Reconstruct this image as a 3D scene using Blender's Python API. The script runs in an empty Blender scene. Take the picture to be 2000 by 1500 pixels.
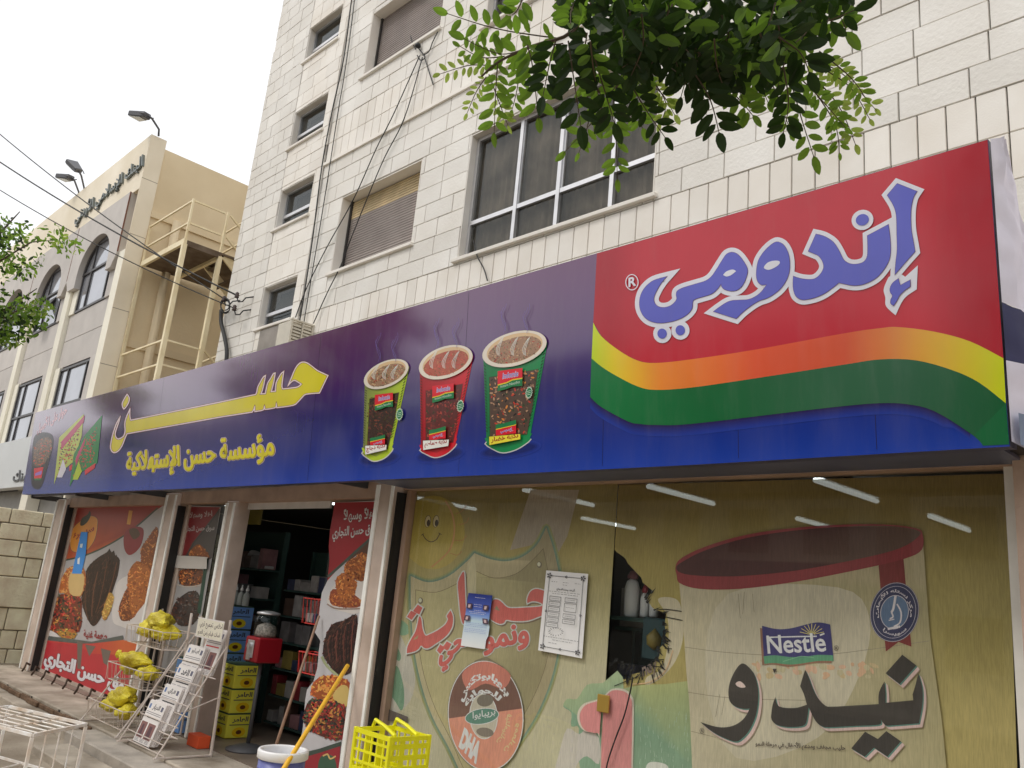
import bpy, bmesh, math, random
from mathutils import Vector, Matrix
from mathutils.geometry import tessellate_polygon
R = random.Random(7)
sc = bpy.context.scene
COL = sc.collection

# ---------------------------------------------------------------- camera
V1 = (-640.0, 1015.0); V2 = (1600.0, -5500.0)          # vanishing points of the facade (2000x1500 frame)
FP = math.sqrt(-((V1[0]-1000)*(V2[0]-1000)+(V1[1]-750)*(V2[1]-750)))
def _ray(x, y): return Vector((x-1000, y-750, FP))
EX = (-_ray(*V1)).normalized(); EZ = _ray(*V2).normalized(); EY = EZ.cross(EX)
CAM = Vector((0.0, -3.6, 1.6))
def direction(x, y):
    r = _ray(x, y); return Vector((EX.dot(r), EY.dot(r), EZ.dot(r)))
def at(x, y, Y):
    d = direction(x, y); return CAM+d*((Y-CAM.y)/d.y)
def atx(x, y, X):
    d = direction(x, y); return CAM+d*((X-CAM.x)/d.x)
def atz(x, y, Z):
    d = direction(x, y); return CAM+d*((Z-CAM.z)/d.z)
cd = bpy.data.cameras.new('camera'); cam = bpy.data.objects.new('camera', cd); COL.objects.link(cam)
cd.sensor_width = 36; cd.lens = 36*FP/2000; cd.clip_start = 0.05; cd.clip_end = 2000
_r = Vector((EX.x, EY.x, EZ.x)); _u = -Vector((EX.y, EY.y, EZ.y)); _f = Vector((EX.z, EY.z, EZ.z))
cam.matrix_world = Matrix(((_r.x, _u.x, -_f.x, CAM.x), (_r.y, _u.y, -_f.y, CAM.y), (_r.z, _u.z, -_f.z, CAM.z), (0, 0, 0, 1)))
sc.camera = cam

# ---------------------------------------------------------------- sky, sun, exposure
SUN_EL, SUN_AZ = math.radians(52), math.radians(205)     # azimuth clockwise from +Y
w = bpy.data.worlds.new('World'); sc.world = w; w.use_nodes = True
nt = w.node_tree; bg = nt.nodes['Background']
sky = nt.nodes.new('ShaderNodeTexSky'); sky.sky_type = 'NISHITA'; sky.sun_disc = False
sky.sun_elevation = SUN_EL; sky.sun_rotation = SUN_AZ; sky.dust_density = 6; sky.air_density = 1.0; sky.ozone_density = 1.0
mixw = nt.nodes.new('ShaderNodeMix'); mixw.data_type = 'RGBA'          # thin white overcast over the sky
mixw.inputs[0].default_value = 0.9; mixw.inputs[7].default_value = (7.8, 7.85, 7.95, 1)
nt.links.new(sky.outputs[0], mixw.inputs[6]); nt.links.new(mixw.outputs[2], bg.inputs[0])
bg.inputs[1].default_value = 0.15
sd = bpy.data.lights.new('sun', 'SUN'); sd.energy = 1.0; sd.angle = math.radians(14); sd.color = (1, 0.96, 0.9)
so = bpy.data.objects.new('sun', sd); COL.objects.link(so)
sdir = Vector((math.sin(SUN_AZ)*math.cos(SUN_EL), math.cos(SUN_AZ)*math.cos(SUN_EL), math.sin(SUN_EL)))
so.rotation_euler = sdir.to_track_quat('Z', 'Y').to_euler(); so.location = (0, -20, 30)
sc.view_settings.view_transform = 'Standard'; sc.view_settings.look = 'None'; sc.view_settings.gamma = 1
sc.view_settings.exposure = 0.0; sc.view_settings.use_curve_mapping = False
sc.cycles.max_bounces = 6; sc.cycles.transparent_max_bounces = 16
sc.cycles.caustics_reflective = False; sc.cycles.caustics_refractive = False

# ---------------------------------------------------------------- materials
def lin(c): c /= 255.0; return c/12.92 if c <= 0.04045 else ((c+0.055)/1.055)**2.4
def S(r, g, b, k=0.8): return (min(lin(r)/k, .92), min(lin(g)/k, .92), min(lin(b)/k, .92))
MATS = {}
def mat(name, col=(.5, .5, .5), rough=.6, metal=0, noise=None, bump=None, spec=.5, emit=None, coat=0):
    """noise=(scale, amount, detail[, tint]) varies the base colour; bump=(scale, strength)"""
    if name in MATS: return MATS[name]
    m = bpy.data.materials.new(name); m.use_nodes = True; n = m.node_tree.nodes; l = m.node_tree.links
    p = n['Principled BSDF']; p.inputs['Base Color'].default_value = (*col, 1); p.inputs['Roughness'].default_value = rough
    p.inputs['Metallic'].default_value = metal; p.inputs['Specular IOR Level'].default_value = spec
    if coat: p.inputs['Coat Weight'].default_value = coat; p.inputs['Coat Roughness'].default_value = .08
    if emit: p.inputs['Emission Color'].default_value = (*emit[:3], 1); p.inputs['Emission Strength'].default_value = emit[3]
    tc = n.new('ShaderNodeTexCoord')
    if noise:
        t = n.new('ShaderNodeTexNoise'); t.inputs['Scale'].default_value = noise[0]; t.inputs['Detail'].default_value = noise[2]
        l.new(tc.outputs['Object'], t.inputs['Vector'])
        r = n.new('ShaderNodeValToRGB'); a = noise[1]; tint = noise[3] if len(noise) > 3 else (1, 1, 1)
        r.color_ramp.elements[0].position = .3; r.color_ramp.elements[1].position = .7
        r.color_ramp.elements[0].color = (*[max(0, c*(1-a)*q) for c, q in zip(col, tint)], 1)
        r.color_ramp.elements[1].color = (*[min(1, c*(1+a)) for c in col], 1)
        l.new(t.outputs['Fac'], r.inputs[0])
        oi = n.new('ShaderNodeObjectInfo'); hs = n.new('ShaderNodeHueSaturation')
        mr = n.new('ShaderNodeMapRange'); mr.inputs[3].default_value = .95; mr.inputs[4].default_value = 1.045
        l.new(oi.outputs['Random'], mr.inputs[0]); l.new(mr.outputs[0], hs.inputs['Value']); l.new(r.outputs[0], hs.inputs['Color'])
        l.new(hs.outputs[0], p.inputs['Base Color'])
    if bump:
        t2 = n.new('ShaderNodeTexNoise'); t2.inputs['Scale'].default_value = bump[0]; t2.inputs['Detail'].default_value = 6
        l.new(tc.outputs['Object'], t2.inputs['Vector']); b = n.new('ShaderNodeBump'); b.inputs['Strength'].default_value = bump[1]
        b.inputs['Distance'].default_value = .02
        l.new(t2.outputs['Fac'], b.inputs['Height']); l.new(b.outputs[0], p.inputs['Normal'])
    MATS[name] = m; return m
def printmat(name, rough=.4, spec=.5, through=0.0, grime=.12, scale=3.0, weave=0, coat=0, dust=0):
    """flat print: colour comes from the mesh's colour attribute, with a little dirt"""
    if name in MATS: return MATS[name]
    m = bpy.data.materials.new(name); m.use_nodes = True; n = m.node_tree.nodes; l = m.node_tree.links
    p = n['Principled BSDF']; p.inputs['Roughness'].default_value = rough; p.inputs['Specular IOR Level'].default_value = spec
    a = n.new('ShaderNodeAttribute'); a.attribute_name = 'Col'
    tc = n.new('ShaderNodeTexCoord'); t = n.new('ShaderNodeTexNoise'); t.inputs['Scale'].default_value = scale; t.inputs['Detail'].default_value = 8
    l.new(tc.outputs['Object'], t.inputs['Vector'])
    mr = n.new('ShaderNodeMapRange'); mr.inputs[1].default_value = .35; mr.inputs[2].default_value = .7; mr.inputs[3].default_value = 1-grime; mr.inputs[4].default_value = 1.0
    l.new(t.outputs['Fac'], mr.inputs[0])
    mx = n.new('ShaderNodeMix'); mx.data_type = 'RGBA'; mx.blend_type = 'MULTIPLY'; mx.inputs[0].default_value = 1
    l.new(a.outputs['Color'], mx.inputs[6]); l.new(mr.outputs[0], mx.inputs[7])
    last = mx.outputs[2]
    if weave:
        mp = n.new('ShaderNodeMapping'); mp.inputs['Scale'].default_value = (weave, 1, weave*.07)
        l.new(tc.outputs['Object'], mp.inputs['Vector']); t3 = n.new('ShaderNodeTexNoise'); t3.inputs['Scale'].default_value = 1; t3.inputs['Detail'].default_value = 3
        l.new(mp.outputs[0], t3.inputs['Vector'])
        m3 = n.new('ShaderNodeMapRange'); m3.inputs[1].default_value = .3; m3.inputs[2].default_value = .7; m3.inputs[3].default_value = .82; m3.inputs[4].default_value = 1.06
        l.new(t3.outputs['Fac'], m3.inputs[0]); mx3 = n.new('ShaderNodeMix'); mx3.data_type = 'RGBA'; mx3.blend_type = 'MULTIPLY'; mx3.inputs[0].default_value = 1
        l.new(last, mx3.inputs[6]); l.new(m3.outputs[0], mx3.inputs[7]); last = mx3.outputs[2]
    if coat: p.inputs['Coat Weight'].default_value = coat; p.inputs['Coat Roughness'].default_value = rough*.8
    if dust:       # pale dust film, runs and scratches stretched downwards
        mpd = n.new('ShaderNodeMapping'); mpd.inputs['Scale'].default_value = (5, 1, .8); l.new(tc.outputs['Object'], mpd.inputs['Vector'])
        td = n.new('ShaderNodeTexNoise'); td.inputs['Scale'].default_value = 2.2; td.inputs['Detail'].default_value = 9; td.inputs['Roughness'].default_value = .65; l.new(mpd.outputs[0], td.inputs['Vector'])
        md_ = n.new('ShaderNodeMapRange'); md_.inputs[1].default_value = .48; md_.inputs[2].default_value = .75; md_.inputs[4].default_value = dust; l.new(td.outputs['Fac'], md_.inputs[0])
        mxd = n.new('ShaderNodeMix'); mxd.data_type = 'RGBA'; mxd.inputs[7].default_value = (.36, .32, .30, 1); l.new(md_.outputs[0], mxd.inputs[0]); l.new(last, mxd.inputs[6]); last = mxd.outputs[2]
        mrr = n.new('ShaderNodeMapRange'); mrr.inputs[1].default_value = .3; mrr.inputs[2].default_value = .75; mrr.inputs[3].default_value = rough*.8; mrr.inputs[4].default_value = rough*1.6; l.new(td.outputs['Fac'], mrr.inputs[0]); l.new(mrr.outputs[0], p.inputs['Roughness'])
    l.new(last, p.inputs['Base Color'])
    if through:
        tr = n.new('ShaderNodeBsdfTransparent'); ms = n.new('ShaderNodeMixShader'); ms.inputs[0].default_value = through
        l.new(p.outputs[0], ms.inputs[1]); l.new(tr.outputs[0], ms.inputs[2]); l.new(ms.outputs[0], n['Material Output'].inputs['Surface'])
    MATS[name] = m; return m
def glassmat(name, tint=(1, 1, 1), rough=0.02, through=.985):
    """thin pane: mostly clear, reflecting by Fresnel"""
    if name in MATS: return MATS[name]
    m = bpy.data.materials.new(name); m.use_nodes = True; n = m.node_tree.nodes; l = m.node_tree.links
    n.remove(n['Principled BSDF'])
    tr = n.new('ShaderNodeBsdfTransparent'); tr.inputs[0].default_value = (*[c*through for c in tint], 1)
    gl = n.new('ShaderNodeBsdfGlossy'); gl.inputs['Roughness'].default_value = rough; gl.inputs['Color'].default_value = (.9, .95, .95, 1)
    fr = n.new('ShaderNodeFresnel'); fr.inputs['IOR'].default_value = 1.45; ms = n.new('ShaderNodeMixShader')
    ge = n.new('ShaderNodeNewGeometry'); iv = n.new('ShaderNodeMath'); iv.operation = 'SUBTRACT'; iv.inputs[0].default_value = 1; l.new(ge.outputs['Backfacing'], iv.inputs[1])
    mu = n.new('ShaderNodeMath'); mu.operation = 'MULTIPLY'; l.new(fr.outputs[0], mu.inputs[0]); l.new(iv.outputs[0], mu.inputs[1])
    l.new(mu.outputs[0], ms.inputs[0]); l.new(tr.outputs[0], ms.inputs[1]); l.new(gl.outputs[0], ms.inputs[2])
    l.new(ms.outputs[0], n['Material Output'].inputs['Surface']); MATS[name] = m; return m

# ---------------------------------------------------------------- object helpers
def tag(o, label=None, cat=None, group=None, kind=None):
    if label: o['label'] = label
    if cat: o['category'] = cat
    if group: o['group'] = group
    if kind: o['kind'] = kind
    return o
def thing(name, loc, label, cat, group=None):
    o = bpy.data.objects.new(name, None); o.empty_display_size = .1; o.location = loc; COL.objects.link(o)
    return tag(o, label, cat, group)
def place(o, parent):
    if parent is not None:
        o.parent = parent
        if parent.type == 'EMPTY': o.location = -Vector(parent.location)
    return o
class MB:
    """collects shapes in world coordinates; build() links them as one mesh"""
    def __init__(s): s.v = []; s.f = []; s.smooth = False
    def add(s, vs, fs):
        b = len(s.v); s.v += [tuple(v) for v in vs]; s.f += [[b+i for i in f] for f in fs]; return s
    def box(s, x0, x1, y0, y1, z0, z1):
        return s.add([(x, y, z) for x in (x0, x1) for y in (y0, y1) for z in (z0, z1)],
                     [(0, 1, 3, 2), (4, 6, 7, 5), (0, 4, 5, 1), (2, 3, 7, 6), (0, 2, 6, 4), (1, 5, 7, 3)])
    def hexa(s, p):   # 8 points: 4 of one end, 4 of the other
        return s.add(p, [(0, 3, 2, 1), (4, 5, 6, 7), (0, 1, 5, 4), (1, 2, 6, 5), (2, 3, 7, 6), (3, 0, 4, 7)])
    def bar(s, a, b, wd, h=None, up=(0, 0, 1)):
        a, b = Vector(a), Vector(b); h = h or wd; d = (b-a).normalized(); u = Vector(up)
        if abs(d.dot(u)) > .98: u = Vector((0, 1, 0))
        x = d.cross(u).normalized()*wd/2; y = d.cross(x).normalized()*h/2
        return s.hexa([a+x+y, a-x+y, a-x-y, a+x-y, b+x+y, b-x+y, b-x-y, b+x-y])
    def tube(s, pts, r, n=8, cap=True):
        pts = [Vector(p) for p in pts]; rs = r if isinstance(r, (list, tuple)) else [r]*len(pts); base = len(s.v); prev = None
        for i, p in enumerate(pts):
            d = (pts[min(i+1, len(pts)-1)]-pts[max(i-1, 0)]).normalized()
            if prev is None:
                u = Vector((0, 0, 1)) if abs(d.z) < .9 else Vector((1, 0, 0)); x = d.cross(u).normalized()
            else:
                x = (prev-d*prev.dot(d)).normalized()
            prev = x; y = d.cross(x)
            s.v += [tuple(p+(x*math.cos(2*math.pi*k/n)+y*math.sin(2*math.pi*k/n))*rs[i]) for k in range(n)]
        for i in range(len(pts)-1):
            for k in range(n):
                a = base+i*n+k; b = base+i*n+(k+1) % n; s.f.append([a, b, b+n, a+n])
        if cap: s.f.append([base+k for k in range(n)][::-1]); s.f.append([base+(len(pts)-1)*n+k for k in range(n)])
        return s
    def lathe(s, c, prof, n=24, cap=True):     # prof [(r,z)]
        base = len(s.v); c = Vector(c)
        for r, z in prof: s.v += [(c.x+r*math.cos(2*math.pi*k/n), c.y+r*math.sin(2*math.pi*k/n), c.z+z) for k in range(n)]
        for i in range(len(prof)-1):
            for k in range(n):
                a = base+i*n+k; b = base+i*n+(k+1) % n; s.f.append([a, b, b+n, a+n])
        if cap: s.f.append([base+k for k in range(n)][::-1]); s.f.append([base+(len(prof)-1)*n+k for k in range(n)])
        return s
    def build(s, name, m=None, parent=None, smooth=False, bevel=0):
        me = bpy.data.meshes.new(name); me.from_pydata(s.v, [], s.f); me.update()
        if bevel:
            bm = bmesh.new(); bm.from_mesh(me); bmesh.ops.bevel(bm, geom=bm.edges[:], offset=bevel, segments=1, affect='EDGES'); bm.to_mesh(me); bm.free()
        if smooth:
            for p in me.polygons: p.use_smooth = True
        if m: me.materials.append(m)
        o = bpy.data.objects.new(name, me); COL.objects.link(o); return place(o, parent)
def box(name, x0, x1, y0, y1, z0, z1, m, parent=None, bevel=0): return MB().box(x0, x1, y0, y1, z0, z1).build(name, m, parent, bevel=bevel)
def copy_tree(o, parent=None, loc=None):
    c = o.copy(); COL.objects.link(c); c.parent = parent
    if loc is not None: c.location = loc
    for ch in o.children: copy_tree(ch, c)
    return c

# ---------------------------------------------------------------- Arabic lettering
_AR = {'ء': (0xFE80, 1), 'آ': (0xFE81, 2), 'أ': (0xFE83, 2), 'ؤ': (0xFE85, 2), 'إ': (0xFE87, 2), 'ئ': (0xFE89, 4), 'ا': (0xFE8D, 2), 'ب': (0xFE8F, 4), 'ة': (0xFE93, 2),
       'ت': (0xFE95, 4), 'ث': (0xFE99, 4), 'ج': (0xFE9D, 4), 'ح': (0xFEA1, 4), 'خ': (0xFEA5, 4), 'د': (0xFEA9, 2), 'ذ': (0xFEAB, 2), 'ر': (0xFEAD, 2), 'ز': (0xFEAF, 2),
       'س': (0xFEB1, 4), 'ش': (0xFEB5, 4), 'ص': (0xFEB9, 4), 'ض': (0xFEBD, 4), 'ط': (0xFEC1, 4), 'ظ': (0xFEC5, 4), 'ع': (0xFEC9, 4), 'غ': (0xFECD, 4), 'ف': (0xFED1, 4),
       'ق': (0xFED5, 4), 'ك': (0xFED9, 4), 'ل': (0xFEDD, 4), 'م': (0xFEE1, 4), 'ن': (0xFEE5, 4), 'ه': (0xFEE9, 4), 'و': (0xFEED, 2), 'ى': (0xFEEF, 2), 'ي': (0xFEF1, 4),
       '\u0001': (0xFEF9, 2), '\u0002': (0xFEF7, 2), '\u0003': (0xFEFB, 2)}
def shape(s):
    if not any(c in _AR for c in s): return s
    s = s.replace('لإ', '\u0001').replace('لأ', '\u0002').replace('لا', '\u0003'); out = []
    for i, c in enumerate(s):
        if c not in _AR: out.append(c); continue
        b, n = _AR[c]
        prev = i > 0 and s[i-1] in _AR and _AR[s[i-1]][1] == 4
        nxt = i+1 < len(s) and s[i+1] in _AR and _AR[s[i+1]][1] >= 2 and n == 4
        out.append(chr(b+((3 if nxt else 1) if prev else (2 if nxt else 0))))
    return ''.join(reversed(out))
_TC = {}
def text_mesh(body, grow=0.0):
    """glyph outlines as triangles in a unit box: (verts2d, faces, island ids, aspect)"""
    k = (body, round(grow, 4))
    if k in _TC: return _TC[k]
    c = bpy.data.curves.new('t', 'FONT'); c.body = shape(body); c.size = 1; c.offset = grow; c.resolution_u = 3
    o = bpy.data.objects.new('t', c); COL.objects.link(o)
    dg = bpy.context.evaluated_depsgraph_get(); me = bpy.data.meshes.new_from_object(o.evaluated_get(dg))
    vs = [(v.co.x, v.co.y) for v in me.vertices]; fs = [list(p.vertices) for p in me.polygons]
    bpy.data.objects.remove(o); bpy.data.curves.remove(c); bpy.data.meshes.remove(me)
    par = list(range(len(vs)))
    def find(a):
        while par[a] != a: par[a] = par[par[a]]; a = par[a]
        return a
    for f in fs:
        for i in f[1:]: par[find(i)] = find(f[0])
    ids = {}; isl = [ids.setdefault(find(i), len(ids)) for i in range(len(vs))]
    _TC[k] = (vs, fs, isl); return _TC[k]

# ---------------------------------------------------------------- flat print on a plane
class Plane:
    def __init__(s, o, n):
        s.o = Vector(o); s.n = Vector(n).normalized(); s.u = Vector((0, 0, 1)).cross(s.n).normalized(); s.v = s.n.cross(s.u)
    def px(s, x, y):
        d = direction(x, y); k = (s.o-CAM).dot(s.n)/d.dot(s.n); p = CAM+d*k-s.o; return (p.dot(s.u), p.dot(s.v))
    def xyz(s, u, v, off): return s.o+s.u*u+s.v*v+s.n*off
def smooth(pts, k=5):
    """closed Catmull-Rom; a point (x,y,1) is a corner"""
    n = len(pts); out = []
    for i in range(n):
        p1, p2 = pts[i], pts[(i+1) % n]; p0 = pts[i-1] if len(p1) < 3 else p1; p3 = pts[(i+2) % n] if len(p2) < 3 else p2
        for j in range(k):
            t = j/k; out.append(tuple(.5*((2*p1[a])+(-p0[a]+p2[a])*t+(2*p0[a]-5*p1[a]+4*p2[a]-p3[a])*t*t+(-p0[a]+3*p1[a]-3*p2[a]+p3[a])*t**3) for a in (0, 1)))
    return out
def spline(pts, k=5):
    out = []
    for i in range(len(pts)-1):
        p1, p2 = pts[i], pts[i+1]; p0 = pts[max(i-1, 0)]; p3 = pts[min(i+2, len(pts)-1)]
        for j in range(k):
            t = j/k; out.append(tuple(.5*((2*p1[a])+(-p0[a]+p2[a])*t+(2*p0[a]-5*p1[a]+4*p2[a]-p3[a])*t*t+(-p0[a]+3*p1[a]-3*p2[a]+p3[a])*t**3) for a in (0, 1)))
    return out+[tuple(pts[-1][:2])]
def Z(ox, oy, s, pts): return [(ox+s*p[0], oy+s*p[1])+tuple(p[2:]) for p in pts]
def ell(cx, cy, rx, ry, rot=0, n=28, a0=0, a1=360):
    c, s_ = math.cos(math.radians(rot)), math.sin(math.radians(rot)); o = []
    full = abs(a1-a0) >= 360
    for i in range(n if full else n+1):
        a = math.radians(a0+(a1-a0)*i/n); x, y = rx*math.cos(a), ry*math.sin(a); o.append((cx+x*c-y*s_, cy+x*s_+y*c))
    return o
def inside(p, poly):
    r = False; j = len(poly)-1
    for i in range(len(poly)):
        if (poly[i][1] > p[1]) != (poly[j][1] > p[1]) and p[0] < (poly[j][0]-poly[i][0])*(p[1]-poly[i][1])/(poly[j][1]-poly[i][1])+poly[i][0]: r = not r
        j = i
    return r
class Canvas:
    """painter's-order flat print: every shape lies a hair in front of the one before"""
    def __init__(s, plane, start=.0005, step=.00012): s.p = plane; s.v = []; s.f = []; s.c = []; s.z = start; s.step = step
    def _add(s, uvs, faces, cols, dz=None):
        b = len(s.v); s.v += [tuple(s.p.xyz(u, v, s.z+(dz[i] if dz else 0))) for i, (u, v) in enumerate(uvs)]
        for f in faces:
            s.f.append([b+i for i in f]); s.c += [cols[i] if isinstance(cols, list) else cols for i in f]
    def poly(s, pts, col, holes=()):
        loops = [[s.p.px(*q[:2]) for q in L] for L in (pts, *holes)]
        flat = [q for L in loops for q in L]
        tri = tessellate_polygon([[Vector((u, v, 0)) for u, v in L] for L in loops])
        cols = [col(*q[:2]) for L in (pts, *holes) for q in L] if callable(col) else col
        s._add(flat, [list(t) for t in tri], cols); s.z += s.step
    def strip(s, A, B, col):
        n = len(A); uv = [s.p.px(*q[:2]) for q in A]+[s.p.px(*q[:2]) for q in B]
        cols = [col(*q[:2]) for q in list(A)+list(B)] if callable(col) else col
        if isinstance(col, tuple) and isinstance(col[0], tuple): cols = [col[0]]*n+[col[1]]*n
        s._add(uv, [[i, i+1, n+i+1, n+i] for i in range(n-1)], cols); s.z += s.step
    def stroke(s, pts, wpx, col, closed=False, miter=True):
        P = [Vector(q[:2]) for q in pts]; P = [q for i, q in enumerate(P) if i == 0 or (q-P[i-1]).length > .05]; n = len(P); h = wpx/2; m = n if closed else n-1
        N = []
        for i in range(m):
            d = (P[(i+1) % n]-P[i]); d = d.normalized() if d.length else Vector((1, 0)); N.append(Vector((-d.y, d.x)))
        for i in range(m):
            a, b = P[i], P[(i+1) % n]; q = [a+N[i]*h, b+N[i]*h, b-N[i]*h, a-N[i]*h]
            dz = [(i % 5)*.00001]*4; s._add([s.p.px(*x) for x in q], [(0, 1, 2, 3)], col, dz)
        for i in range(m):
            j = (i+1) % m
            if not closed and j == 0: continue
            v = P[(i+1) % n]; a, b = N[i], N[j]; cr = a.x*b.y-a.y*b.x; sg = -1 if cr > 0 else 1
            mid = a+b
            if mid.length < .05: continue
            k = h/max(mid.normalized().dot(a), .3); tip = v+mid.normalized()*k*sg
            if not miter and mid.normalized().dot(a) < .85: tip = v+mid.normalized()*h*sg
            s._add([s.p.px(*x) for x in (v, v+a*h*sg, tip, v+b*h*sg)], [(0, 1, 2, 3)], col, [(5+i % 3)*.00001]*4)
        s.z += s.step+.00006
    def text(s, body, p0, p1, p2, col, grow=0.0, ref=None):
        """fit the glyph box to lower-left p0, lower-right p1, upper-left p2 (pixels on the plane)"""
        vs, fs, isl = text_mesh(body, grow)
        if not vs: return
        rv = text_mesh(body, 0.0)[0] if grow else vs
        x0, x1 = min(q[0] for q in rv), max(q[0] for q in rv); y0, y1 = min(q[1] for q in rv), max(q[1] for q in rv)
        a, b, c = (Vector(s.p.px(*q)) for q in (p0, p1, p2))
        uv = [tuple(a+(b-a)*((x-x0)/(x1-x0))+(c-a)*((y-y0)/(y1-y0))) for x, y in vs]
        s._add(uv, fs, col, [(i % 6)*.00002 for i in isl]); s.z += s.step+.0001
    def btext(s, body, p0, p1, p2, col, r, n=10):
        """heavy lettering: the glyphs repeated round a small circle of radius r pixels"""
        for i in range(n+1):
            a = 2*math.pi*i/n; dx, dy = (r*math.cos(a), r*math.sin(a)) if i < n else (0, 0); z = s.z
            s.text(body, *[(q[0]+dx, q[1]+dy) for q in (p0, p1, p2)], col); s.z = z+.00014
        s.z += .0001
    def blotches(s, poly, n, size, cols, rnd=None, stretch=2.0, ang=None, shade=0):
        rnd = rnd or R; xs = [q[0] for q in poly]; ys = [q[1] for q in poly]; k = 0; z0 = s.z
        for _ in range(n*4):
            p = (rnd.uniform(min(xs), max(xs)), rnd.uniform(min(ys), max(ys)))
            if not inside(p, poly): continue
            r = size*rnd.uniform(.5, 1.3); a = rnd.uniform(0, 180) if ang is None else ang+rnd.uniform(-25, 25)
            e = ell(p[0], p[1], r, r/stretch, a, 6); s.z = z0+(k % 12)*.00002
            cc = rnd.choice(cols)
            if shade:      # the photographed food is lit from its upper left
                rel = ((p[0]-min(xs))/(max(xs)-min(xs)+1e-6)+(p[1]-min(ys))/(max(ys)-min(ys)+1e-6))/2; f = 1+shade*(.5-rel)*2*rnd.uniform(.5, 1.1); f *= 1.5 if rnd.random() < .06*(1-rel) else 1; cc = tuple(min(.9, max(0, x*f)) for x in cc)
            uv = [s.p.px(*q) for q in e]; s._add(uv, [list(range(6))], cc); k += 1
            if k >= n: break
        s.z = z0+.0003
    def build(s, name, m, parent=None):
        me = bpy.data.meshes.new(name); me.from_pydata(s.v, [], s.f)
        ca = me.color_attributes.new('Col', 'FLOAT_COLOR', 'CORNER')
        ca.data.foreach_set('color', [x for c in s.c for x in (*c, 1.0)]); me.update(); me.materials.append(m)
        o = bpy.data.objects.new(name, me); COL.objects.link(o); return place(o, parent)
# ================================================================ THE SETTING
M_stone = mat('cut_limestone', S(214, 211, 205, .82), .85, noise=(1.3, .07, 7, (1, .98, .95)), bump=(30, .26))
M_stone2 = mat('smooth_limestone', S(218, 214, 207, .82), .8, noise=(1.6, .07, 5, (1, .97, .93)), bump=(60, .1))
M_joint = mat('grey_mortar', (.17, .155, .14), .95)
M_concrete = mat('worn_concrete', (.40, .35, .285), .9, noise=(2.6, .42, 9, (1, .93, .84)), bump=(20, .6))
M_asph = mat('asphalt', (.055, .054, .052), .9, noise=(9, .25, 8), bump=(90, .5))
M_pave = mat('dusty_pavement', (.40, .345, .275), .92, noise=(1.4, .38, 9, (1, .93, .84)), bump=(24, .6))
M_alu = mat('aluminium', (.66, .66, .67), .38, .75, noise=(6, .08, 4))
M_aluw = mat('painted_aluminium', (.70, .69, .68), .45, noise=(6, .08, 5))
M_dark = mat('dark_steel', (.035, .032, .03), .55)
M_black = mat('black_rubber', (.012, .012, .012), .5)
M_glass = glassmat('window_glass', (.985, 1, .995))
M_tint = mat('tinted_glass', (.035, .04, .045), .06, spec=.8)
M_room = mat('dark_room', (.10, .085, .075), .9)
M_curtain = mat('grey_curtain', (.52, .46, .38), .95, noise=(3, .35, 5))

ground = MB().add([(-300, -300, -.34), (300, -300, -.34), (300, 300, -.34), (-300, 300, -.34)], [(0, 1, 2, 3)]).build('ground', mat('dry_earth', (.30, .25, .19), .95, noise=(.5, .2, 8)))
tag(ground, kind='structure')
road = MB().add([(-120, -16, -.332), (60, -16, -.332), (60, -5.2, -.332), (-120, -5.2, -.332)], [(0, 1, 2, 3)]).build('road', M_asph); tag(road, kind='structure')
for i in range(12):
    MB().add([(-60+i*8, -10.7, -.326), (-57+i*8, -10.7, -.326), (-57+i*8, -10.55, -.326), (-60+i*8, -10.55, -.326)], [(0, 1, 2, 3)]).build('lane_mark', mat('road_paint', (.7, .7, .68), .7, noise=(12, .2, 6)), road)
walk = MB().box(-120, 60, -5.0, 6.0, -.3, -.17).build('pavement', M_pave); tag(walk, kind='structure')
kerb = MB()
for i in range(90): kerb.box(-60+i*1.0+.008, -59+i*1.0-.008, -5.22, -5.0, -.34, -.155)
kerb.build('kerb', M_concrete, walk)
far_walk = MB().box(-120, 60, -30, -16, -.34, -.19).build('far_pavement', M_pave); tag(far_walk, kind='structure')
# platform in front of the shop: a slab with a worn front edge and a lower block by the door
plat = MB().box(-14.2, .4, -.12, .45, -.3, 0.0).build('shop_platform', M_concrete, bevel=.012); tag(plat, kind='structure')
rr_ = random.Random(9); rustf = mat('rusty_broken_edge', (.16, .10, .06), .95, noise=(7, .5, 8, (1, .85, .7)), bump=(16, 1.0)); xx = -14.1
while xx < -9.3:      # broken, rust-stained face of the slab
    ln = rr_.uniform(.25, .6); box('broken_facing', xx, xx+ln-.02, -.121-rr_.uniform(.015, .05), -.1195, -.084, -.018-rr_.uniform(0, .02), rustf, plat, bevel=.008); xx += ln
MB().box(-14.2, -9.15, -.30, -.12, -.3, -.085).build('step', M_concrete, plat, bevel=.01)
MB().box(-9.1, -3.0, -.42, -.125, -.3, -.02).build('step', mat('pale_concrete', (.46, .41, .35), .9, noise=(4, .25, 8), bump=(30, .4)), plat, bevel=.012)
MB().box(-8.9, -3.0, -.75, -.425, -.3, -.1).build('step', M_concrete, plat, bevel=.012)

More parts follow.
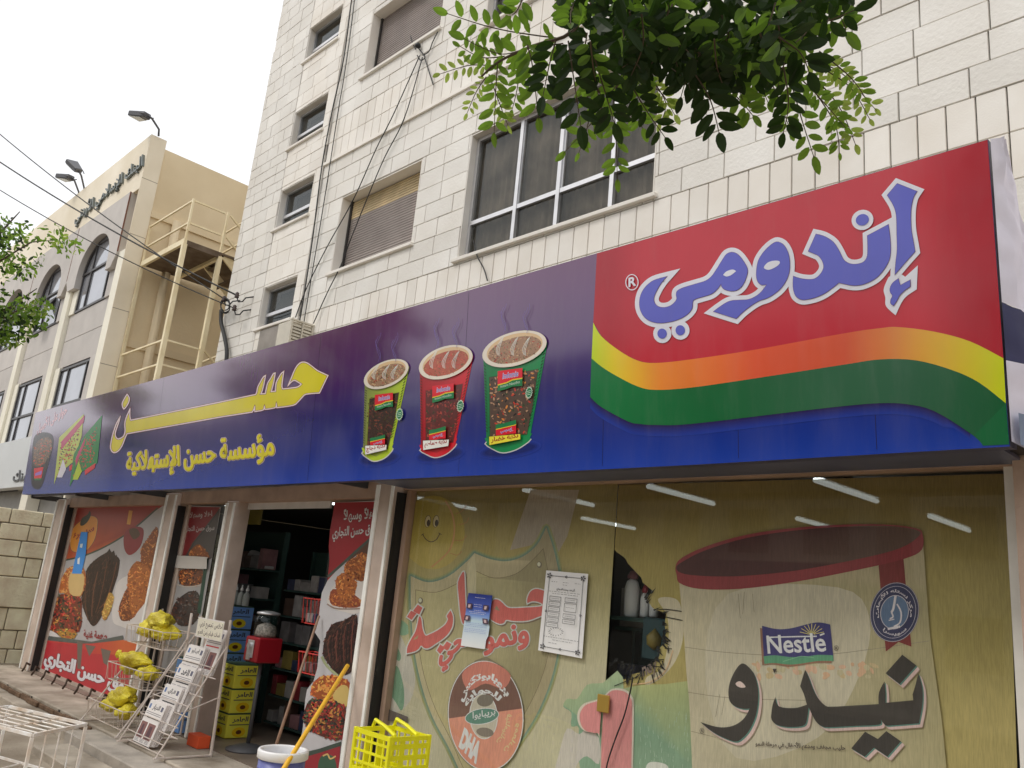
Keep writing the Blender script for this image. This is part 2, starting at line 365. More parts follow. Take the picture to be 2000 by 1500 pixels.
# ================================================================ APARTMENT BUILDING (set back behind the shop roof)
WY = 2.6
apt = thing('apartment_building', (-6.5, WY, 2.9), 'pale limestone apartment building rising behind the shop sign', 'building')
wins = [(-12.8, -11.7, 5.62, 6.37), (-12.8, -11.7, 7.45, 8.21), (-12.8, -11.7, 9.04, 9.775), (-12.8, -11.7, 10.84, 11.56), (-12.8, -11.7, 12.5, 13.2),
        (-10.7, -8.7, 6.17, 7.46), (-10.65, -8.7, 9.6, 10.83), (-7.67, -4.66, 5.69, 7.46), (-7.67, -4.66, 9.12, 10.89),
        (-3.2, -1.7, 9.6, 10.89)]
XL, XR, ZT = -14.22, 1.6, 13.6
def free(x0, x1, z0, z1):
    """pieces of the rectangle left after the window openings are cut"""
    out = [(x0, x1, z0, z1)]
    for a, b, c, d in wins:
        nxt = []
        for p in out:
            if p[0] >= b or p[1] <= a or p[2] >= d or p[3] <= c: nxt.append(p); continue
            if p[0] < a: nxt.append((p[0], a, p[2], p[3]))
            if p[1] > b: nxt.append((b, p[1], p[2], p[3]))
            lo, hi = max(p[0], a), min(p[1], b)
            if p[2] < c: nxt.append((lo, hi, p[2], c))
            if p[3] > d: nxt.append((lo, hi, d, p[3]))
        out = nxt
    return [p for p in out if p[1]-p[0] > .03 and p[3]-p[2] > .03]
back = MB()
zs = sorted({2.62, ZT, *[q for a in wins for q in a[2:]]})
for i in range(len(zs)-1):
    cuts = sorted([(a[0], a[1]) for a in wins if a[2] < zs[i+1] and a[3] > zs[i]]); x = XL+.01
    for a, b in cuts+[(XR-.01, None)]:
        back.box(x, a, WY+.004, WY+.3, zs[i], zs[i+1]); x = b
back.box(XL+.01, XR-.01, WY+.3, WY+9, 2.62, 2.72).box(XL+.01, XL+.3, WY+.3, WY+9, 2.72, ZT).box(XR-.3, XR-.01, WY+.3, WY+9, 2.72, ZT)
back.box(XL+.01, XR-.01, WY+.3, WY+9, ZT-.2, ZT).box(XL+.31, XR-.31, WY+2.6, WY+2.7, 2.72, ZT-.2)
back.build('mortar_wall', M_joint, apt)
stones = []
rs = random.Random(3)
def course(x0, x1, z0, z1, lmin, lmax, proud=.02, gap=.0034, mt=0):
    x = x0-rs.uniform(0, lmin)
    while x < x1:
        ln = rs.uniform(lmin, lmax); a, b = max(x, x0), min(x+ln, x1); x += ln
        if b-a < .04: continue
        for p in free(a, b, z0, z1):
            l = p[0]+(gap if p[0] > x0+.001 else .001); r = p[1]-(gap if p[1] < x1-.001 else .001)
            stones.append((l, r, p[2]+gap*.8, p[3]-gap*.8, proud+rs.uniform(-.0035, .0035), mt))
H = .2655
rows = [(5.62+H*k, 5.62+H*(k+1)) for k in range(10)]+[(9.05+H*k, 9.05+H*(k+1)) for k in range(17)]
for a, b in rows:
    if a > ZT: break
    for (x0, x1, mt) in ((XL, -12.83, 0), (-12.80, -11.45, 1), (-11.42, XR, 0)):
        course(x0, x1, a, b, .36 if x1 < -11 else .42, .5 if x1 < -11 else .58, .02 if mt == 0 else .028, .0034 if mt == 0 else .0015, mt)
for a, b in ((4.85, 5.235), (5.235, 5.62), (8.275, 8.66), (8.66, 9.05)):
    for (x0, x1, mt) in ((XL, -12.83, 0), (-12.80, -11.45, 1)):
        course(x0, x1, a, (a+b)/2, .36, .5, .02 if mt == 0 else .028, .0034 if mt == 0 else .0015, mt); course(x0, x1, (a+b)/2, b, .36, .5, .02 if mt == 0 else .028, .0034 if mt == 0 else .0015, mt)
    x = -11.42
    while x < XR:
        for p in free(x, min(x+.2115, XR), a, b): stones.append((p[0]+.0038, p[1]-.0038, p[2]+.003, p[3]-.003, .016+rs.uniform(-.002, .002), 2))
        x += .2115
for z0, z1 in ((2.62, 3.35), (3.35, 4.1), (4.1, 4.85)):
    course(XL, XR, z0, z1, .8, 1.1)
_b = FP/2000*1024
def vis(s):
    c = Vector(((s[0]+s[1])/2, WY, (s[2]+s[3])/2))-CAM; z = c.dot(_f); x = 1000+FP*c.dot(_r)/z; y = 750-FP*c.dot(_u)/z
    inn = -20 < x < 2020 and -20 < y < 806-.287*(x-69)+10
    return (inn, (s[1]-s[0])*(s[3]-s[2])/z**2)
stones.sort(key=vis, reverse=True)
rest = {0: MB(), 1: MB(), 2: MB()}
for i, (x0, x1, z0, z1, pr, mt) in enumerate(stones):
    b = MB() if i < 300 else rest[mt]
    e = .004
    b.hexa([(x0, WY, z0), (x1, WY, z0), (x1, WY, z1), (x0, WY, z1), (x0+e, WY-pr, z0+e), (x1-e, WY-pr, z0+e), (x1-e, WY-pr, z1-e), (x0+e, WY-pr, z1-e)])
    if i < 300: b.build('stone', (M_stone, M_stone2, M_stone2)[mt], apt)
for k, b in rest.items(): tag(b.build('stonework', (M_stone, M_stone2, M_stone2)[k], apt), kind='stuff')
# side wall of stone on the left end, string course
side = MB()
for k in range(38):
    for j in range(18): side.box(XL-.02, XL+.012, WY+.01+j*.5+.2*(k % 2), WY+.5+j*.5+.2*(k % 2)-.008, 2.6+k*.29, 2.885+k*.29)
tag(side.build('side_stonework', M_stone, apt), kind='stuff')
box('string_course', -11.43, XR, WY-.055, WY, 8.235, 8.285, M_stone2, apt)
# window reveals, sills and fittings
shut_m = mat('brown_roller_shutter', S(132, 122, 116, .8), .55, noise=(3, .12, 5)); shut_dirty = mat('sun_bleached_slat', S(185, 165, 128, .8), .7, noise=(3, .2, 5))
for (x0, x1, z0, z1) in wins:
    box('sill', x0-.07, x1+.05, WY-.07, WY+.12, z0-.045, z0+.005, M_stone2, apt, bevel=.006)
    rv = MB(); rv.box(x0-.002, x0+.012, WY-.018, WY+.3, z0+.006, z1).box(x1-.012, x1+.002, WY-.018, WY+.3, z0+.006, z1).box(x0+.013, x1-.013, WY-.016, WY+.3, z1-.012, z1+.002)
    rv.build('window_reveal', M_stone2, apt)
def slatted(x0, x1, z0, z1, bleach):
    sh = MB(); bl = MB(); n = int((z1-z0)/.042)
    w_ = box('roller_shutter', x0+.02, x1-.02, WY+.19, WY+.22, z0, z1-.01, M_dark, apt)
    for i in range(n):
        za = z0+.008+i*.042
        MB().hexa([(x0+.03, WY+.165, za), (x1-.03, WY+.165, za), (x1-.03, WY+.19, za), (x0+.03, WY+.19, za),
                   (x0+.03, WY+.172, za+.037), (x1-.03, WY+.172, za+.037), (x1-.03, WY+.19, za+.037), (x0+.03, WY+.19, za+.037)]).build('slat', shut_dirty if bleach and i > n-9 and (i % 2 or i > n-7) else shut_m, w_)
    for xa, xb in ((x0+.012, x0+.05), (x1-.05, x1-.012)): box('shutter_rail', xa, xb, WY+.14, WY+.19, z0+.006, z1-.013, M_dark, w_)
slatted(-10.7, -8.7, 6.17, 7.46, True); slatted(-10.65, -8.7, 9.6, 10.83, False); slatted(-3.2, -1.7, 9.6, 10.89, False)
def alu_window(x0, x1, z0, z1, vert, horiz, y=WY+.11, t=.05, mt=None, name='window', curtain=True, short=()):
    mt = mt or M_alu
    wn = MB().box(x0+.013, x0+t+.013, y-.03, y+.03, z0+.008, z1-.013).box(x1-t-.013, x1-.013, y-.03, y+.03, z0+.008, z1-.013)
    wn.box(x0+t+.014, x1-t-.014, y-.03, y+.03, z0+.008, z0+t).box(x0+t+.014, x1-t-.014, y-.03, y+.03, z1-t-.013, z1-.013)
    f = wn.build(name, mt, apt)
    hh = sorted([z0+t, *horiz, z1-t-.013])
    for h in horiz: MB().box(x0+t+.014, x1-t-.014, y-.034, y+.034, h-.028, h+.028).build('transom', mt, f)
    for v in vert:
        MB().box(v-t*.55, v+t*.55, y-.042, y+.042, z0+t+.002, z1-t-.015).build('mullion', mt, f)
    xs = [x0+t+.014]+sorted(vert)+[x1-t-.014]
    for i in range(len(xs)-1):
        for j in range(len(hh)-1):
            MB().box(xs[i]+.004, xs[i+1]-.004, y-.004+.004*((i+j) % 2), y+.002+.004*((i+j) % 2), hh[j], hh[j+1]).build('pane', M_tintglass, f)
    if curtain:
        cu = MB(); n = int((x1-x0)/.035); ys = [y+.075+.016*math.sin(i*1.9)+.012*math.sin(i*.7) for i in range(n+1)]
        for i in range(n):
            a, b = x0+.03+(x1-x0-.06)*i/n, x0+.03+(x1-x0-.06)*(i+1)/n
            cu.add([(a, ys[i], z0), (b, ys[i+1], z0), (b, ys[i+1], z1), (a, ys[i], z1)], [(0, 1, 2, 3)])
        cu.build('curtain', M_curtain, f)
    return f
M_tintglass = glassmat('tinted_pane', (.80, .79, .77), through=.82)
bw = alu_window(-7.67, -4.66, 5.69, 7.46, [-6.8, -6.1, -5.3], [6.21])
for xa, xb in ((-6.80, -6.76), (-6.15, -6.05)): box('sash_stile', xa, xb, WY+.09, WY+.115, 6.24, 7.40, M_alu, bw)
alu_window(-7.67, -4.66, 9.12, 10.89, [-6.8, -6.1, -5.3], [9.64])
for (x0, x1, z0, z1) in wins[:5]:
    f = alu_window(x0, x1, z0, z1, [], [z0+.27], t=.035, curtain=False)
    MB().hexa([(x0+.06, WY+.14, z0+.32), (x1-.06, WY+.14, z0+.32), (x1-.06, WY+.15, z0+.34), (x0+.06, WY+.15, z0+.34),
               (x0+.06, WY+.30, z1-.07), (x1-.06, WY+.30, z1-.07), (x1-.06, WY+.31, z1-.06), (x0+.06, WY+.31, z1-.06)]).build('tilted_sash', mat('dusty_glass', (.17, .16, .155), .12, spec=.7), f)
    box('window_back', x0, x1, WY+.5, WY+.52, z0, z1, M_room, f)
# air conditioner in the lowest small window
ac = thing('air_conditioner', (-11.15, WY-.2, 4.85), 'cream louvred window air conditioner sticking out of the wall above the sign', 'air conditioner')
ac_m = mat('cream_metal', (.62, .57, .47), .5, noise=(5, .1, 4))
box('casing', -11.33, -10.975, WY-.40, WY-.02, 4.85, 5.35, ac_m, ac, bevel=.01)
for i in range(9):
    z = 4.88+i*.05
    for ya, yb in ((WY-.37, WY-.22), (WY-.19, WY-.05)): MB().hexa([(-10.96, ya, z), (-10.96, yb, z), (-10.975, yb, z+.035), (-10.975, ya, z+.035), (-10.935, ya, z-.012), (-10.935, yb, z-.012), (-10.95, yb, z+.022), (-10.95, ya, z+.022)]).build('louvre', ac_m, ac)
for ya, yb in ((WY-.405, WY-.375), (WY-.215, WY-.195), (WY-.045, WY-.02)): box('grille_frame', -10.974, -10.925, ya, yb, 4.85, 5.35, ac_m, ac)
box('grille_frame', -10.974, -10.92, WY-.41, WY-.018, 5.351, 5.375, ac_m, ac)
box('mounting_board', -12.62, -11.75, WY-.045, WY-.03, 4.9, 5.56, mat('grey_board', (.30, .27, .24), .8, noise=(4, .2, 5)), ac)

# ================================================================ BANK BUILDING (left)
BY = 1.5; BX = -16.91
bank = thing('bank_building', (-22, BY, -.2), 'beige three storey bank building with arched windows left of the apartment block', 'building')
M_bank = mat('cream_cladding', S(226, 216, 198, .82), .8, noise=(.9, .08, 6, (1, .97, .9)), bump=(40, .1))
M_bankside = mat('tan_plaster', S(208, 193, 164, .78), .9, noise=(.6, .09, 7, (1, .96, .9)), bump=(25, .25))
M_bgrey = mat('grey_cladding', S(186, 180, 174, .82), .75, noise=(2, .08, 6), bump=(30, .12))
M_bpil = mat('pale_pilaster', S(226, 220, 204, .82), .75, noise=(1.2, .07, 5))
M_bframe = mat('bronze_frame', (.05, .045, .045), .4)
M_bglass = mat('mirror_glass', (.42, .43, .47), .06, .5, noise=(1.2, .1, 2))
LX = -31.0
cor = MB().box(BX-.02, BX, BY+.0, BY+.33, -.3, 10.31).box(LX, BX-.021, BY, BY+.33, 9.06, 10.31)
cor.build('parapet', M_bank, bank)
sw = MB().box(BX-.25, BX-.021, BY+.331, 14, -.3, 10.12); sw.build('side_wall', M_bankside, bank)
box('rear_core', LX, BX-.251, BY+.34, 14, -.3, 10.1, M_bankside, bank)
for z in (8.55, 5.76): MB().box(BX-.02, BX+.03, BY+.332, 6, z, z+.15).build('floor_band', M_bankside, bank)
MB().tube([(BX+.09, 2.35, 8.62), (BX+.09, 2.35, .0)], .085, 12).build('downpipe', M_bankside, bank, smooth=True)
for z in (9.3, 8.05, 6.45, 5.3): box('panel_joint', BX-.001, BX+.0015, BY+.004, BY+.328, z, z+.012, mat('joint_shadow', (.33, .27, .2), .9), bank)
for i in range(4):
    xr = -17.25-3.1*i; xl = xr-3.1
    # pilaster on the right of each bay
    box('pilaster', xr-.02, xr+.338 if i == 0 else xr+.34, BY+.001, BY+.3, -.3, 7.72, M_bpil, bank)
    # grey arched head panel
    ax0, ax1, sp, ah = xr-2.42, xr-.52, 7.72, .74
    arc = [(ax1, sp-.3)]+[((ax0+ax1)/2+(ax1-ax0)/2*math.cos(t), sp+ah*math.sin(t)) for t in [math.pi*k/20 for k in range(21)]]+[(ax0, sp-.3)]
    outer = [(xr, sp-.02), (xr, 9.06), (xl, 9.06), (xl, sp-.02), (xl+.22, sp-.3)]
    loop = outer+arc[::-1]+[(xr-.22, sp-.3)]
    tri = tessellate_polygon([[Vector((a, b, 0)) for a, b in loop]]); m_ = MB(); n_ = len(loop)
    m_.add([(a, BY-.05, b) for a, b in loop]+[(a, BY+.28, b) for a, b in loop], [list(t) for t in tri]+[[n_+q for q in t] for t in tri]+[[k, (k+1) % n_, n_+(k+1) % n_, n_+k] for k in range(n_)])
    m_.build('arch_panel', M_bgrey, bank)
    ring = []      # dark frame following the arch
    for k in range(21):
        t_ = math.pi*k/20; ring.append(((ax0+ax1)/2+((ax1-ax0)/2-.03)*math.cos(t_), BY+.09, sp+(ah-.03)*math.sin(t_)))
    MB().tube(ring, .03, 6).build('arch_frame', M_bframe, bank)
    box('panel_edge', xr-.004, xr+.012, BY-.056, BY-.03, sp, 9.06, mat('rust_line', (.22, .10, .07), .8), bank)
    # windows: arched above, tall below
    for (z0, z1, nm) in ((6.86, 8.42, 'arched_window'), (3.98, 5.56, 'window')):
        f = MB().box(ax0+.002, ax1-.002, BY+.11, BY+.14, z0, z1).build(nm, M_bglass, bank)
        fr = MB(); mid = ax0+(ax1-ax0)*.28
        for v in (ax0+.03, mid, ax1-.22): fr.box(v-.025, v+.025, BY+.08, BY+.109, z0+.03, z1-.03)
        for h in (z0+.015, z1-.035, z0+(.9 if nm != 'window' else .72)): fr.box(ax0+.003, ax1-.003, BY+.076, BY+.109, h-.025, h+.025)
        fr.build('frame', M_bframe, f)
    for (z0, z1) in ((5.6, 6.22), (6.235, 6.84)): box('spandrel_panel', xl+.36, xr-.022, BY+.1, BY+.26, z0, z1, M_bgrey, bank)
    box('spandrel_panel', xl+.36, xr-.022, BY+.1, BY+.26, -.3, 3.96, M_bgrey, bank)
    box('window_jamb', ax1+.001, xr-.023, BY+.06, BY+.26, 3.97, 5.59, M_bgrey, bank); box('window_jamb', xl+.361, ax0-.001, BY+.06, BY+.26, 3.97, 5.59, M_bpil, bank)
    box('window_jamb', ax1+.001, xr-.023, BY+.06, BY+.26, 6.85, 7.41, M_bgrey, bank); box('window_jamb', xl+.361, ax0-.001, BY+.06, BY+.26, 6.85, 7.41, M_bpil, bank)
# open casement of the second bay
MB().hexa([(-22.0, BY-.25, 6.95), (-21.5, BY-.25, 6.95), (-21.5, BY-.22, 6.95), (-22.0, BY-.22, 6.95), (-22.0, BY+.16, 7.75), (-21.5, BY+.16, 7.75), (-21.5, BY+.19, 7.75), (-22.0, BY+.19, 7.75)]).build('open_casement', M_bframe, bank)
# raised lettering along the parapet
pl = Plane((0, BY-.004, 0), (0, -1, 0)); cv = Canvas(pl)
def raised(body, p0, p1, p2, m, depth=.05, grow=.012):
    vs, fs, isl = text_mesh(body, grow); x0, x1 = min(v[0] for v in vs), max(v[0] for v in vs); y0, y1 = min(v[1] for v in vs), max(v[1] for v in vs)
    a, b, c = (Vector(pl.px(*q)) for q in (p0, p1, p2)); o = MB()
    uv = [a+(b-a)*((x-x0)/(x1-x0))+(c-a)*((y-y0)/(y1-y0)) for x, y in vs]; n = len(uv)
    ed = {}
    for f in fs:
        for i in range(len(f)):
            e = (f[i], f[(i+1) % len(f)]); k = tuple(sorted(e)); ed[k] = None if k in ed else e
    o.add([pl.xyz(*q, depth+.00004*(isl[i] % 5)) for i, q in enumerate(uv)]+[pl.xyz(*q, .002) for q in uv], fs+[[e[0], e[1], n+e[1], n+e[0]] for e in ed.values() if e])
    return o.build('lettering', m, bank)
M_let = mat('grey_metal_letters', (.16, .18, .17), .4, .4)
raised('البنك الإسلامي الأردني', (148, 447), (281, 337), (152, 412), M_let)
# white fascia with its own lettering
fa = box('fascia', -25.5, -17.6, BY-.3, BY-.06, 2.9, 3.95, mat('white_fascia', (.68, .70, .70), .5, noise=(1, .05, 4)), bank)
pl = Plane((0, BY-.302, 0), (0, -1, 0))
raised('البنك', (26, 946), (60, 943), (28, 920), mat('dark_letters', (.1, .1, .1), .5), .02, .02)
box('ground_column', -19.05, -18.6, BY-.25, BY-.02, -.3, 2.89, M_bpil, bank); box('ground_shutter', -25, -17.5, BY-.01, BY+.05, -.3, 2.88, mat('grey_shutter', (.28, .27, .25), .6, noise=(3, .1, 4)), bank)

# roof floodlights
def flood(bx, bz, hx, hz, ang, label):
    t = thing('floodlight', (bx, BY+.12, bz), label, 'floodlight', 'floodlights on the bank parapet')
    m = mat('floodlight_grey', (.10, .10, .11), .45); b = Vector((bx, BY+.12, bz)); h = Vector((hx, BY-.2, hz))
    MB().tube(spline([tuple(b), (b.x, 0), ][:1]*1 or [b], 1) if False else [b, b+Vector((.0, -.02, (hz-bz)*.55)), b.lerp(h, .75)+Vector((.03, 0, (hz-bz)*.16)), h], .022, 8).build('arm', m, t, smooth=True)
    d = Vector((-math.cos(ang), -.35, math.sin(ang))).normalized(); s = Vector((0, 1, 0)).cross(d).normalized(); y = d.cross(s)
    a = h+d*.04; e = h+d*.46
    hd = MB().hexa([a+y*.09+s*.06, a-y*.09+s*.06, a-y*.09-s*.06, a+y*.09-s*.06, e+y*.15+s*.03, e-y*.15+s*.03, e-y*.15-s*.08, e+y*.15-s*.08]).build('head', m, t, bevel=.015)
    q = -s; MB().hexa([a+d*.1+y*.08+q*.078, a+d*.1-y*.08+q*.078, a+d*.1-y*.08+q*.065, a+d*.1+y*.08+q*.065, e-d*.04+y*.13+q*.092, e-d*.04-y*.13+q*.092, e-d*.04-y*.13+q*.07, e-d*.04+y*.13+q*.07]).build('lens', mat('lamp_lens', (.35, .36, .33), .2), hd)
    for sg_ in (1, -1): MB().tube([h+y*.11*sg_-d*.02, h+y*.13*sg_+d*.12], .012, 6).build('bracket', m, t)
q = at(308, 264, BY+.1); g = at(290, 226, BY-.2); flood(q.x, 10.3, g.x, g.z, .25, 'single floodlight on a curved arm at the bank roof corner')
q = at(155, 371, BY+.1); g = at(141, 347, BY-.2); flood(q.x, 10.3, g.x, g.z, .22, 'lower floodlight of the pair, its dark head turned level, on the bank parapet')
q = at(166, 361, BY+.1); g = at(155, 336, BY-.2); flood(q.x, 10.3, g.x, g.z, .85, 'upper floodlight of the pair, its lens tipped up, on the bank parapet')

# ================================================================ ACROSS THE STREET (seen only as reflections in sign and glass)
M_opp = [mat(f'opposite_render_{i}', c_, .85, noise=(.4, .08, 5)) for i, c_ in enumerate(((.42, .38, .32), (.36, .33, .29), (.46, .42, .36), (.34, .30, .26)))]
for i, (x0, x1, h_) in enumerate(((-160, -112, 9.6), (-111, -86, 8.8), (-85, -63, 9.4), (-62, -44, 8.6), (-43.5, -27, 7.2), (-26, -10, 8.2), (-9, 8, 6.8), (9, 26, 9.4))):
    t = thing('opposite_building', ((x0+x1)/2, -24, -.2), f'plain {["long buff", "low ochre", "tall grey", "buff", "grey", "pale", "brown", "cream"][i]} building across the street, mirrored in the shop glass', 'building', 'buildings across the street')
    box('wall', x0, x1, -30, -20, -.3, h_, M_opp[i % 4], t)
    for f_ in range(int(h_//2.9)):
        for k in range(int((x1-x0)//2.6)): box('window', x0+.8+k*2.6, x0+2.2+k*2.6, -20.0, -19.95, .9+f_*2.9, 2.3+f_*2.9, M_tint, t)
# ================================================================ FIRE ESCAPE between the two buildings
fe = thing('fire_escape', (-15.85, 2.2, -.3), 'cream painted steel fire escape in the gap beside the bank', 'fire escape')
M_cream = mat('cream_paint', S(224, 212, 180, .82), .5, noise=(3, .1, 6, (1, .93, .8)))
M_under = mat('rusted_steel_deck', (.16, .12, .085), .8, noise=(4, .35, 8, (1, .85, .7)))
fx0, fx1, fy0, fy1 = BX+.07, -14.78, 1.82, 2.55
for zt in (7.48, 4.72):
    dk = box('deck', fx0, fx1, fy0+.06, fy1+.9, zt-.02, zt+.02, M_under, fe)
    MB().box(fx0, fx1, fy0, fy0+.055, zt-.06, zt+.05).build('edge_beam', M_cream, fe); MB().box(fx1-.05, fx1, fy0+.056, fy1, zt-.09, zt-.022).build('edge_beam', M_under, fe)
    MB().bar((fx0+.1, fy1+.02, zt-.05), (fx1-.06, fy1+.02, zt-.05), .06, .08).build('joist', M_cream, fe)
    for h in (.83, .37):
        MB().bar((fx0, fy0+.03, zt+h), (fx1-.04, fy0+.03, zt+h), .032).build('rail', M_cream, fe)
        MB().bar((fx1-.03, fy0+.06, zt+h), (fx1-.03, fy1-.05, zt+h), .032).build('rail', M_cream, fe)
        MB().bar((fx1-.03, fy1+.05, zt+h), (fx1-.03, fy1+2.2, zt+h-1.6), .032).build('stair_rail', M_cream, fe)
        MB().bar((fx1-.9, fy1+.35, zt+h-.05), (fx1+.5, fy1+.35, zt+h+.02), .03).build('rail', M_cream, fe)
    MB().bar((fx1-.9, fy1+.35, zt+.02), (fx1-.9, fy1+.35, zt+.86), .035).build('rail_post', M_cream, fe)
    MB().bar((fx0+.0, fy0+.03, zt), (fx0+.0, fy0+.03, zt+.85), .035).build('rail_post', M_cream, fe)
    st = MB(); a = Vector((fx1-.05, fy1+.1, zt)); b = Vector((fx1-.05, fy1+2.6, zt-1.9))
    MB().bar(a, b, .04, .16).build('stringer', M_cream, fe); MB().bar(a-Vector((.8, 0, 0)), b-Vector((.8, 0, 0)), .04, .16).build('stringer', M_cream, fe)
    for k in range(9):
        p = a.lerp(b, (k+.5)/9); MB().box(p.x-.77, p.x-.03, p.y-.11, p.y+.11, p.z-.012, p.z+.012).build('tread', M_under, fe)
for x, y in ((fx1-.035, fy0+.03), (fx1-.035, fy1)):
    MB().box(x-.04, x+.04, y-.04, y+.04, -.3, 7.42).build('post', M_cream, fe)
    MB().box(x-.018, x+.018, y-.018, y+.018, 7.42, 8.35).build('post', M_cream, fe)
MB().box(fx0-.03, fx0+.03, fy0+.0, fy0+.06, -.3, 7.42).build('post', M_cream, fe)

# ================================================================ STONE BOUNDARY WALL left of the shop
bwl = thing('boundary_wall', (-16.0, .3, -.2), 'low wall of rough squared stone left of the shop front', 'wall')
M_rs = mat('rough_tan_stone', S(204, 184, 162, .60), .92, noise=(3, .2, 7, (1, .97, .93)), bump=(22, .6))
box('core', -16.4, -16.03, -3.2, BY-.1, -.3, 2.3, mat('tan_mortar', (.27, .22, .17), .95), bwl)
r2 = random.Random(11); z = -.25; k = 0
for h in (.3, .3, .36, .5, .32, .27, .27, .25):
    y = -3.2-r2.uniform(0, .3); ledge = k == 3
    while y < BY-.15:
        ln = 1.6 if ledge else r2.choice((.25, .45, .5, .6)); a, b = max(y, -3.2), min(y+ln, BY-.12); y += ln
        if b-a < .08: continue
        pr = .07 if ledge else r2.uniform(.015, .04)
        MB().box(-16.035, -16.0+pr-.02, a+.008, b-.008, z+.008, z+h-.008).build('stone', M_rs, bwl, bevel=.012)
    z += h; k += 1
# ================================================================ SHOP BUILDING
shop = thing('shop_building', (-7, .6, 0), 'ground floor grocery shop with glazed front under the long sign', 'building')
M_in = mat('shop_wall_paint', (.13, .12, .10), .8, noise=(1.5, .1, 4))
M_post = mat('dusty_metal_post', S(160, 146, 136, .60), .5, noise=(3, .22, 7, (1, .95, .9)))
M_postl = mat('pale_metal_edge', S(196, 186, 176, .5), .45, noise=(5, .1, 6))
M_lint = mat('brown_metal_beam', S(120, 100, 86, .42), .55, noise=(4, .18, 6))
GY = .60
box('roof_slab', -14.0, 1.6, .57, 2.58, 2.62, 2.88, M_concrete, shop)
box('ceiling', -13.8, 1.4, .72, 7.2, 2.575, 2.6, mat('ceiling_grey', (.22, .21, .19), .8), shop)
box('floor', -13.9, 1.5, .452, 7.2, -.1, .004, mat('shop_floor_tiles', (.24, .19, .15), .45, noise=(4, .15, 5)), shop)
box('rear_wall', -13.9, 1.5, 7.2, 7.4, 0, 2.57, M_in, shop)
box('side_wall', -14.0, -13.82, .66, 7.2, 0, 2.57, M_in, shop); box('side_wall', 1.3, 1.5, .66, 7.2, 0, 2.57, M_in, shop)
def post(x0, x1, y0=.45, y1=.66, z1=2.44):
    o = box('pillar', x0, x1, y0, y1, .002, z1, M_post, shop, bevel=.006)
    box('edge_strip', x0+.004, x0+.05, y0-.014, y0-.001, .004, z1-.02, M_postl, o); box('edge_strip', x1-.035, x1-.004, y0-.014, y0-.001, .004, z1-.02, M_postl, o)
    return o
post(-13.93, -13.52); post(-9.93, -9.63); post(-8.41, -8.2, .47, .64, 2.33); bp = post(-5.72, -5.475)
box('shutter_channel', -5.474, -5.462, .475, .57, .01, 2.36, M_black, bp); box('shutter_channel', -13.519, -13.508, .475, .57, .01, 2.36, M_black, bp); box('shutter_channel', -9.629, -9.618, .475, .57, .01, 2.3, M_black, bp)  # black strips paint the shade of the recess beside each post
box('pillar', -1.03, 1.5, .42, .66, .002, 2.6, mat('pink_stone_pier', S(160, 140, 126, .6), .8, noise=(3, .15, 6), bump=(30, .3)), shop)
box('lintel', -13.5, -5.73, .50, .70, 2.325, 2.46, M_lint, shop); box('lintel', -5.46, -1.04, .53, .66, 2.385, 2.46, M_lint, shop)
box('header_wall', -14.0, 1.5, .56, .70, 2.462, 2.62, M_concrete, shop)
for x0, x1 in ((-13.5, -9.94), (-9.61, -8.42)):
    f = MB().box(x0, x0+.07, .58, .64, .002, 2.324).build('window_frame', M_post, shop); MB().box(x1-.05, x1, .58, .64, .002, 2.324).build('stile', M_post, f)
    MB().box(x0+.071, x1-.051, .58, .64, .002, .05).build('bottom_rail', M_post, f); MB().box(x0+.071, x1-.051, GY, GY+.006, .051, 2.324).build('pane', M_glass, f)
f = MB().box(-5.455, -5.40, .56, .63, .3, 2.384).build('window_frame', M_lint, shop)
MB().box(-5.46, -1.04, .52, .66, 0.0, .30).build('sill_wall', M_concrete, shop)
MB().box(-1.10, -1.04, .55, .64, .301, 2.384).build('stile', M_postl, f); MB().box(-5.399, -1.101, .57, .63, .301, .34).build('bottom_rail', M_lint, f)
MB().box(-5.399, -3.318, GY, GY+.006, .341, 2.384).build('pane', M_glass, f); MB().box(-3.305, -1.101, GY, GY+.006, .341, 2.384).build('pane', M_glass, f)
# glass clamp on the joint between the two big panes
cl = at(1180, 1374, GY); box('glass_clamp', cl.x-.045, cl.x+.045, GY-.016, GY-.001, cl.z-.05, cl.z+.05, mat('brass_clamp', (.55, .36, .08), .35, .6), f, bevel=.004)
# door leaf that carries the right-hand poster
dl = box('door_leaf', -6.50, -5.74, .575, .583, .03, 2.32, M_glass, shop)
MB().box(-8.19, -6.63, .60, .62, 2.26, 2.324).build('door_head_trim', M_aluw, shop)
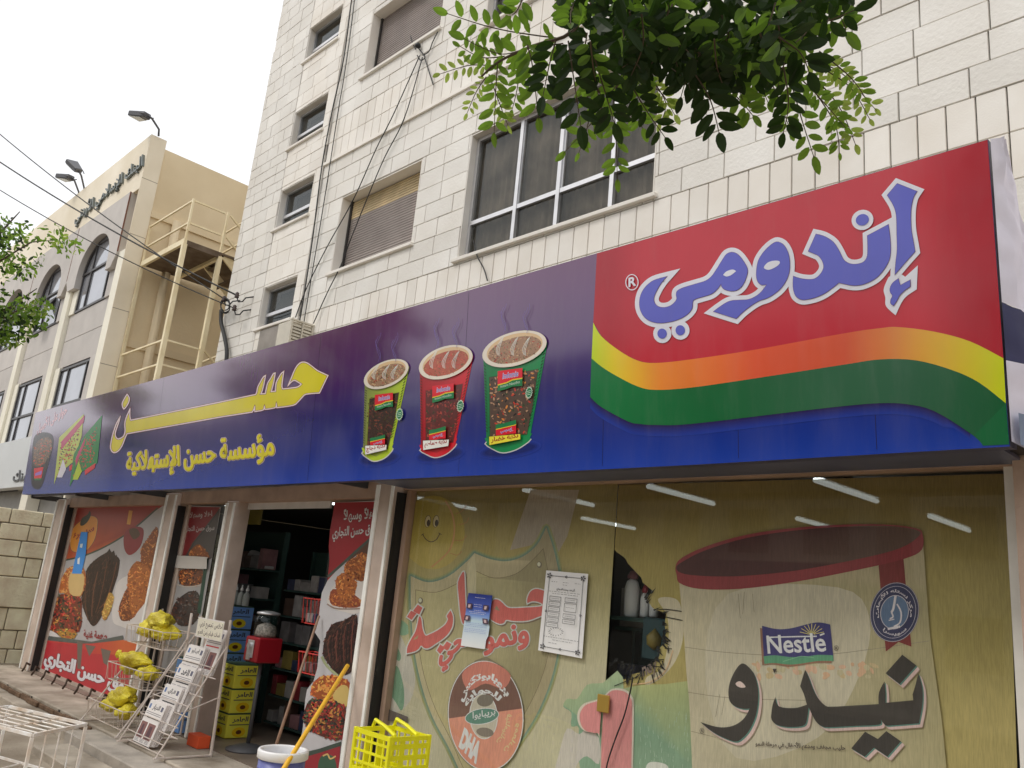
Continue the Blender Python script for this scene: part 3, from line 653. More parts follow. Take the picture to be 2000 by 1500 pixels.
# ceiling fluorescent tubes
M_tube = mat('lit_fluorescent', (.9, .95, 1), .4, emit=(.92, 1, .98, 3.0))
for i, (a, b) in enumerate([((800, 970), (905, 985)), ((1022, 957), (1108, 972)), ((1265, 950), (1366, 972)), ((1592, 938), (1692, 966)), ((1556, 1013), (1720, 1056)), ((1136, 1012), (1180, 1018)), ((1815, 1008), (1868, 1028)), ((636, 981), (644, 985)), ((440, 986), (634, 982))]):
    A, B = atz(*a, 2.5), atz(*b, 2.5); d = (B-A); d = Vector((0.02*(i % 2), max(.9, min(d.y, 1.3)), 0)) if d.y > .15 else Vector((1.1, .1, 0)); B = A+d
    t = thing('fluorescent_light', tuple(A+d/2), ['fluorescent tube seen through the sunny corner of the shop window', 'short fluorescent tube above the shield picture', 'fluorescent tube just right of the window joint', 'yellowish fluorescent tube near the top right of the big window', 'long fluorescent tube seen across the red tin lid', 'distant fluorescent tube low beside the window joint', 'fluorescent tube seen right of the red tin lid', 'bright fluorescent tube end inside the doorway', 'fluorescent tube along the head of the shop doorway'][i], 'ceiling light', 'fluorescent tubes inside the shop')
    MB().bar(A+Vector((0, 0, .045)), B+Vector((0, 0, .045)), .07, .05).build('batten', M_aluw, t); MB().tube([A, B], .016, 10).build('tube', M_tube, t, smooth=True)

# ================================================================ THE LONG SIGN
TILT = math.radians(3.93)
sp = Plane((-7, 0, 2.4), (0, -math.cos(TILT), -math.sin(TILT)))
sign = thing('shop_sign', (-7.5, 0, 2.4), 'long blue and purple shop sign with red logo panel and yellow lettering', 'sign')
M_sign = printmat('sign_print', .11, .5, grime=.1, scale=2.2, coat=1.0, dust=.05); M_ink = printmat('sign_ink', .16, .5, grime=.09, scale=3, coat=.1, dust=.05)
TOP = [(69.5, 806), (360, 726), (650, 643.5), (907, 569.5), (1164.5, 495), (1550, 383), (1930, 272)]
BOT = [(43, 966), (350, 955), (650, 941), (1000, 925.5), (1350, 908), (1660, 890), (1972, 872)]
def along(P, t): x = P[0][0]+(P[-1][0]-P[0][0])*t; i = max(k for k in range(len(P)-1) if P[k][0] <= x+1e-6); a, b = P[i], P[i+1]; f = (x-a[0])/(b[0]-a[0]); return (x, a[1]+(b[1]-a[1])*f)
def ramp(t, stops):
    for i in range(len(stops)-1):
        a, b = stops[i], stops[i+1]
        if t <= b[0]: f = (t-a[0])/(b[0]-a[0]); return tuple(p+(q-p)*f for p, q in zip(a[1], b[1]))
    return stops[-1][1]
def perspx(t, v):    # point on the sign: t along (perspective-correct enough), v from top (0) to bottom (1)
    a, b = along(TOP, t), along(BOT, t); return (a[0]+(b[0]-a[0])*v, a[1]+(b[1]-a[1])*v)
RMP = [(0, S(92, 42, 92, .8)), (.35, S(74, 36, 98, .8)), (.6, S(30, 28, 102, .8)), (.8, S(16, 38, 124, .8)), (1.0, S(16, 56, 156, .8))]
face = Canvas(sp, start=0)
N = 40
for r_ in range(14):
    v0, v1 = r_/14, (r_+1)/14
    face.strip([perspx(i/N, v0) for i in range(N+1)], [perspx(i/N, v1) for i in range(N+1)], (ramp(v0, RMP), ramp(v1, RMP))); face.z = 0
face.build('face_panel', M_sign, sign)
for t_ in (.135, .30, .455, .60, .735, .87):
    a_, b_ = along(TOP, t_), along(BOT, t_); d0 = sp.px(*a_); X_ = d0[0]
    c_ = Canvas(sp, start=.0007); u0 = sp.px(*a_); 
    c_.v = [tuple(sp.xyz(X_-.0012, u0[1]-.01, .0007)), tuple(sp.xyz(X_+.0012, u0[1]-.01, .0007)), tuple(sp.xyz(X_+.0012, sp.px(*b_)[1]+.02, .0007)), tuple(sp.xyz(X_-.0012, sp.px(*b_)[1]+.02, .0007))]; c_.f = [[0, 1, 2, 3]]; c_.c = [(.02, .015, .04)]*4; c_.build('panel_seam', M_ink, sign)
# box behind the face: rim, back sheet, soffit and brackets
def spt(x, y, dep): p = sp.px(x, y); return sp.xyz(p[0], p[1], -dep)
rim = MB()
loop = TOP+BOT[::-1]; n = len(loop)
rim.add([spt(*q, .002) for q in loop]+[spt(*q, .10) for q in loop], [[i, (i+1) % n, n+(i+1) % n, n+i] for i in range(n)]+[[n+i for i in range(n)]])
rim.build('box_frame', mat('navy_sheet', (.055, .06, .11), .45, noise=(3, .2, 4)), sign)
M_navy = mat('dark_blue_soffit', (.10, .11, .17), .4, noise=(2.5, .25, 6))
MB().box(-5.35, -1.0, .105, .50, 2.385, 2.40).build('soffit_sheet', M_navy, sign)
MB().box(-13.9, -5.4, .22, .26, 2.46, 2.52).build('steel_rail', M_dark, sign)
for x in (-13.95, -12.0, -10.1, -5.95, -3.4, -.98):
    b_ = MB().bar((x, .09, 2.44), (x, .56, 2.44), .05, .07).build('bracket', M_dark, sign)
    MB().bar((x, .10, 3.3), (x, 1.2, 2.9), .04).build('brace', M_postl, sign)
MB().box(-14.05, -10.2, .10, .14, 2.43, 2.452).build('lower_trim', M_navy, sign)
# wrinkled white cloth over the right-hand end, with a navy patch
cl_m = mat('white_banner_cloth', S(208, 204, 216, .8), .75, noise=(5, .08, 5)); cl_n = mat('navy_banner_cloth', (.025, .025, .09), .7, noise=(6, .2, 5))
ctop, cbot = spt(1930, 272, 0), spt(1972, 872, 0)
rc = random.Random(5)
def cloth(v0, v1, m, depf, rows, name):
    o = MB(); cols = 7; b0 = 0; pts = []
    for i in range(rows+1):
        v = v0+(v1-v0)*i/rows; p = ctop.lerp(cbot, v); dep = depf(v)
        for j in range(cols):
            u = j/(cols-1); wr = .022*abs(math.sin(9*v+5*u))+.016*abs(math.sin(23*v-7*u+1))+rc.uniform(0, .008)+.006
            pts.append((p.x+.008+(wr if j else 0)+(.03*u if v > .82 else 0), p.y+.001+dep*u, p.z+(.02*math.sin(14*u+3) if j else 0)*(1 if v > .9 else .2)))
    o.add(pts, [[i*cols+j, i*cols+j+1, (i+1)*cols+j+1, (i+1)*cols+j] for i in range(rows) for j in range(cols-1)])
    return o.build(name, m, sign, smooth=True)
cloth(0, .55, cl_m, lambda v: .05+.33*min(1, v*3.2), 22, 'end_cloth'); cloth(.55, .735, cl_n, lambda v: .40, 9, 'end_cloth'); cloth(.735, .985, cl_m, lambda v: .44+.05*math.sin(v*30), 12, 'end_cloth')
cloth(.90, .995, mat('pale_blue_plastic', (.22, .29, .42), .35), lambda v: .6, 5, 'torn_plastic').location.x += .03

# ---- red logo panel with the three-colour wave
c = Canvas(sp, start=.0012)
W1 = spline([(1159, 630), (1175, 657), (1210, 685), (1245, 704), (1280, 709), (1350, 702), (1475, 683), (1650, 651), (1720, 641), (1755, 639), (1825, 648), (1895, 667), (1960, 700)], 4)
W2 = spline([(1155.7, 700), (1175, 716), (1203, 733.5), (1245, 754.5), (1280, 761.5), (1350, 757), (1475, 739), (1650, 712), (1720, 702), (1790, 704), (1860, 723), (1912, 747), (1965, 788)], 4)
W3 = spline([(1153, 775), (1175, 795), (1227, 823), (1250, 828), (1280, 830), (1350, 828), (1545, 805), (1650, 793), (1720, 787.5), (1772, 789.5), (1825, 803), (1895, 846), (1923, 872)], 4)
red = S(184, 36, 52, .8); redd = S(164, 18, 38, .8)
sh = [(x, y+22-(10 if x > 1850 else 0)) for x, y in W3 if x < 1905]
c.strip([q for q in W3 if q[0] < 1905], sh, (S(34, 22, 70, .8), S(28, 54, 146, .8)))
RT = [(1166+(1928.6-1166)*i/48, 0) for i in range(49)]; RT = [(x, 495.2+(384-495.2)*(x-1166)/384 if x < 1550 else 384+(273.2-384)*(x-1550)/378.6) for x, _ in RT]
def w1y(x):
    for a, b in zip(W1, W1[1:]):
        if a[0] <= x <= b[0]: return a[1]+(b[1]-a[1])*(x-a[0])/max(b[0]-a[0], 1e-6)
    return W1[-1][1] if x > W1[-1][0] else W1[0][1]
RB = [(1159+(1960-1159)*i/48, w1y(1159+(1960-1159)*i/48)) for i in range(49)]
c.strip(RT, RB, lambda x, y: ramp(x, [(1150, redd), (1195, redd), (1260, red), (1800, red), (1900, redd), (2000, redd)]))
def band(x, y):
    return ramp(x, [(1150, S(176, 206, 30, .8)), (1200, S(214, 190, 40, .8)), (1290, S(226, 130, 46, .8)), (1480, S(216, 84, 52, .8)), (1650, S(205, 84, 56, .8)), (1740, S(205, 122, 62, .8)), (1840, S(212, 168, 52, .8)), (1965, S(190, 202, 24, .8))])
c.strip(W1, W2, band)
grn = S(20, 112, 62, .8)
c.strip(W2, W3[:-1]+[(1971, 862)], lambda x, y: ramp(x, [(1150, S(16, 112, 58, .8)), (1400, S(12, 92, 48, .8)), (1600, S(44, 96, 66, .8)), (1760, S(44, 92, 66, .8)), (1960, S(10, 84, 46, .8))]))
c.poly([(1920, 870.5), (1905, 848), (1965, 788), (1971, 868)], S(14, 96, 54, .8))
c.build('logo_panel', M_ink, sign)
# logo word, outlined
c = Canvas(sp, start=.0045)
q1 = lambda L: Z(1220, 330, .23341, L); q2 = lambda L: Z(1500, 330, .21333, L)
PA = smooth(q1([(358, 903, 1), (322, 945), (280, 1010), (250, 1085), (265, 1135), (300, 1158), (350, 1160), (400, 1140), (440, 1095), (437, 1050), (450, 1020), (500, 995), (600, 965), (680, 940), (730, 905), (770, 850), (820, 770), (860, 715), (910, 700), (960, 725), (1010, 790), (1035, 850), (1020, 920), (990, 980), (950, 1015), (900, 1025), (845, 1012), (820, 990), (812, 965, 1), (780, 1010), (730, 1050), (650, 1075), (590, 1095), (575, 1120), (570, 1170), (530, 1220), (460, 1260), (370, 1285), (280, 1290), (200, 1265), (150, 1210), (130, 1140), (140, 1060), (180, 990), (250, 935)]), 4)
PAh = smooth(q1([(830, 890, 1), (860, 860), (910, 845), (940, 858, 1), (900, 890), (860, 903)]), 4)
PB = smooth(q2([(60, 680), (100, 672), (150, 700), (190, 770), (205, 860), (200, 950), (170, 1030), (120, 1100), (60, 1150), (0, 1185)])+q1([(1140, 1103), (1090, 1130), (1040, 1165), (990, 1205), (940, 1255, 1), (860, 1230), (750, 1195, 1), (790, 1165), (850, 1125), (900, 1105), (970, 1100), (1040, 1095), (1100, 1070), (1150, 1030), (1195, 970, 1), (1150, 972), (1120, 945), (1108, 900), (1110, 840), (1125, 770), (1160, 710), (1205, 660)]), 4)
PBh = smooth(q1([(1172, 830), (1200, 790), (1250, 772), (1300, 775), (1300, 800), (1260, 830), (1210, 848)]), 4)
PC = smooth(q2([(445, 600, 1), (520, 620), (600, 670), (650, 740), (690, 820), (715, 850), (760, 872), (820, 875), (880, 855), (912, 810), (918, 740), (915, 615, 1), (1000, 570), (1108, 512, 1), (1122, 620), (1128, 720), (1125, 790), (1110, 850), (1070, 920), (1010, 990), (940, 1035), (860, 1065), (780, 1070), (700, 1055), (655, 1045, 1), (600, 1090), (520, 1145), (440, 1180), (350, 1200), (300, 1195), (260, 1165), (240, 1110), (235, 1050), (238, 985, 1), (300, 1005), (380, 1015), (440, 1005), (490, 960), (515, 905), (505, 850), (470, 800), (430, 780), (375, 757, 1)]), 4)
PD = smooth(q2([(1188, 138, 1), (1370, 210, 1), (1340, 260), (1320, 340), (1313, 440), (1318, 560), (1335, 660), (1352, 760, 1), (1280, 840), (1220, 910), (1168, 970, 1), (1175, 860), (1188, 740), (1185, 600), (1183, 480), (1175, 400), (1150, 330), (1097, 245, 1)]), 4)
PE = smooth(q2([(1200, 1008, 1), (1208, 1040), (1218, 1070, 1), (1260, 1045), (1308, 1020, 1), (1308, 1080, 1), (1270, 1105), (1215, 1155), (1185, 1210), (1155, 1255, 1), (1130, 1235), (1130, 1200), (1145, 1165), (1125, 1130), (1125, 1090), (1150, 1045)]), 4)
PEw = smooth(q2([(1375, 885, 1), (1365, 1105, 1), (1250, 1190), (1172, 1342, 1), (1085, 1260), (1078, 1180), (1062, 1110), (1085, 1040), (1110, 990, 1), (1200, 960), (1260, 990, 1)]), 4)
dots = [ell(*q1([(320, 1380)])[0], 9.2, 9.8), ell(*q1([(472, 1352)])[0], 9.2, 9.8), ell(*q2([(870, 470)])[0], 13, 11, -20)]
wht = S(212, 212, 230, .8); blu = S(86, 90, 186, .8); ol = S(110, 60, 96, .8)
c.poly(PEw, wht)
for P_ in (PA, PB, PC, PD): c.stroke(P_, 18.5, wht, True)
for d_ in dots: c.stroke(d_, 17, wht, True); c.poly(d_, wht)
for P_ in (PA, PB, PC, PD, PE): c.stroke(P_, 1.4, ol, True)
c.poly(PA, blu); c.poly(PB, blu)
for P_ in (PC, PD, PE, *dots): c.poly(P_, blu)
c.poly(PAh, wht); c.poly(PBh, wht)
c.stroke(ell(1236, 552, 12, 15), 1.8, wht, True); c.text('R', (1230, 561), (1243, 558), (1230, 544), wht, .03)
c.build('logo_lettering', M_ink, sign)
# ---- yellow shop name
c = Canvas(sp, start=.0015)
a3 = lambda L: Z(200, 700, .13333, L); a4 = lambda L: Z(430, 690, .115, L)
HS = smooth(a3([(262, 858, 1), (215, 940), (180, 1030), (150, 1130), (125, 1250), (122, 1320), (150, 1370), (190, 1380), (240, 1350), (290, 1280), (330, 1180), (362, 1105, 1)])
            + a4([(0, 1085, 1), (545, 1000, 1), (570, 965), (588, 915, 1), (592, 990, 1), (730, 965), (755, 908, 1), (765, 955, 1), (935, 925), (958, 862, 1), (965, 925, 1), (1240, 885), (1330, 820), (1400, 745), (1470, 695), (1690, 675, 1), (1835, 378, 1), (1740, 335), (1650, 290), (1560, 220), (1480, 165), (1400, 150), (1330, 190), (1270, 280), (1220, 400), (1160, 545, 1), (1210, 490), (1265, 460), (1325, 490), (1380, 525, 1), (1320, 572), (1200, 592), (1065, 606, 1), (1052, 560), (1062, 460), (1082, 310, 1), (1045, 340), (1000, 410), (955, 500), (945, 590), (940, 645, 1), (870, 650, 1), (885, 600), (915, 480), (938, 335, 1), (905, 350), (860, 430), (810, 510), (785, 610), (770, 685, 1), (695, 690, 1), (715, 640), (745, 530), (773, 378, 1), (735, 405), (680, 500), (640, 580), (625, 660), (605, 700, 1), (300, 765), (0, 830, 1)])
            + a3([(420, 905, 1), (405, 850), (405, 747, 1), (385, 790), (350, 870), (330, 960), (335, 1050), (325, 1110), (300, 1150), (240, 1180), (205, 1160), (190, 1110), (205, 1040), (240, 940)]), 3)
HD = smooth(a3([(365, 525, 1), (385, 555), (398, 590), (385, 650), (350, 710), (318, 742, 1), (300, 715), (293, 660), (320, 600), (345, 555)]), 4)
yel = S(206, 194, 44, .8); pk = S(226, 204, 208, .8); dr = S(104, 44, 46, .8)
for P_ in (HS, HD):
    c.poly(P_, lambda x, y: S(204, 190, 60, .8) if x < 560 else yel); c.stroke(P_, 3.6, dr, True); c.z += .0001; c.stroke(P_, 2.0, pk, True)
c.build('shop_name', M_ink, sign)
c = Canvas(sp, start=.0015)
for cc_, r_ in ((pk, 2.9), (dr, 2.0), (yel, 1.5)): c.btext('مؤسسة حسن الإستهلاكية', (249, 934), (538, 907), (249, 885), cc_, r_)
c.build('subtitle_lettering', M_ink, sign); c = Canvas(sp, start=.0015)
c.text('حوار على الأصيل', (72, 851), (130, 812), (74, 826), S(226, 180, 190, .8), .03)
c.build('slogan_lettering', M_ink, sign)
# ---- noodle cups
def cup(name, ox, oy, s, rim_c, rx, ry, rot, bl, br, bb, body, body_d, label_poly, pic, pic_cols, tagc, tagtext, tcol, lg, lg2, noodles):
    c = Canvas(sp, start=.0015); k = lambda L: Z(ox, oy, s, L)
    cx, cy = k([rim_c])[0]; rx *= s; ry *= s
    base = smooth(k([bl, ((bl[0]+bb[0])/2-8, bb[1]-20), bb, ((br[0]+bb[0])/2+25, (br[1]+bb[1])/2+22), br]), 4)
    E_ = ell(cx, cy, rx, ry, rot, 40); left = min(E_); right = max(E_)
    shd = ell((k([bl])[0][0]+k([br])[0][0])/2+4, k([bb])[0][1]-4, (k([br])[0][0]-k([bl])[0][0])*.68, 16, -8)
    for i in range(4): c.poly([(shd[0][0]*0+q[0]+(q[0]-cx)*0, q[1]) for q in ell((k([bl])[0][0]+k([br])[0][0])/2+3, k([bb])[0][1]-6, (k([br])[0][0]-k([bl])[0][0])*(.74-.05*i), 17-2.5*i, -8)], tuple(x*(1-.2*i)+y*.2*i for x, y in zip(S(27, 50, 138, .8), S(10, 12, 50, .8))))
    bodyp = [left, k([bl])[0]]+[q for q in base[1:-4]]+[k([br])[0], right]
    c.poly(bodyp, lambda x, y: body if x > cx else body_d)
    c.poly(smooth(k([(bl[0], bl[1]+0), bl[:1]+(bl[1]-35,), (bb[0], bb[1]-42), (br[0], br[1]-35), br, ((br[0]+bb[0])/2+25, (br[1]+bb[1])/2+22), bb, ((bl[0]+bb[0])/2-8, bb[1]-20)]), 3), body)
    c.stroke(base[:-4], 2.0, S(190, 188, 190, .8))
    pp = k(label_poly); c.poly(pp, pic); c.blotches(pp, 210, 3.3, pic_cols, stretch=2.2); c.stroke(pp, 1.0, tuple(x*.4 for x in body), True)
    for i in range(22):                                   # dark ticks down both edges of the cup
        t = .12+.036*i
        a = (left[0]+(k([bl])[0][0]-left[0])*t, left[1]+(k([bl])[0][1]-left[1])*t); b = (right[0]+(k([br])[0][0]-right[0])*t, right[1]+(k([br])[0][1]-right[1])*t)
        c.stroke([(a[0]+1, a[1]-1.2), (a[0]+4.5, a[1]+1.5)], 1.1, S(16, 40, 20, .8)); c.stroke([(b[0]-5.5, b[1]+2.4), (b[0]-1, b[1]-1.8)], 1.1, S(16, 40, 20, .8))
    c.poly(E_, S(216, 206, 192, .8)); inn = ell(cx+.4, cy-1.2, rx*.87, ry*.84, rot, 36); c.poly(inn, S(206, 176, 136, .8))
    low = [q for q in ell(cx+.5, cy+2.0, rx*.83, ry*.72, rot, 36)]; c.poly(low, noodles[0]); c.blotches(low, 260, 2.3, noodles[1], stretch=3.2)
    for wx in (-.42, .02, .38):
        for j in range(3): c.stroke(spline([(cx+rx*wx+j*1.8-6, cy+ry*.35+j), (cx+rx*wx-8+j*3, cy-1), (cx+rx*wx+2+j*2, cy-ry*.6-j*2)], 3), .8, S(226, 222, 214, .8))
    # brand flags: red over green wave
    for (x0, y0, x1, y1, up) in (lg, lg2):
        (X0, Y0), (X1, Y1) = k([(x0, y0)])[0], k([(x1, y1)])[0]; h = Y1-Y0; sl = -.13*(X1-X0)
        f_ = lambda u, v: (X0+(X1-X0)*u, Y0+h*v+sl*u)
        g1 = [f_(0, 0), f_(1, 0), f_(1.0, 1.0), f_(.6, .96), f_(.35, 1.06), f_(0, 1.12)]
        if up:
            c.poly(g1, S(24, 116, 66, .8)); c.poly([f_(0, 0), f_(1, 0), f_(1, .6), f_(.6, .62), f_(.35, .74), f_(0, .8)], S(228, 196, 40, .8)); c.poly([f_(0, 0), f_(1, 0), f_(1, .54), f_(.6, .56), f_(.35, .68), f_(0, .74)], S(206, 26, 46, .8))
            c.text('Indomie', f_(.2, .46), f_(.82, .42), f_(.22, .16), S(225, 215, 230, .8), .05); c.text('Indomie', f_(.2, .46), f_(.82, .42), f_(.22, .16), S(80, 70, 170, .8), .01)
            c.text('Instant Noodles', f_(.12, .95), f_(.9, .82), f_(.12, .8), S(190, 214, 196, .8))
        else:
            c.poly(g1, S(206, 26, 46, .8)); c.poly([f_(0, 0), f_(.4, -.02), f_(1, -.18), f_(1, .26), f_(.5, .36), f_(0, .46)], S(228, 196, 40, .8)); c.poly([f_(0, -.02), f_(.4, -.04), f_(1, -.2), f_(1, .2), f_(.5, .3), f_(0, .38)], S(24, 116, 66, .8))
            c.text('إندومي', f_(.24, .86), f_(.8, .8), f_(.24, .5), S(225, 215, 230, .8), .05); c.text('إندومي', f_(.24, .86), f_(.8, .8), f_(.24, .5), S(80, 70, 170, .8), .01)
    # burst badge
    bx, by = (lg[2]+60, (lg[1]+lg[3])/2+110) if name != 'x' else (0, 0)
    (bx, by), = k([(bx, by)]); pts = []
    for i in range(28): a = 2*math.pi*i/28; r = 1 if i % 2 else .8; pts.append((bx+7.2*r*math.cos(a), by+12.5*r*math.sin(a)-2*math.cos(a)))
    c.poly(pts, S(196, 214, 196, .8)); c.poly([(bx+(x-bx)*.82, by+(y-by)*.82) for x, y in pts], S(30, 116, 76, .8))
    for i in range(3): c.stroke([(bx-3.6, by-3+i*3.4+1), (bx+3.4, by-3+i*3.4-.8)], .9, S(196, 214, 196, .8))
    tp = k(tagc); c.poly(tp, tcol); c.stroke(tp, .8, S(40, 20, 10, .8), True)
    a, b, d_, e_ = tp; ins = lambda p, q, t: (p[0]+(q[0]-p[0])*t, p[1]+(q[1]-p[1])*t)
    L0, L1 = ins(d_, a, .22), ins(e_, b, .22) if False else ins(e_, b, .22)
    p0 = ins(ins(tp[3], tp[0], .2), ins(tp[2], tp[1], .2), .07); p1 = ins(ins(tp[3], tp[0], .2), ins(tp[2], tp[1], .2), .93); p2 = ins(ins(tp[3], tp[0], .86), ins(tp[2], tp[1], .86), .07)
    c.text(tagtext, p0, p1, p2, S(150, 30, 30, .8), .03)
    # printed steam above the cup
    for j, dx in enumerate((-.32, .36)):
        for i in range(3):
            y0 = cy-ry*.92; pts = [(cx+rx*dx+(2+4*math.sin(t*2.6))*math.sin(t*5+i*1.1+j)+i*1.4, y0-t*(44+7*i)) for t in [q/12 for q in range(13)]]
            c.stroke(pts[i:], .55, S(98, 74, 150, .8), miter=False)
    return c.build(name, M_ink, sign)
nd = (S(150, 116, 92, .8), [S(186, 152, 116, .8), S(128, 92, 70, .8), S(166, 128, 96, .8), S(90, 62, 50, .8), S(170, 50, 44, .8), S(92, 96, 66, .8), S(200, 170, 130, .8)])
ndr = (S(168, 84, 66, .8), [S(190, 96, 70, .8), S(160, 56, 50, .8), S(178, 120, 80, .8), S(190, 66, 60, .8), S(96, 80, 50, .8), S(150, 70, 50, .8)])
cup('noodle_cup_print', 680, 620, .22, (348, 505), 212, 112, -24, (133, 1190), (392, 1150), (250, 1278), S(172, 196, 46, .8), S(116, 122, 70, .8),
    [(190, 720), (455, 665), (420, 900), (355, 1170), (165, 1200)], S(52, 32, 26, .8), [S(70, 38, 30, .8), S(40, 26, 22, .8), S(90, 44, 36, .8), S(60, 50, 30, .8), S(110, 54, 40, .8)],
    [(165, 1140), (358, 1132), (355, 1178), (165, 1222)], 'نكهة دجاج', S(226, 222, 216, .8), (250, 690, 410, 815, 1), (208, 1075, 340, 1150, 0), nd)
cup('noodle_cup_print', 680, 620, .22, (877, 400), 248, 138, -19, (648, 1165), (955, 1110), (790, 1245), S(200, 30, 44, .8), S(150, 20, 34, .8),
    [(690, 650), (1020, 590), (985, 820), (935, 1110), (690, 1140)], S(88, 36, 34, .8), [S(110, 40, 36, .8), S(64, 40, 30, .8), S(130, 50, 44, .8), S(160, 60, 50, .8), S(60, 54, 34, .8)],
    [(678, 1095), (912, 1085), (905, 1145), (680, 1182)], 'نكهة طماطم', S(226, 222, 216, .8), (760, 612, 950, 745, 1), (732, 1005, 880, 1095, 0), ndr)
cup('noodle_cup_print', 680, 620, .22, (1487, 282), 294, 148, -16, (1230, 1105), (1615, 1065), (1400, 1202), S(22, 132, 74, .8), S(18, 112, 62, .8),
    [(1255, 530), (1690, 460), (1640, 800), (1590, 1040), (1260, 1060)], S(80, 62, 52, .8), [S(150, 116, 92, .8), S(40, 34, 30, .8), S(180, 140, 110, .8), S(190, 60, 44, .8), S(46, 66, 40, .8), S(206, 130, 60, .8), S(110, 84, 66, .8)],
    [(1266, 1060), (1545, 1035), (1545, 1085), (1268, 1138)], 'نكهة خضار', S(230, 210, 60, .8), (1340, 480, 1560, 640, 1), (1325, 955, 1505, 1055, 0), nd)
# ---- bowl and the two noodle packets at the far left
c = Canvas(sp, start=.0015); k5 = lambda L: Z(0, 780, .14663, L)
c.poly(smooth(k5([(450, 520), (560, 440), (690, 470), (710, 600), (650, 850), (560, 1150), (480, 1195), (420, 1120), (425, 850)]), 4), S(30, 26, 34, .8))
bw_ = smooth(k5([(460, 640), (530, 540), (640, 500), (690, 560), (680, 690), (610, 830), (560, 880), (470, 890), (445, 790)]), 4); c.poly(bw_, S(104, 78, 62, .8)); c.blotches(bw_, 150, 2.0, [S(130, 96, 70, .8), S(80, 60, 44, .8), S(190, 70, 50, .8), S(70, 80, 40, .8), S(150, 110, 80, .8)])
c.poly(k5([(455, 920), (580, 900), (555, 1050), (455, 1055)]), S(206, 40, 54, .8)); c.poly(k5([(470, 985), (560, 950), (552, 1000), (470, 1020)]), S(150, 110, 190, .8)); c.poly(k5([(455, 1055), (555, 1050), (550, 1075), (455, 1075)]), S(40, 120, 60, .8))
for (A_, rim_, inn_) in (([(790, 510), (1118, 195), (1090, 490), (980, 830), (880, 915), (765, 1010), (720, 1135)], S(176, 186, 86, .8), S(210, 205, 215, .8)), ([(985, 730), (1130, 480), (1364, 210), (1300, 850), (1110, 955), (985, 1060), (930, 1165)], S(30, 120, 60, .8), S(170, 190, 40, .8))):
    P_ = k5(A_); c.poly(P_, rim_); mx = sum(q[0] for q in P_)/len(P_); my = sum(q[1] for q in P_)/len(P_)
    Q_ = [(mx+(q[0]-mx)*.74, my+(q[1]-my)*.74) for q in P_]; c.blotches(Q_, 150, 2.2, [S(120, 84, 56, .8), S(160, 70, 50, .8), S(90, 70, 44, .8), S(190, 60, 44, .8)])
    x0, y0 = P_[-1]; c.poly([(x0+6, y0-14), (x0+18, y0-50), (x0+24, y0-30), (x0+16, y0-14)], inn_)
    c.poly([(P_[0][0]+4, P_[0][1]+8), (P_[1][0]+2, P_[1][1]+2), (P_[1][0], P_[1][1]+16), (P_[0][0]+4, P_[0][1]+24)], S(180, 60, 100, .8)); c.poly([(mx+3, my+24), (mx+24, my+10), (mx+22, my+20), (mx+3, my+34)], S(200, 50, 60, .8))
c.build('noodle_packet_print', M_ink, sign)
# ================================================================ WINDOW FILMS AND POSTERS
FK = .335
def F(r, g, b):      # sun-faded inks
    a = (r+g+b)/3; return S(r*.84+a*.16, (g*.84+a*.16)*.995, b*.84+a*.16, FK)
M_film = printmat('perforated_window_film', .5, .3, through=.07, grime=.16, scale=2.5, weave=240)
M_post1 = printmat('poster_vinyl', .4, .4, grime=.12, scale=3)
M_paper = printmat('paper_print', .8, .2, grime=.06, scale=5)
def arc_text(c, body, cx, cy, rx, ry, a0, a1, h, col, grow=.03, flip=False):
    vs, fs, isl = text_mesh(body, grow); x0, x1 = min(v[0] for v in vs), max(v[0] for v in vs); y0, y1 = min(v[1] for v in vs), max(v[1] for v in vs); uv = []
    for x, y in vs:
        a = math.radians(a0+(a1-a0)*(x-x0)/(x1-x0)); k = (y-y0)/(y1-y0)*h*(-1 if flip else 1); uv.append(c.p.px(cx+(rx+k)*math.cos(a), cy-(ry+k)*math.sin(a)))
    c._add(uv, fs, col, [(i % 6)*.00002 for i in isl]); c.z += c.step+.0001
fp = Plane((-3, GY+.018, 1), (0, -1, 0))
film1 = thing('window_film', (-4.4, GY+.008, .34), 'faded yellow window film with smiling sun, shield and red lettering', 'window film')
c = Canvas(fp, start=0, step=.00005); kA = lambda L: Z(760, 920, .38671, L)
def filmbg(x, y): return ramp(y, [(940, F(98, 84, 44)), (1010, F(112, 98, 52)), (1090, F(130, 116, 66)), (1180, F(136, 126, 86)), (1300, F(140, 132, 104)), (1600, F(142, 136, 114))])  # yellow-to-cream print; the darker top has the sign overhang's shade mixed in
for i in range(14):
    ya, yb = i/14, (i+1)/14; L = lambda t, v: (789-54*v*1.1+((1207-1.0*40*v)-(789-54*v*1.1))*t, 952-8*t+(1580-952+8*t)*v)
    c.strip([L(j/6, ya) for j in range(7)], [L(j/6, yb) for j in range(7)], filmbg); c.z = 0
c.z = .0003
c.poly(kA([(715, 95), (960, 95), (900, 330), (850, 420), (790, 300), (740, 370), (610, 400)]), F(124, 112, 96))
c.poly(smooth(kA([(-30, 760), (50, 820), (90, 900), (130, 1000), (120, 1130), (60, 1210), (-20, 1200), (-60, 1000)]), 3), F(140, 134, 122))
gr1, gr2 = F(84, 112, 88), F(96, 124, 98)
c.poly(smooth(kA([(-10, 740), (60, 750), (110, 800), (80, 830), (30, 820), (-10, 790)]), 3), gr2)
c.poly(smooth(kA([(0, 1000), (40, 985), (60, 1030), (75, 1100), (75, 1180), (60, 1210), (35, 1170), (0, 1110)]), 3), gr1)
c.poly(smooth(kA([(10, 880), (30, 870), (60, 930), (50, 960), (20, 930)]), 3), gr1)
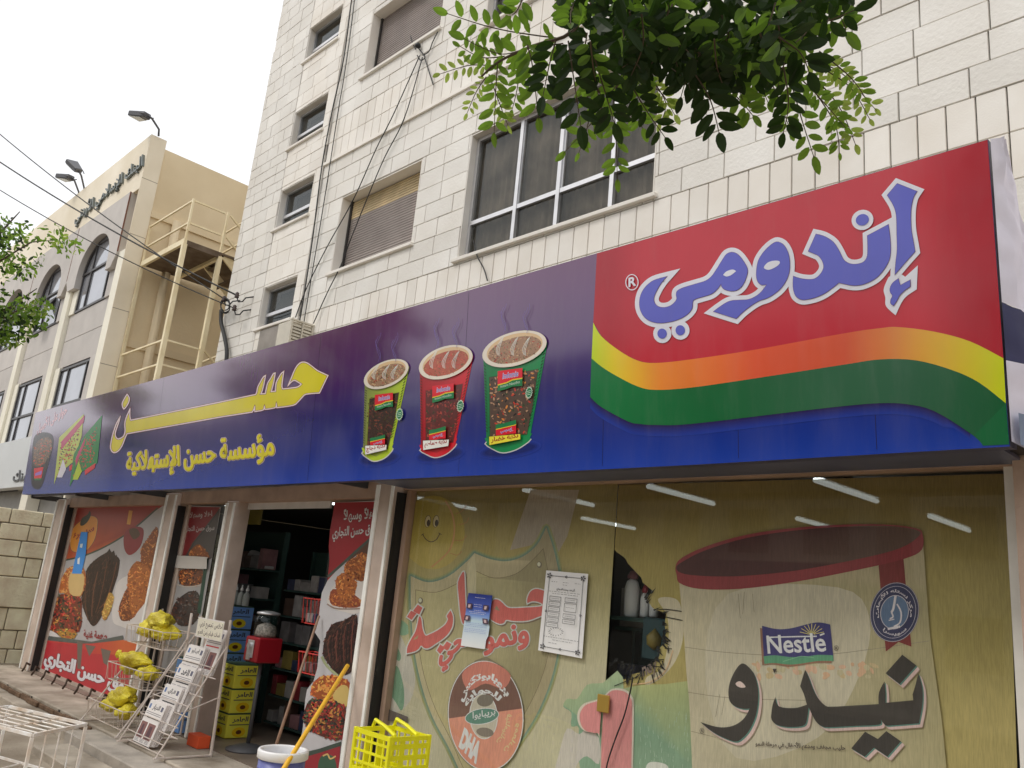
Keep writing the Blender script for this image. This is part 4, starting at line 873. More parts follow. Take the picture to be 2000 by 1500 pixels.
# teal milk splash on the right
c.poly(smooth(kA([(880, 1190), (900, 1150), (950, 1150), (1000, 1080), (1080, 1070), (1180, 1040), (1180, 1580), (1000, 1600), (960, 1470), (940, 1480), (960, 1300), (920, 1290), (920, 1220)]), 3), lambda x, y: F(96, 122, 98) if y > 1380 else F(118, 132, 98))
c.poly(smooth(kA([(860, 1420), (900, 1300), (960, 1330), (1000, 1300), (1060, 1350), (1060, 1480), (1000, 1440), (950, 1480), (900, 1600), (820, 1600)]), 3), F(146, 138, 130))
# sun
c.poly(ell(846, 1040, 62, 72), lambda x, y: F(132, 114, 44) if y < 1060 else F(142, 124, 60)); c.stroke(spline(kA([(285, 150), (318, 215), (330, 300), (305, 400), (215, 485)]), 4), 3.2, F(152, 106, 62))
for L in ([(335, 215), (365, 205), (395, 165)], [(350, 272), (390, 260), (402, 235)], [(330, 350), (370, 350), (392, 325)], [(310, 415), (345, 425), (368, 405)]): c.stroke(spline(kA(L), 3), 1.2, F(140, 92, 52))
for ex in (196, 237):
    e = ell(*kA([(ex, 254)])[0], 5.5, 11.5, 8); c.poly(e, F(150, 136, 96)); c.stroke(e, 1.0, F(60, 48, 36), True); c.poly(ell(*kA([(ex+3, 262)])[0], 3.2, 6.4, 8), F(52, 42, 36))
c.stroke(spline(kA([(170, 318), (185, 343), (212, 358), (240, 345), (258, 314)]), 4), 1.6, F(60, 48, 36)); c.stroke(kA([(163, 325), (178, 316)]), 1.2, F(60, 48, 36)); c.stroke(kA([(250, 312), (266, 322)]), 1.2, F(60, 48, 36))
# shield
SHD = smooth(kA([(110, 530, 1), (200, 562), (300, 532), (390, 460), (432, 415, 1), (520, 447), (600, 455), (680, 430), (750, 370), (795, 285, 1), (838, 420), (868, 600), (860, 850), (820, 1050), (740, 1240), (620, 1420), (500, 1580), (400, 1580), (300, 1390), (220, 1240), (165, 1080), (128, 900), (112, 700)]), 4)
for wd, cl_ in ((15, F(118, 116, 72)), (10, F(100, 112, 84)), (5, F(82, 104, 90))): c.stroke(SHD, wd, cl_, True, False)
c.poly(SHD, lambda x, y: F(142, 130, 98) if x < 1000 else F(124, 112, 84))
INN = smooth(kA([(135, 600, 1), (240, 612), (350, 565), (440, 505, 1), (530, 540), (640, 520), (720, 455), (780, 392, 1), (802, 500), (825, 650), (818, 840), (780, 1020), (700, 1200), (590, 1370), (480, 1560), (400, 1540), (310, 1350), (235, 1200), (180, 1040), (150, 880), (138, 740)]), 4)
c.poly(INN, lambda x, y: F(140, 130, 92) if x < 960 else F(116, 106, 76)); c.stroke(INN, .9, F(84, 70, 50), True)
c.poly(kA([(432, 418), (442, 512), (440, 700), (400, 690), (395, 470)]), F(150, 140, 108))
for a in ((160, 655), (760, 473)): c.poly(ell(*kA([a])[0], 5, 6.4), F(92, 82, 66)); c.poly(ell(*kA([(a[0]-2, a[1]-2)])[0], 3.2, 4.2), F(160, 150, 128))
# red word, traced
k6 = lambda L: Z(780, 1060, .18003, L); rdw, whw, shw = F(168, 72, 66), F(178, 164, 146), F(92, 76, 58)
HM = [smooth(k6(L), 3) for L in (
    [(690, 320, 1), (708, 330), (716, 500), (722, 650), (728, 770), (708, 882, 1), (690, 870), (668, 780), (650, 600), (640, 430)],
    [(220, 800), (243, 830), (255, 930), (285, 1005), (330, 995), (420, 950), (500, 890), (532, 830), (520, 795), (560, 735, 1), (585, 800), (580, 900), (540, 980), (480, 1040), (400, 1095), (330, 1140), (280, 1145), (240, 1115), (215, 1150), (180, 1175), (130, 1190), (85, 1200, 1), (92, 1130), (130, 1050), (180, 960), (202, 880)],
    [(1010, 640), (1060, 615), (1110, 640), (1160, 690), (1220, 710), (1400, 702), (1540, 690), (1555, 665), (1500, 640), (1440, 637), (1395, 657, 1), (1392, 615), (1420, 540), (1480, 502), (1570, 520), (1660, 570), (1660, 760), (1540, 795), (1400, 845), (1250, 850), (1165, 837), (1140, 870), (1090, 880), (1010, 840), (990, 800)],
    [(88, 805, 1), (130, 738, 1), (192, 765, 1), (138, 838, 1)], [(152, 742, 1), (205, 672, 1), (256, 706, 1), (222, 780, 1)],
    [(412, 1168, 1), (448, 1103, 1), (502, 1140, 1), (448, 1208, 1)], [(470, 1140, 1), (520, 1070, 1), (572, 1100, 1), (530, 1175, 1)])]
for P_ in HM: c.stroke([(x+2.2, y+2.6) for x, y in P_], 4.5, shw, True)
for P_ in HM: c.stroke(P_, 4.6, whw, True)
for P_ in HM: c.poly(P_, rdw)
c.poly(k6([(150, 1057), (212, 1000), (200, 1040)]), F(128, 116, 84)); c.poly(k6([(1035, 722), (1062, 682), (1096, 742)]), F(110, 98, 74))
for (t_, a, b, d_) in (('ونمو', (948, 1279), (1033, 1266), (948, 1232)), ('صحي', (860, 1315), (943, 1262), (862, 1272))):
    c.btext(t_, a, b, d_, whw, 4.2, 12); c.btext(t_, a, b, d_, rdw, 2.2, 10)
# oval badge
bc = (951, 1398); OV = ell(*bc, 72, 106, -4, 48); c.poly([(930, 1290), (952, 1282), (985, 1302), (1010, 1350), (900, 1340)], F(96, 86, 66)); c.stroke(OV, 5, F(92, 84, 66), True); c.stroke(OV, 3.4, F(176, 166, 148), True)
c.poly(OV, F(158, 100, 80)); up = [q for q in ell(*bc, 72, 106, -4, 72) if q[1] < 1398-.14*(q[0]-951)]; up.sort(key=lambda q: math.atan2(q[1]-1398, q[0]-951)); c.poly(up, F(86, 60, 50))
c.poly(smooth([(905, 1318), (925, 1298), (951, 1292), (978, 1300), (1000, 1320), (985, 1345), (951, 1335), (918, 1348)], 4), F(146, 84, 70))
bw_ = F(176, 166, 150)
arc_text(c, 'بروبايوتكس', bc[0]-1, bc[1]+4, 44, 72, 156, 32, 17, bw_, .045); arc_text(c, 'للحماية', bc[0]-3, bc[1]+6, 33, 47, 152, 42, 16, bw_, .045)
gl = ell(947, 1399, 27, 44, -3); c.poly(gl, F(138, 132, 116)); c.stroke(gl, 1.6, bw_, True); c.poly(ell(950, 1368, 16, 12, -6), F(86, 80, 70)); c.poly(ell(950, 1430, 17, 9, 8), F(92, 84, 74))
te = ell(944, 1399, 33, 15, -9); c.poly(te, F(60, 98, 84)); c.stroke(te, 1.4, bw_, True); c.text('بريبايوا', (926, 1407), (970, 1399), (926, 1391), bw_, .015)
c.text('DHA', (900, 1456), (932, 1488), (910, 1424), bw_, .07)
arc_text(c, 'فيتامينات', bc[0]-4, bc[1]-6, 44, 62, -58, -2, 12, F(160, 138, 96), .02, False); arc_text(c, 'ومعادن', bc[0], bc[1]-4, 60, 84, -55, -12, 12, F(160, 138, 96), .02, False)
# pink numeral one (left half; its right half is on the next pane)
kB = lambda L: Z(1130, 1080, .28, L)
ONE = smooth(kB([(20, 1120), (60, 1060), (150, 1030), (190, 1000), (240, 960), (320, 965), (365, 1010), (378, 1090), (372, 1500), (368, 1700, 1), (150, 1700, 1), (160, 1500), (158, 1280), (120, 1255), (60, 1240), (25, 1190)]), 4)
def divider(y): return 1207-(y-946)*.0655
def clip(P_, side):
    out = []; n = len(P_)
    for i in range(n):
        a, b = P_[i], P_[(i+1) % n]; fa, fb = side*(divider(a[1])-a[0])-1.3, side*(divider(b[1])-b[0])-1.3
        if fa >= 0: out.append(a[:2])
        if (fa >= 0) != (fb >= 0): t = fa/(fa-fb); out.append((a[0]+(b[0]-a[0])*t, a[1]+(b[1]-a[1])*t))
    return out
O2 = [(1194+(x-1194)*1.08, 1440+(y-1440)*1.04) for x, y in ONE]
c.poly(clip(O2, 1), F(150, 140, 126)); c.poly(clip(ONE, 1), F(170, 94, 92))
c.poly([(748, 1380), (800, 1400), (796, 1412), (740, 1405)], F(66, 58, 54))
c.build('film', M_film, film1)
# ---- second pane: the tin
film2 = thing('window_film', (-2.2, GY+.008, .34), 'faded yellow window film with large milk tin picture, torn at its left edge', 'window film')
c = Canvas(fp, start=0, step=.00005)
TEAR = kB([(260, -10), (325, 35), (345, 75), (440, 175), (445, 205), (525, 270), (475, 305), (480, 330), (520, 390), (612, 420), (600, 500), (610, 560), (600, 590), (602, 640), (560, 660), (565, 720), (530, 760), (470, 820), (440, 840), (420, 800), (380, 790), (370, 860), (345, 890), (330, 850), (320, 780), (290, 730), (240, 770), (200, 795)])
def filmbg2(x, y): return ramp(y+.04*(1960-x)*0, [(920, F(94, 78, 38)), (1000, F(106, 90, 44)), (1100, F(122, 107, 54)), (1200, F(130, 116, 62)), (1400, F(130, 116, 66)), (1600, F(130, 116, 68))])  # darker upper stops carry the overhang's shade within the ink colour
# bands from top to bottom; the left border follows the joint and, lower down, the torn edge
tear_x = lambda y: max([divider(y)+1.5]+[a[0]+(b[0]-a[0])*(y-a[1])/(b[1]-a[1]) for a, b in zip(TEAR, TEAR[1:]) if min(a[1], b[1]) <= y <= max(a[1], b[1]) and a[1] != b[1]])
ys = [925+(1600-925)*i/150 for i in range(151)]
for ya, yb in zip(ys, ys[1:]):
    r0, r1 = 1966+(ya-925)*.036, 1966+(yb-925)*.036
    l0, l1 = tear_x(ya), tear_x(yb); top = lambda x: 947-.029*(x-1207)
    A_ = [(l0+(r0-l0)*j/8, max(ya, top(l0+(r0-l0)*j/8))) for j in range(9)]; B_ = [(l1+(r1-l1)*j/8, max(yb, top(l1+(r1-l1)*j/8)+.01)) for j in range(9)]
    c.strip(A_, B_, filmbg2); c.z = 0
c.z = .0003
kC = lambda L: Z(1200, 920, .4, L)
def cut(P_): return P_
# pale patch and teal field right of the tear
c.poly(smooth([(1285, 1170), (1315, 1168), (1330, 1185), (1335, 1240), (1320, 1290), (1290, 1325), (1262, 1338), (1264, 1322), (1292, 1306), (1304, 1262), (1306, 1230), (1302, 1200)], 4), F(146, 136, 112))
c.poly([(divider(1352)+2, 1352), (1250, 1338), (1300, 1336), (1345, 1330), (1352, 1500), (1353, 1600), (divider(1600)+2, 1600)], lambda x, y: F(128, 132, 84) if y < 1345 else F(92, 116, 92))
for i in range(70): x = R.uniform(1250, 1345); y = R.uniform(1380, 1540); c.stroke([(x, y), (x+R.uniform(-2, 2), y+R.uniform(4, 13))], .7, F(124, 140, 120)); c.z -= c.step
c.poly(smooth([(1262, 1500), (1272, 1488), (1300, 1492), (1306, 1505), (1290, 1530), (1265, 1525)], 3), F(160, 150, 140))
c.stroke(spline([(1236, 1336), (1270, 1332), (1300, 1310), (1315, 1270)], 4), 2.0, F(168, 124, 92)); c.text('ney', (1258, 1328), (1285, 1316), (1255, 1304), F(90, 76, 70), .03)
c.poly(clip(O2, -1), F(150, 140, 126)); c.poly(clip(ONE, -1), F(170, 94, 92))
for L in ([(1282, 1190), (1310, 1191), (1337, 1195)], [(1300, 1205), (1330, 1211), (1356, 1216)], [(1345, 1214), (1384, 1218)], [(1387, 1219), (1399, 1220)], [(1245, 1322), (1225, 1330), (1201, 1340)], [(1272, 1300), (1292, 1303)], [(1282, 1290), (1290, 1272)], [(1306, 1262), (1306, 1276)], [(1276, 1290), (1298, 1288)]): c.stroke(spline(L, 3), 1.8, F(22, 20, 20))
for i in range(26):
    a_ = R.uniform(-.5, 2.6); x, y = 1262+38*math.cos(a_), 1262+58*math.sin(a_); c.stroke([(x, y), (x+R.uniform(4, 16)*math.cos(a_)+R.uniform(-3, 3), y+R.uniform(6, 20)*math.sin(a_))], R.uniform(1.2, 2.6), F(20, 18, 18))
rj = random.Random(31)
for a_, b_ in zip(TEAR[5:], TEAR[6:]):       # ragged black shreds round the tear
    for q in range(2):
        t_ = rj.random(); m_ = (a_[0]+(b_[0]-a_[0])*t_, a_[1]+(b_[1]-a_[1])*t_); o_ = Vector((m_[0]-1240, m_[1]-1210)).normalized(); w_ = rj.uniform(2.5, 7); l_ = rj.uniform(5, 20); tx = Vector((-o_.y, o_.x))*w_*.5
        if m_[0]-10 < divider(m_[1]): continue
        p_ = Vector(m_); c.poly([tuple(p_+tx-o_*3), tuple(p_+o_*l_+tx*rj.uniform(-1, 1)), tuple(p_-tx-o_*3)], F(18, 17, 17))
# tin body
CAN = smooth(kC([(322, 545, 1), (335, 700), (345, 800), (355, 960), (372, 1150), (385, 1450), (390, 1700, 1), (1640, 1700, 1), (1625, 1450), (1600, 1200), (1565, 950), (1545, 800), (1530, 600), (1510, 330, 1)]), 4)
c.poly(CAN, lambda x, y: F(134, 122, 92) if y < 1140 else (F(142, 132, 108) if x < 1750 else F(126, 116, 82)))
c.poly(smooth(kC([(560, 600), (1100, 570), (1250, 720), (1200, 1000), (1000, 1300), (600, 1400), (450, 1000)]), 4), F(144, 135, 114))
for L in ([(350, 860), (600, 890), (1000, 900), (1540, 830)], [(365, 1080), (600, 1110), (1000, 1120)], [(380, 1270), (500, 1300)]): c.stroke(spline(kC(L), 4), 1.3, F(112, 102, 84))
for L in ([(610, 600), (620, 720)], [(640, 590), (632, 700)], [(680, 600), (688, 690)], [(520, 1090), (500, 1200)], [(545, 1100), (530, 1190)]): c.stroke(kC(L), .9, F(104, 94, 76))
for i in range(40):
    x, y = R.uniform(680, 1330), R.uniform(930, 1010); c.poly(ell(*kC([(x, y)])[0], R.uniform(4, 12), R.uniform(3, 7), R.uniform(0, 90), 8), R.choice([F(146, 116, 88), F(138, 122, 88), F(134, 126, 96), F(150, 120, 96)])); c.z -= c.step*.8
# ribbon, medal
c.poly(kC([(1290, 400), (1412, 380), (1455, 858), (1392, 835), (1330, 882)]), F(92, 36, 34))
LID = smooth(kC([(305, 465), (335, 425), (450, 370), (650, 312), (900, 277), (1150, 262), (1350, 264), (1480, 282), (1510, 310), (1506, 385), (1420, 430), (1200, 482), (900, 540), (620, 576), (420, 576), (325, 548), (310, 510)]), 4); c.poly(LID, F(104, 36, 38))
c.poly(smooth(kC([(308, 470), (345, 440), (450, 388), (650, 328), (900, 290), (1150, 272), (1350, 270), (1480, 290), (1492, 318), (1400, 378), (1200, 430), (900, 486), (620, 514), (420, 512), (330, 498)]), 4), lambda x, y: F(56, 30, 28) if x < 1650 else F(70, 52, 42))
md = kC([(1373, 690)])[0]; MD = ell(*md, 46, 57, 12, 40); c.stroke(MD, 3.5, F(70, 68, 72), True); c.stroke(MD, 2.2, F(130, 124, 128), True); c.poly(MD, F(40, 42, 66)); c.stroke(ell(*md, 41, 51, 12, 40), .8, F(140, 136, 140), True)
m2 = ell(*md, 27, 33, 12, 32); c.poly(m2, F(66, 84, 108)); c.stroke(m2, 1.3, F(140, 136, 140), True)
mw = F(150, 146, 148)
for L, w_ in (([(1378, 610), (1368, 670), (1358, 690)], 4.5), ([(1358, 690), (1366, 712), (1350, 722)], 3), ([(1385, 650), (1405, 690), (1400, 740), (1370, 760)], 3), ([(1340, 772), (1400, 760)], 4.5), ([(1345, 730), (1372, 724)], 2)): c.stroke(spline(kC(L), 3), w_, mw)
arc_text(c, 'مركز نستله للأبحاث', md[0], md[1], 29, 37, 196, -14, 9, mw, .03); arc_text(c, 'سويسرا', md[0], md[1], 38, 47, 230, 312, 8, mw, .03, True)
# flag logo
FL = smooth(kC([(727, 756, 1), (800, 772), (870, 768), (960, 745), (1010, 740), (1060, 750, 1), (1077, 928, 1), (1000, 928), (920, 940), (860, 945), (790, 935), (738, 938, 1)]), 4)
c.poly([(x-4, y+4) for x, y in FL], F(104, 74, 56)); c.poly(FL, F(44, 42, 82)); c.poly(smooth(kC([(734, 905, 1), (790, 900), (860, 908), (930, 908), (1000, 898), (1073, 900, 1), (1077, 928, 1), (1000, 928), (920, 940), (860, 945), (790, 938), (740, 942, 1)]), 4), F(60, 108, 78)); c.stroke(spline(kC([(830, 930), (870, 918), (920, 905), (980, 912)]), 3), 1.2, F(84, 130, 96))
for i in range(9):
    a = math.pi*(.08+.84*i/8); p = kC([(970, 800)])[0]; c.stroke([(p[0]+4*math.cos(a), p[1]-4*math.sin(a)), (p[0]+24*math.cos(a), p[1]-22*math.sin(a))], 1.3, F(150, 140, 74))
c.text('Nestle', (1503, 1276.5), (1616, 1272), (1500, 1242.5), F(190, 184, 186), .018); c.stroke([(1505, 1245), (1560, 1243.5), (1598, 1243)], 2.6, F(190, 184, 186)); c.stroke([(1604, 1241), (1613, 1237.5)], 3, F(190, 184, 186))
for p in ((1636, 1266), (1374, 1427)): c.stroke(ell(*p, 4, 5), .8, F(60, 52, 46), True); c.text('R', (p[0]-1.8, p[1]+2.6), (p[0]+2.2, p[1]+2.4), (p[0]-1.8, p[1]-2.8), F(60, 52, 46), .02)
# big dark word
k7 = lambda L: Z(1350, 1240, .25, L)
ND = [smooth(k7(L), 4) for L in (
    [(85, 680, 1), (200, 715), (290, 720), (370, 695), (430, 645), (470, 575, 1), (420, 577), (360, 560), (315, 520), (303, 450), (315, 370), (350, 290), (390, 235), (425, 225), (470, 260), (510, 320), (535, 420), (535, 530), (515, 640), (470, 740), (420, 800), (370, 832), (310, 820), (220, 780), (150, 735)],
    [(670, 485, 1), (680, 530), (700, 558), (760, 570), (840, 568), (915, 545, 1), (895, 470), (863, 400, 1), (880, 340), (902, 272, 1), (930, 330), (960, 410), (1000, 490), (1060, 552), (1120, 560), (1300, 550), (1475, 540, 1), (1475, 470), (1490, 420), (1522, 362, 1), (1530, 450), (1530, 530, 1), (1745, 510, 1), (1740, 465, 1), (1760, 400), (1785, 300, 1), (1810, 380), (1820, 460), (1815, 560), (1790, 690, 1), (1600, 705), (1530, 705), (1492, 660, 1), (1480, 700), (1300, 710), (1100, 720), (1040, 715), (990, 680), (955, 620), (930, 565, 1), (920, 640), (905, 695), (860, 715), (760, 718), (680, 700), (640, 660), (640, 600), (650, 540)],
    [(1530, 300, 1), (1660, 155, 1), (1770, 240, 1), (1640, 385, 1)], [(1262, 885, 1), (1370, 755, 1), (1470, 812, 1), (1535, 750, 1), (1650, 830, 1), (1545, 950, 1), (1440, 880, 1), (1368, 950, 1)])]
for P_ in ND:
    for i in range(5): c.poly([(x+7.5-i, y+8.5-i*1.1) for x, y in P_], F(146, 124, 118) if i else F(112, 92, 76)); c.z -= c.step*.5
for P_ in ND: c.poly([(x+2.2, y+2.4) for x, y in P_], F(58, 92, 82))
for P_ in ND: c.poly(P_, F(44, 40, 36))
c.poly(smooth(k7([(360, 378), (390, 362), (420, 380), (437, 408), (400, 412), (370, 398)]), 3), F(150, 132, 124)); c.poly(k7([(648, 265), (682, 265), (662, 302)]), F(40, 34, 32))
c.text('حليب مجفف ومدعم للأطفال في مرحلة النمو', (1479, 1460), (1654, 1469), (1479, 1446), F(62, 54, 46), .03)
c.build('film', M_film, film2)
lw = MB().tube([at(x, y, GY-.012) for x, y in spline([(1236, 1322), (1232, 1345), (1220, 1395), (1203, 1440), (1186, 1492), (1180, 1540)], 5)], .0045, 6).build('loose_wire', M_black, None, smooth=True); tag(lw, 'thin black wire trailing down the window below the torn film', 'wire')
# ---- papers taped to the glass
pp = Plane((-4, GY-.006, 1), (0, -1, 0))
def lines(c, quad, rows, col, n0=.1, n1=.9, w_=.7):
    (a, b, d_, e_) = quad; f = lambda u, v: ((a[0]*(1-u)+b[0]*u)*(1-v)+(e_[0]*(1-u)+d_[0]*u)*v, (a[1]*(1-u)+b[1]*u)*(1-v)+(e_[1]*(1-u)+d_[1]*u)*v)
    for v, u0, u1 in rows:
        u = u0
        while u < u1: du = R.uniform(.02, .07); c.stroke([f(u, v), f(min(u+du, u1), v)], w_, col); c.z -= c.step*.9; u += du+.02
    return f
nt_ = thing('paper_notice', (-3.75, GY-.006, 1.3), 'white printed notice with ornamental black border taped to the window', 'notice')
c = Canvas(pp); Q = [(1067, 1114), (1149, 1121), (1137, 1286), (1051, 1270)]; c.poly(Q, S(206, 206, 212, .55))
f_ = lines(c, Q, [(.13, .15, .3), (.13, .42, .56), (.13, .7, .84), (.16, .42, .52), (.25, .12, .85), (.275, .2, .8), (.81, .1, .9), (.84, .3, .75), (.88, .22, .42)], S(90, 90, 92, .55))
ink = S(70, 70, 74, .55)
c.stroke([f_(.1, .06), f_(.9, .06), f_(.9, .94), f_(.1, .94)], .9, ink, True)
for u in (.1, .5, .9):
    for v in (.06, .5, .94):
        if (u, v) != (.5, .5):
            big = 1 if u != .5 and v != .5 else .5
            for i in range(5): p = f_(u, v); a = i*1.26; c.poly(ell(p[0]+3.4*big*math.cos(a), p[1]+3.8*big*math.sin(a), 2.2*big, 1.6*big, math.degrees(a), 6), ink); c.z -= c.step*.7
c.text('أسعد وحدة النجاح', f_(.3, .235), f_(.72, .235), f_(.3, .195), ink, .03)
for i in range(6):
    for (u0, u1) in ((.16, .42), (.52, .8)):
        v = .31+.065*i
        if u0 > .5 and i in (2, 5): continue
        h = .05 if not (u0 > .5 and i == 1) else .1
        P_ = [f_(u0, v), f_(u1, v), f_(u1, v+h), f_(u0, v+h)]; c.stroke(P_, .8, ink, True); lines(c, P_, [(.5, .15, .85)], ink)
for i in range(16): a = i*math.pi/8; p = f_(.4, .735); c.stroke([(p[0]+11*math.cos(a), p[1]+6*math.sin(a)), (p[0]+15*math.cos(a), p[1]+9*math.sin(a))], .9, ink)
c.build('sheet', M_paper, nt_)
fl_ = thing('paper_flyer', (-4.75, GY-.006, 1.3), 'blue and white flyer hanging crookedly over the red word on the window', 'flyer')
c = Canvas(pp); Q = [(915, 1158), (962, 1163), (947, 1268), (900, 1261)]; G = lambda u, v: ((Q[0][0]*(1-u)+Q[1][0]*u)*(1-v)+(Q[3][0]*(1-u)+Q[2][0]*u)*v+(3 if .5 < v < .8 else 0)*u, (Q[0][1]*(1-u)+Q[1][1]*u)*(1-v)+(Q[3][1]*(1-u)+Q[2][1]*u)*v)
cs = [(0, S(40, 50, 112, .55)), (.3, S(66, 84, 158, .55)), (.45, S(120, 146, 200, .55)), (.52, S(170, 190, 222, .55)), (.6, S(160, 176, 214, .55)), (1, S(186, 196, 222, .55))]
for i in range(12): c.strip([G(j/4, i/12) for j in range(5)], [G(j/4, (i+1)/12) for j in range(5)], (ramp(i/12, cs), ramp((i+1)/12, cs))); c.z -= c.step
c.z += .0003; wi = S(210, 214, 226, .55)
for v, u0, u1 in ((.07, .3, .72), (.2, .3, .62), (.24, .3, .62), (.31, .35, .65), (.34, .15, .85), (.37, .2, .8)): lines(c, [G(0, v), G(1, v), G(1, v+.01), G(0, v+.01)], [(0, u0, u1)], wi)
for v in (.55, .58, .61, .66, .69, .72): lines(c, [G(0, v), G(1, v), G(1, v+.01), G(0, v+.01)], [(0, .08, .92)], S(110, 124, 168, .55), w_=.6)
for (u, v) in ((.05, .19), (.72, .19), (.02, .42), (.76, .44)): c.poly([G(u, v), G(u+.22, v), G(u+.22, v+.1), G(u, v+.1)], S(70, 56, 70, .55)); c.poly([G(u+.06, v+.02), G(u+.16, v+.02), G(u+.14, v+.08), G(u+.05, v+.08)], S(170, 150, 150, .55))
c.build('sheet', M_paper, fl_)

# ================================================================ FOOD POSTERS
PK = .70
def Pc(r, g, b): return S(r, g, b, PK)
BR = [Pc(52, 34, 30), Pc(66, 44, 36), Pc(40, 28, 26), Pc(84, 52, 40), Pc(58, 40, 34)]
OR = [Pc(150, 86, 44), Pc(176, 104, 50), Pc(120, 64, 36), Pc(190, 124, 66), Pc(140, 74, 40)]
LT = [Pc(40, 44, 38), Pc(60, 70, 48), Pc(150, 44, 38), Pc(176, 120, 60), Pc(34, 36, 34), Pc(120, 60, 44)]
def food(c, poly, base, cols, n, size, st=2.2, ang=None):
    c.poly(poly, tuple(x*.7 for x in base)); c.blotches(poly, int(n*2.6), size*.62, cols, stretch=st, ang=ang, shade=.55)
qp = Plane((-12, GY-.004, 1), (0, -1, 0))
po1 = thing('food_poster', (-11.8, GY, .05), 'food poster with orange pepper logo, kebab and chicken left of the wire racks', 'poster')
c = Canvas(qp, start=0); kD = lambda L: Z(0, 960, .18, L); kE = lambda L: Z(0, 1230, .18, L)
c.poly([(139, 992), (324, 984), (241, 1400), (76, 1304)], Pc(168, 164, 164))
c.poly([(139, 992), (322, 985), (306, 996), (262, 1032), (216, 1062), (168, 1084), (119, 1096)], lambda x, y: Pc(176, 84, 50) if y > 1060 else Pc(140, 48, 42))
c.stroke(spline([(119, 1096), (168, 1084), (216, 1062), (262, 1032), (308, 992)], 4), 3, Pc(58, 74, 60))
LG = smooth(kD([(810, 385), (870, 330), (980, 272), (1045, 290), (1055, 350), (1035, 480), (995, 570), (920, 645), (810, 652), (768, 600), (772, 450)]), 4); c.stroke(LG, 2.4, Pc(60, 34, 26), True); c.stroke(LG, 1.2, Pc(200, 160, 110), True); c.poly(LG, Pc(206, 136, 54))
c.poly(smooth(kD([(870, 360), (890, 290), (950, 250), (975, 210), (985, 260), (950, 330), (900, 370)]), 3), Pc(52, 56, 44)); c.text('سنيورة', kD([(800, 530)])[0], kD([(1020, 440)])[0], kD([(800, 460)])[0], Pc(150, 50, 40), .05)
c.poly(kD([(1400, 205), (1440, 210), (1415, 360), (1375, 355)]), Pc(200, 140, 50))
c.poly(smooth(kD([(1345, 480), (1400, 400), (1500, 380), (1560, 420), (1540, 560), (1480, 650), (1400, 690), (1350, 620)]), 3), Pc(130, 44, 50)); c.poly(smooth(kD([(1400, 420), (1480, 400), (1520, 470), (1450, 520)]), 3), Pc(84, 60, 40))
food(c, smooth(kD([(1540, 600), (1600, 520), (1680, 400), (1720, 430), (1690, 700), (1640, 860), (1560, 800), (1530, 700)]), 3), OR[0], OR, 60, 4)
c.poly(smooth(kD([(1240, 1120), (1300, 960), (1500, 900), (1600, 1100), (1560, 1490), (1300, 1460), (1220, 1380)]), 4), Pc(190, 184, 180))
food(c, smooth(kD([(1390, 900), (1480, 760), (1580, 800), (1640, 880), (1600, 1150), (1500, 1300), (1430, 1370), (1395, 1150)]), 4), OR[1], OR, 110, 4.5)
food(c, smooth(kD([(1330, 1150), (1390, 1050), (1410, 1250), (1430, 1380), (1320, 1400), (1290, 1280)]), 4), OR[2], OR, 40, 4)
food(c, smooth(kD([(890, 1120), (930, 950), (950, 830), (1060, 720), (1160, 660), (1190, 620), (1210, 660), (1240, 640), (1250, 690), (1300, 740), (1280, 900), (1230, 1060), (1180, 1200), (1080, 1400), (1010, 1460), (950, 1380), (900, 1250)]), 3), BR[0], BR, 170, 5, 4, -65)
for i in range(10):
    u = i/9; c.stroke(spline(kD([(960+u*310, 860-u*150+(60 if i % 2 else 0)), (930+u*290, 1050-u*60), (930+u*220, 1250-u*60), (960+u*120, 1400-u*130)]), 4), 1.5 if i % 2 else 1.0, Pc(34, 24, 22) if i % 3 else Pc(104, 66, 48))
food(c, smooth(kD([(1130, 1260), (1190, 1100), (1240, 1150), (1200, 1300), (1140, 1400), (1110, 1330)]), 3), Pc(190, 150, 70), [Pc(206, 170, 90), Pc(170, 120, 60)], 24, 4)
food(c, smooth(kD([(645, 1090), (670, 950), (760, 820), (880, 810), (930, 880), (930, 1000), (880, 1140), (780, 1130), (690, 1100)]), 4), Pc(190, 110, 60), [Pc(200, 130, 70), Pc(176, 90, 54), Pc(206, 150, 90)], 60, 5)
c.poly(smooth(kD([(760, 1100), (760, 900), (860, 870), (920, 930), (880, 1130)]), 3), Pc(196, 166, 110))
food(c, smooth(kD([(600, 1250), (650, 1120), (780, 1130), (880, 1160), (890, 1300), (870, 1500), (700, 1560), (550, 1520), (555, 1400)]), 4), Pc(130, 60, 44), LT+[Pc(176, 60, 50)]*2, 110, 5.5)
c.poly(smooth(kE([(500, 20), (560, 10), (640, 60), (640, 100), (520, 80)]), 3), Pc(196, 192, 190)); food(c, smooth(kE([(620, 0), (800, 0), (830, 60), (780, 110), (680, 90)]), 3), Pc(190, 140, 60), [Pc(200, 160, 70), Pc(60, 70, 50), Pc(180, 80, 50)], 24, 4)
c.poly(kE([(486, 60), (1000, 130), (1340, 60), (1345, 130), (1180, 150), (950, 155), (700, 130), (490, 120)]), Pc(84, 88, 84))
c.text('طعمة غنية', kE([(915, 95)])[0], kE([(1165, 125)])[0], kE([(915, 0)])[0], Pc(140, 44, 44), .03)
c.poly(kE([(490, 112), (840, 150), (1000, 150), (1350, 110), (1500, 140), (1380, 860), (1340, 830), (420, 410)]), lambda x, y: Pc(180, 54, 54) if x < 215 else Pc(186, 92, 50))
c.poly(kE([(490, 130), (840, 165), (1000, 260), (1480, 280), (1375, 850), (425, 408)]), Pc(172, 46, 54))
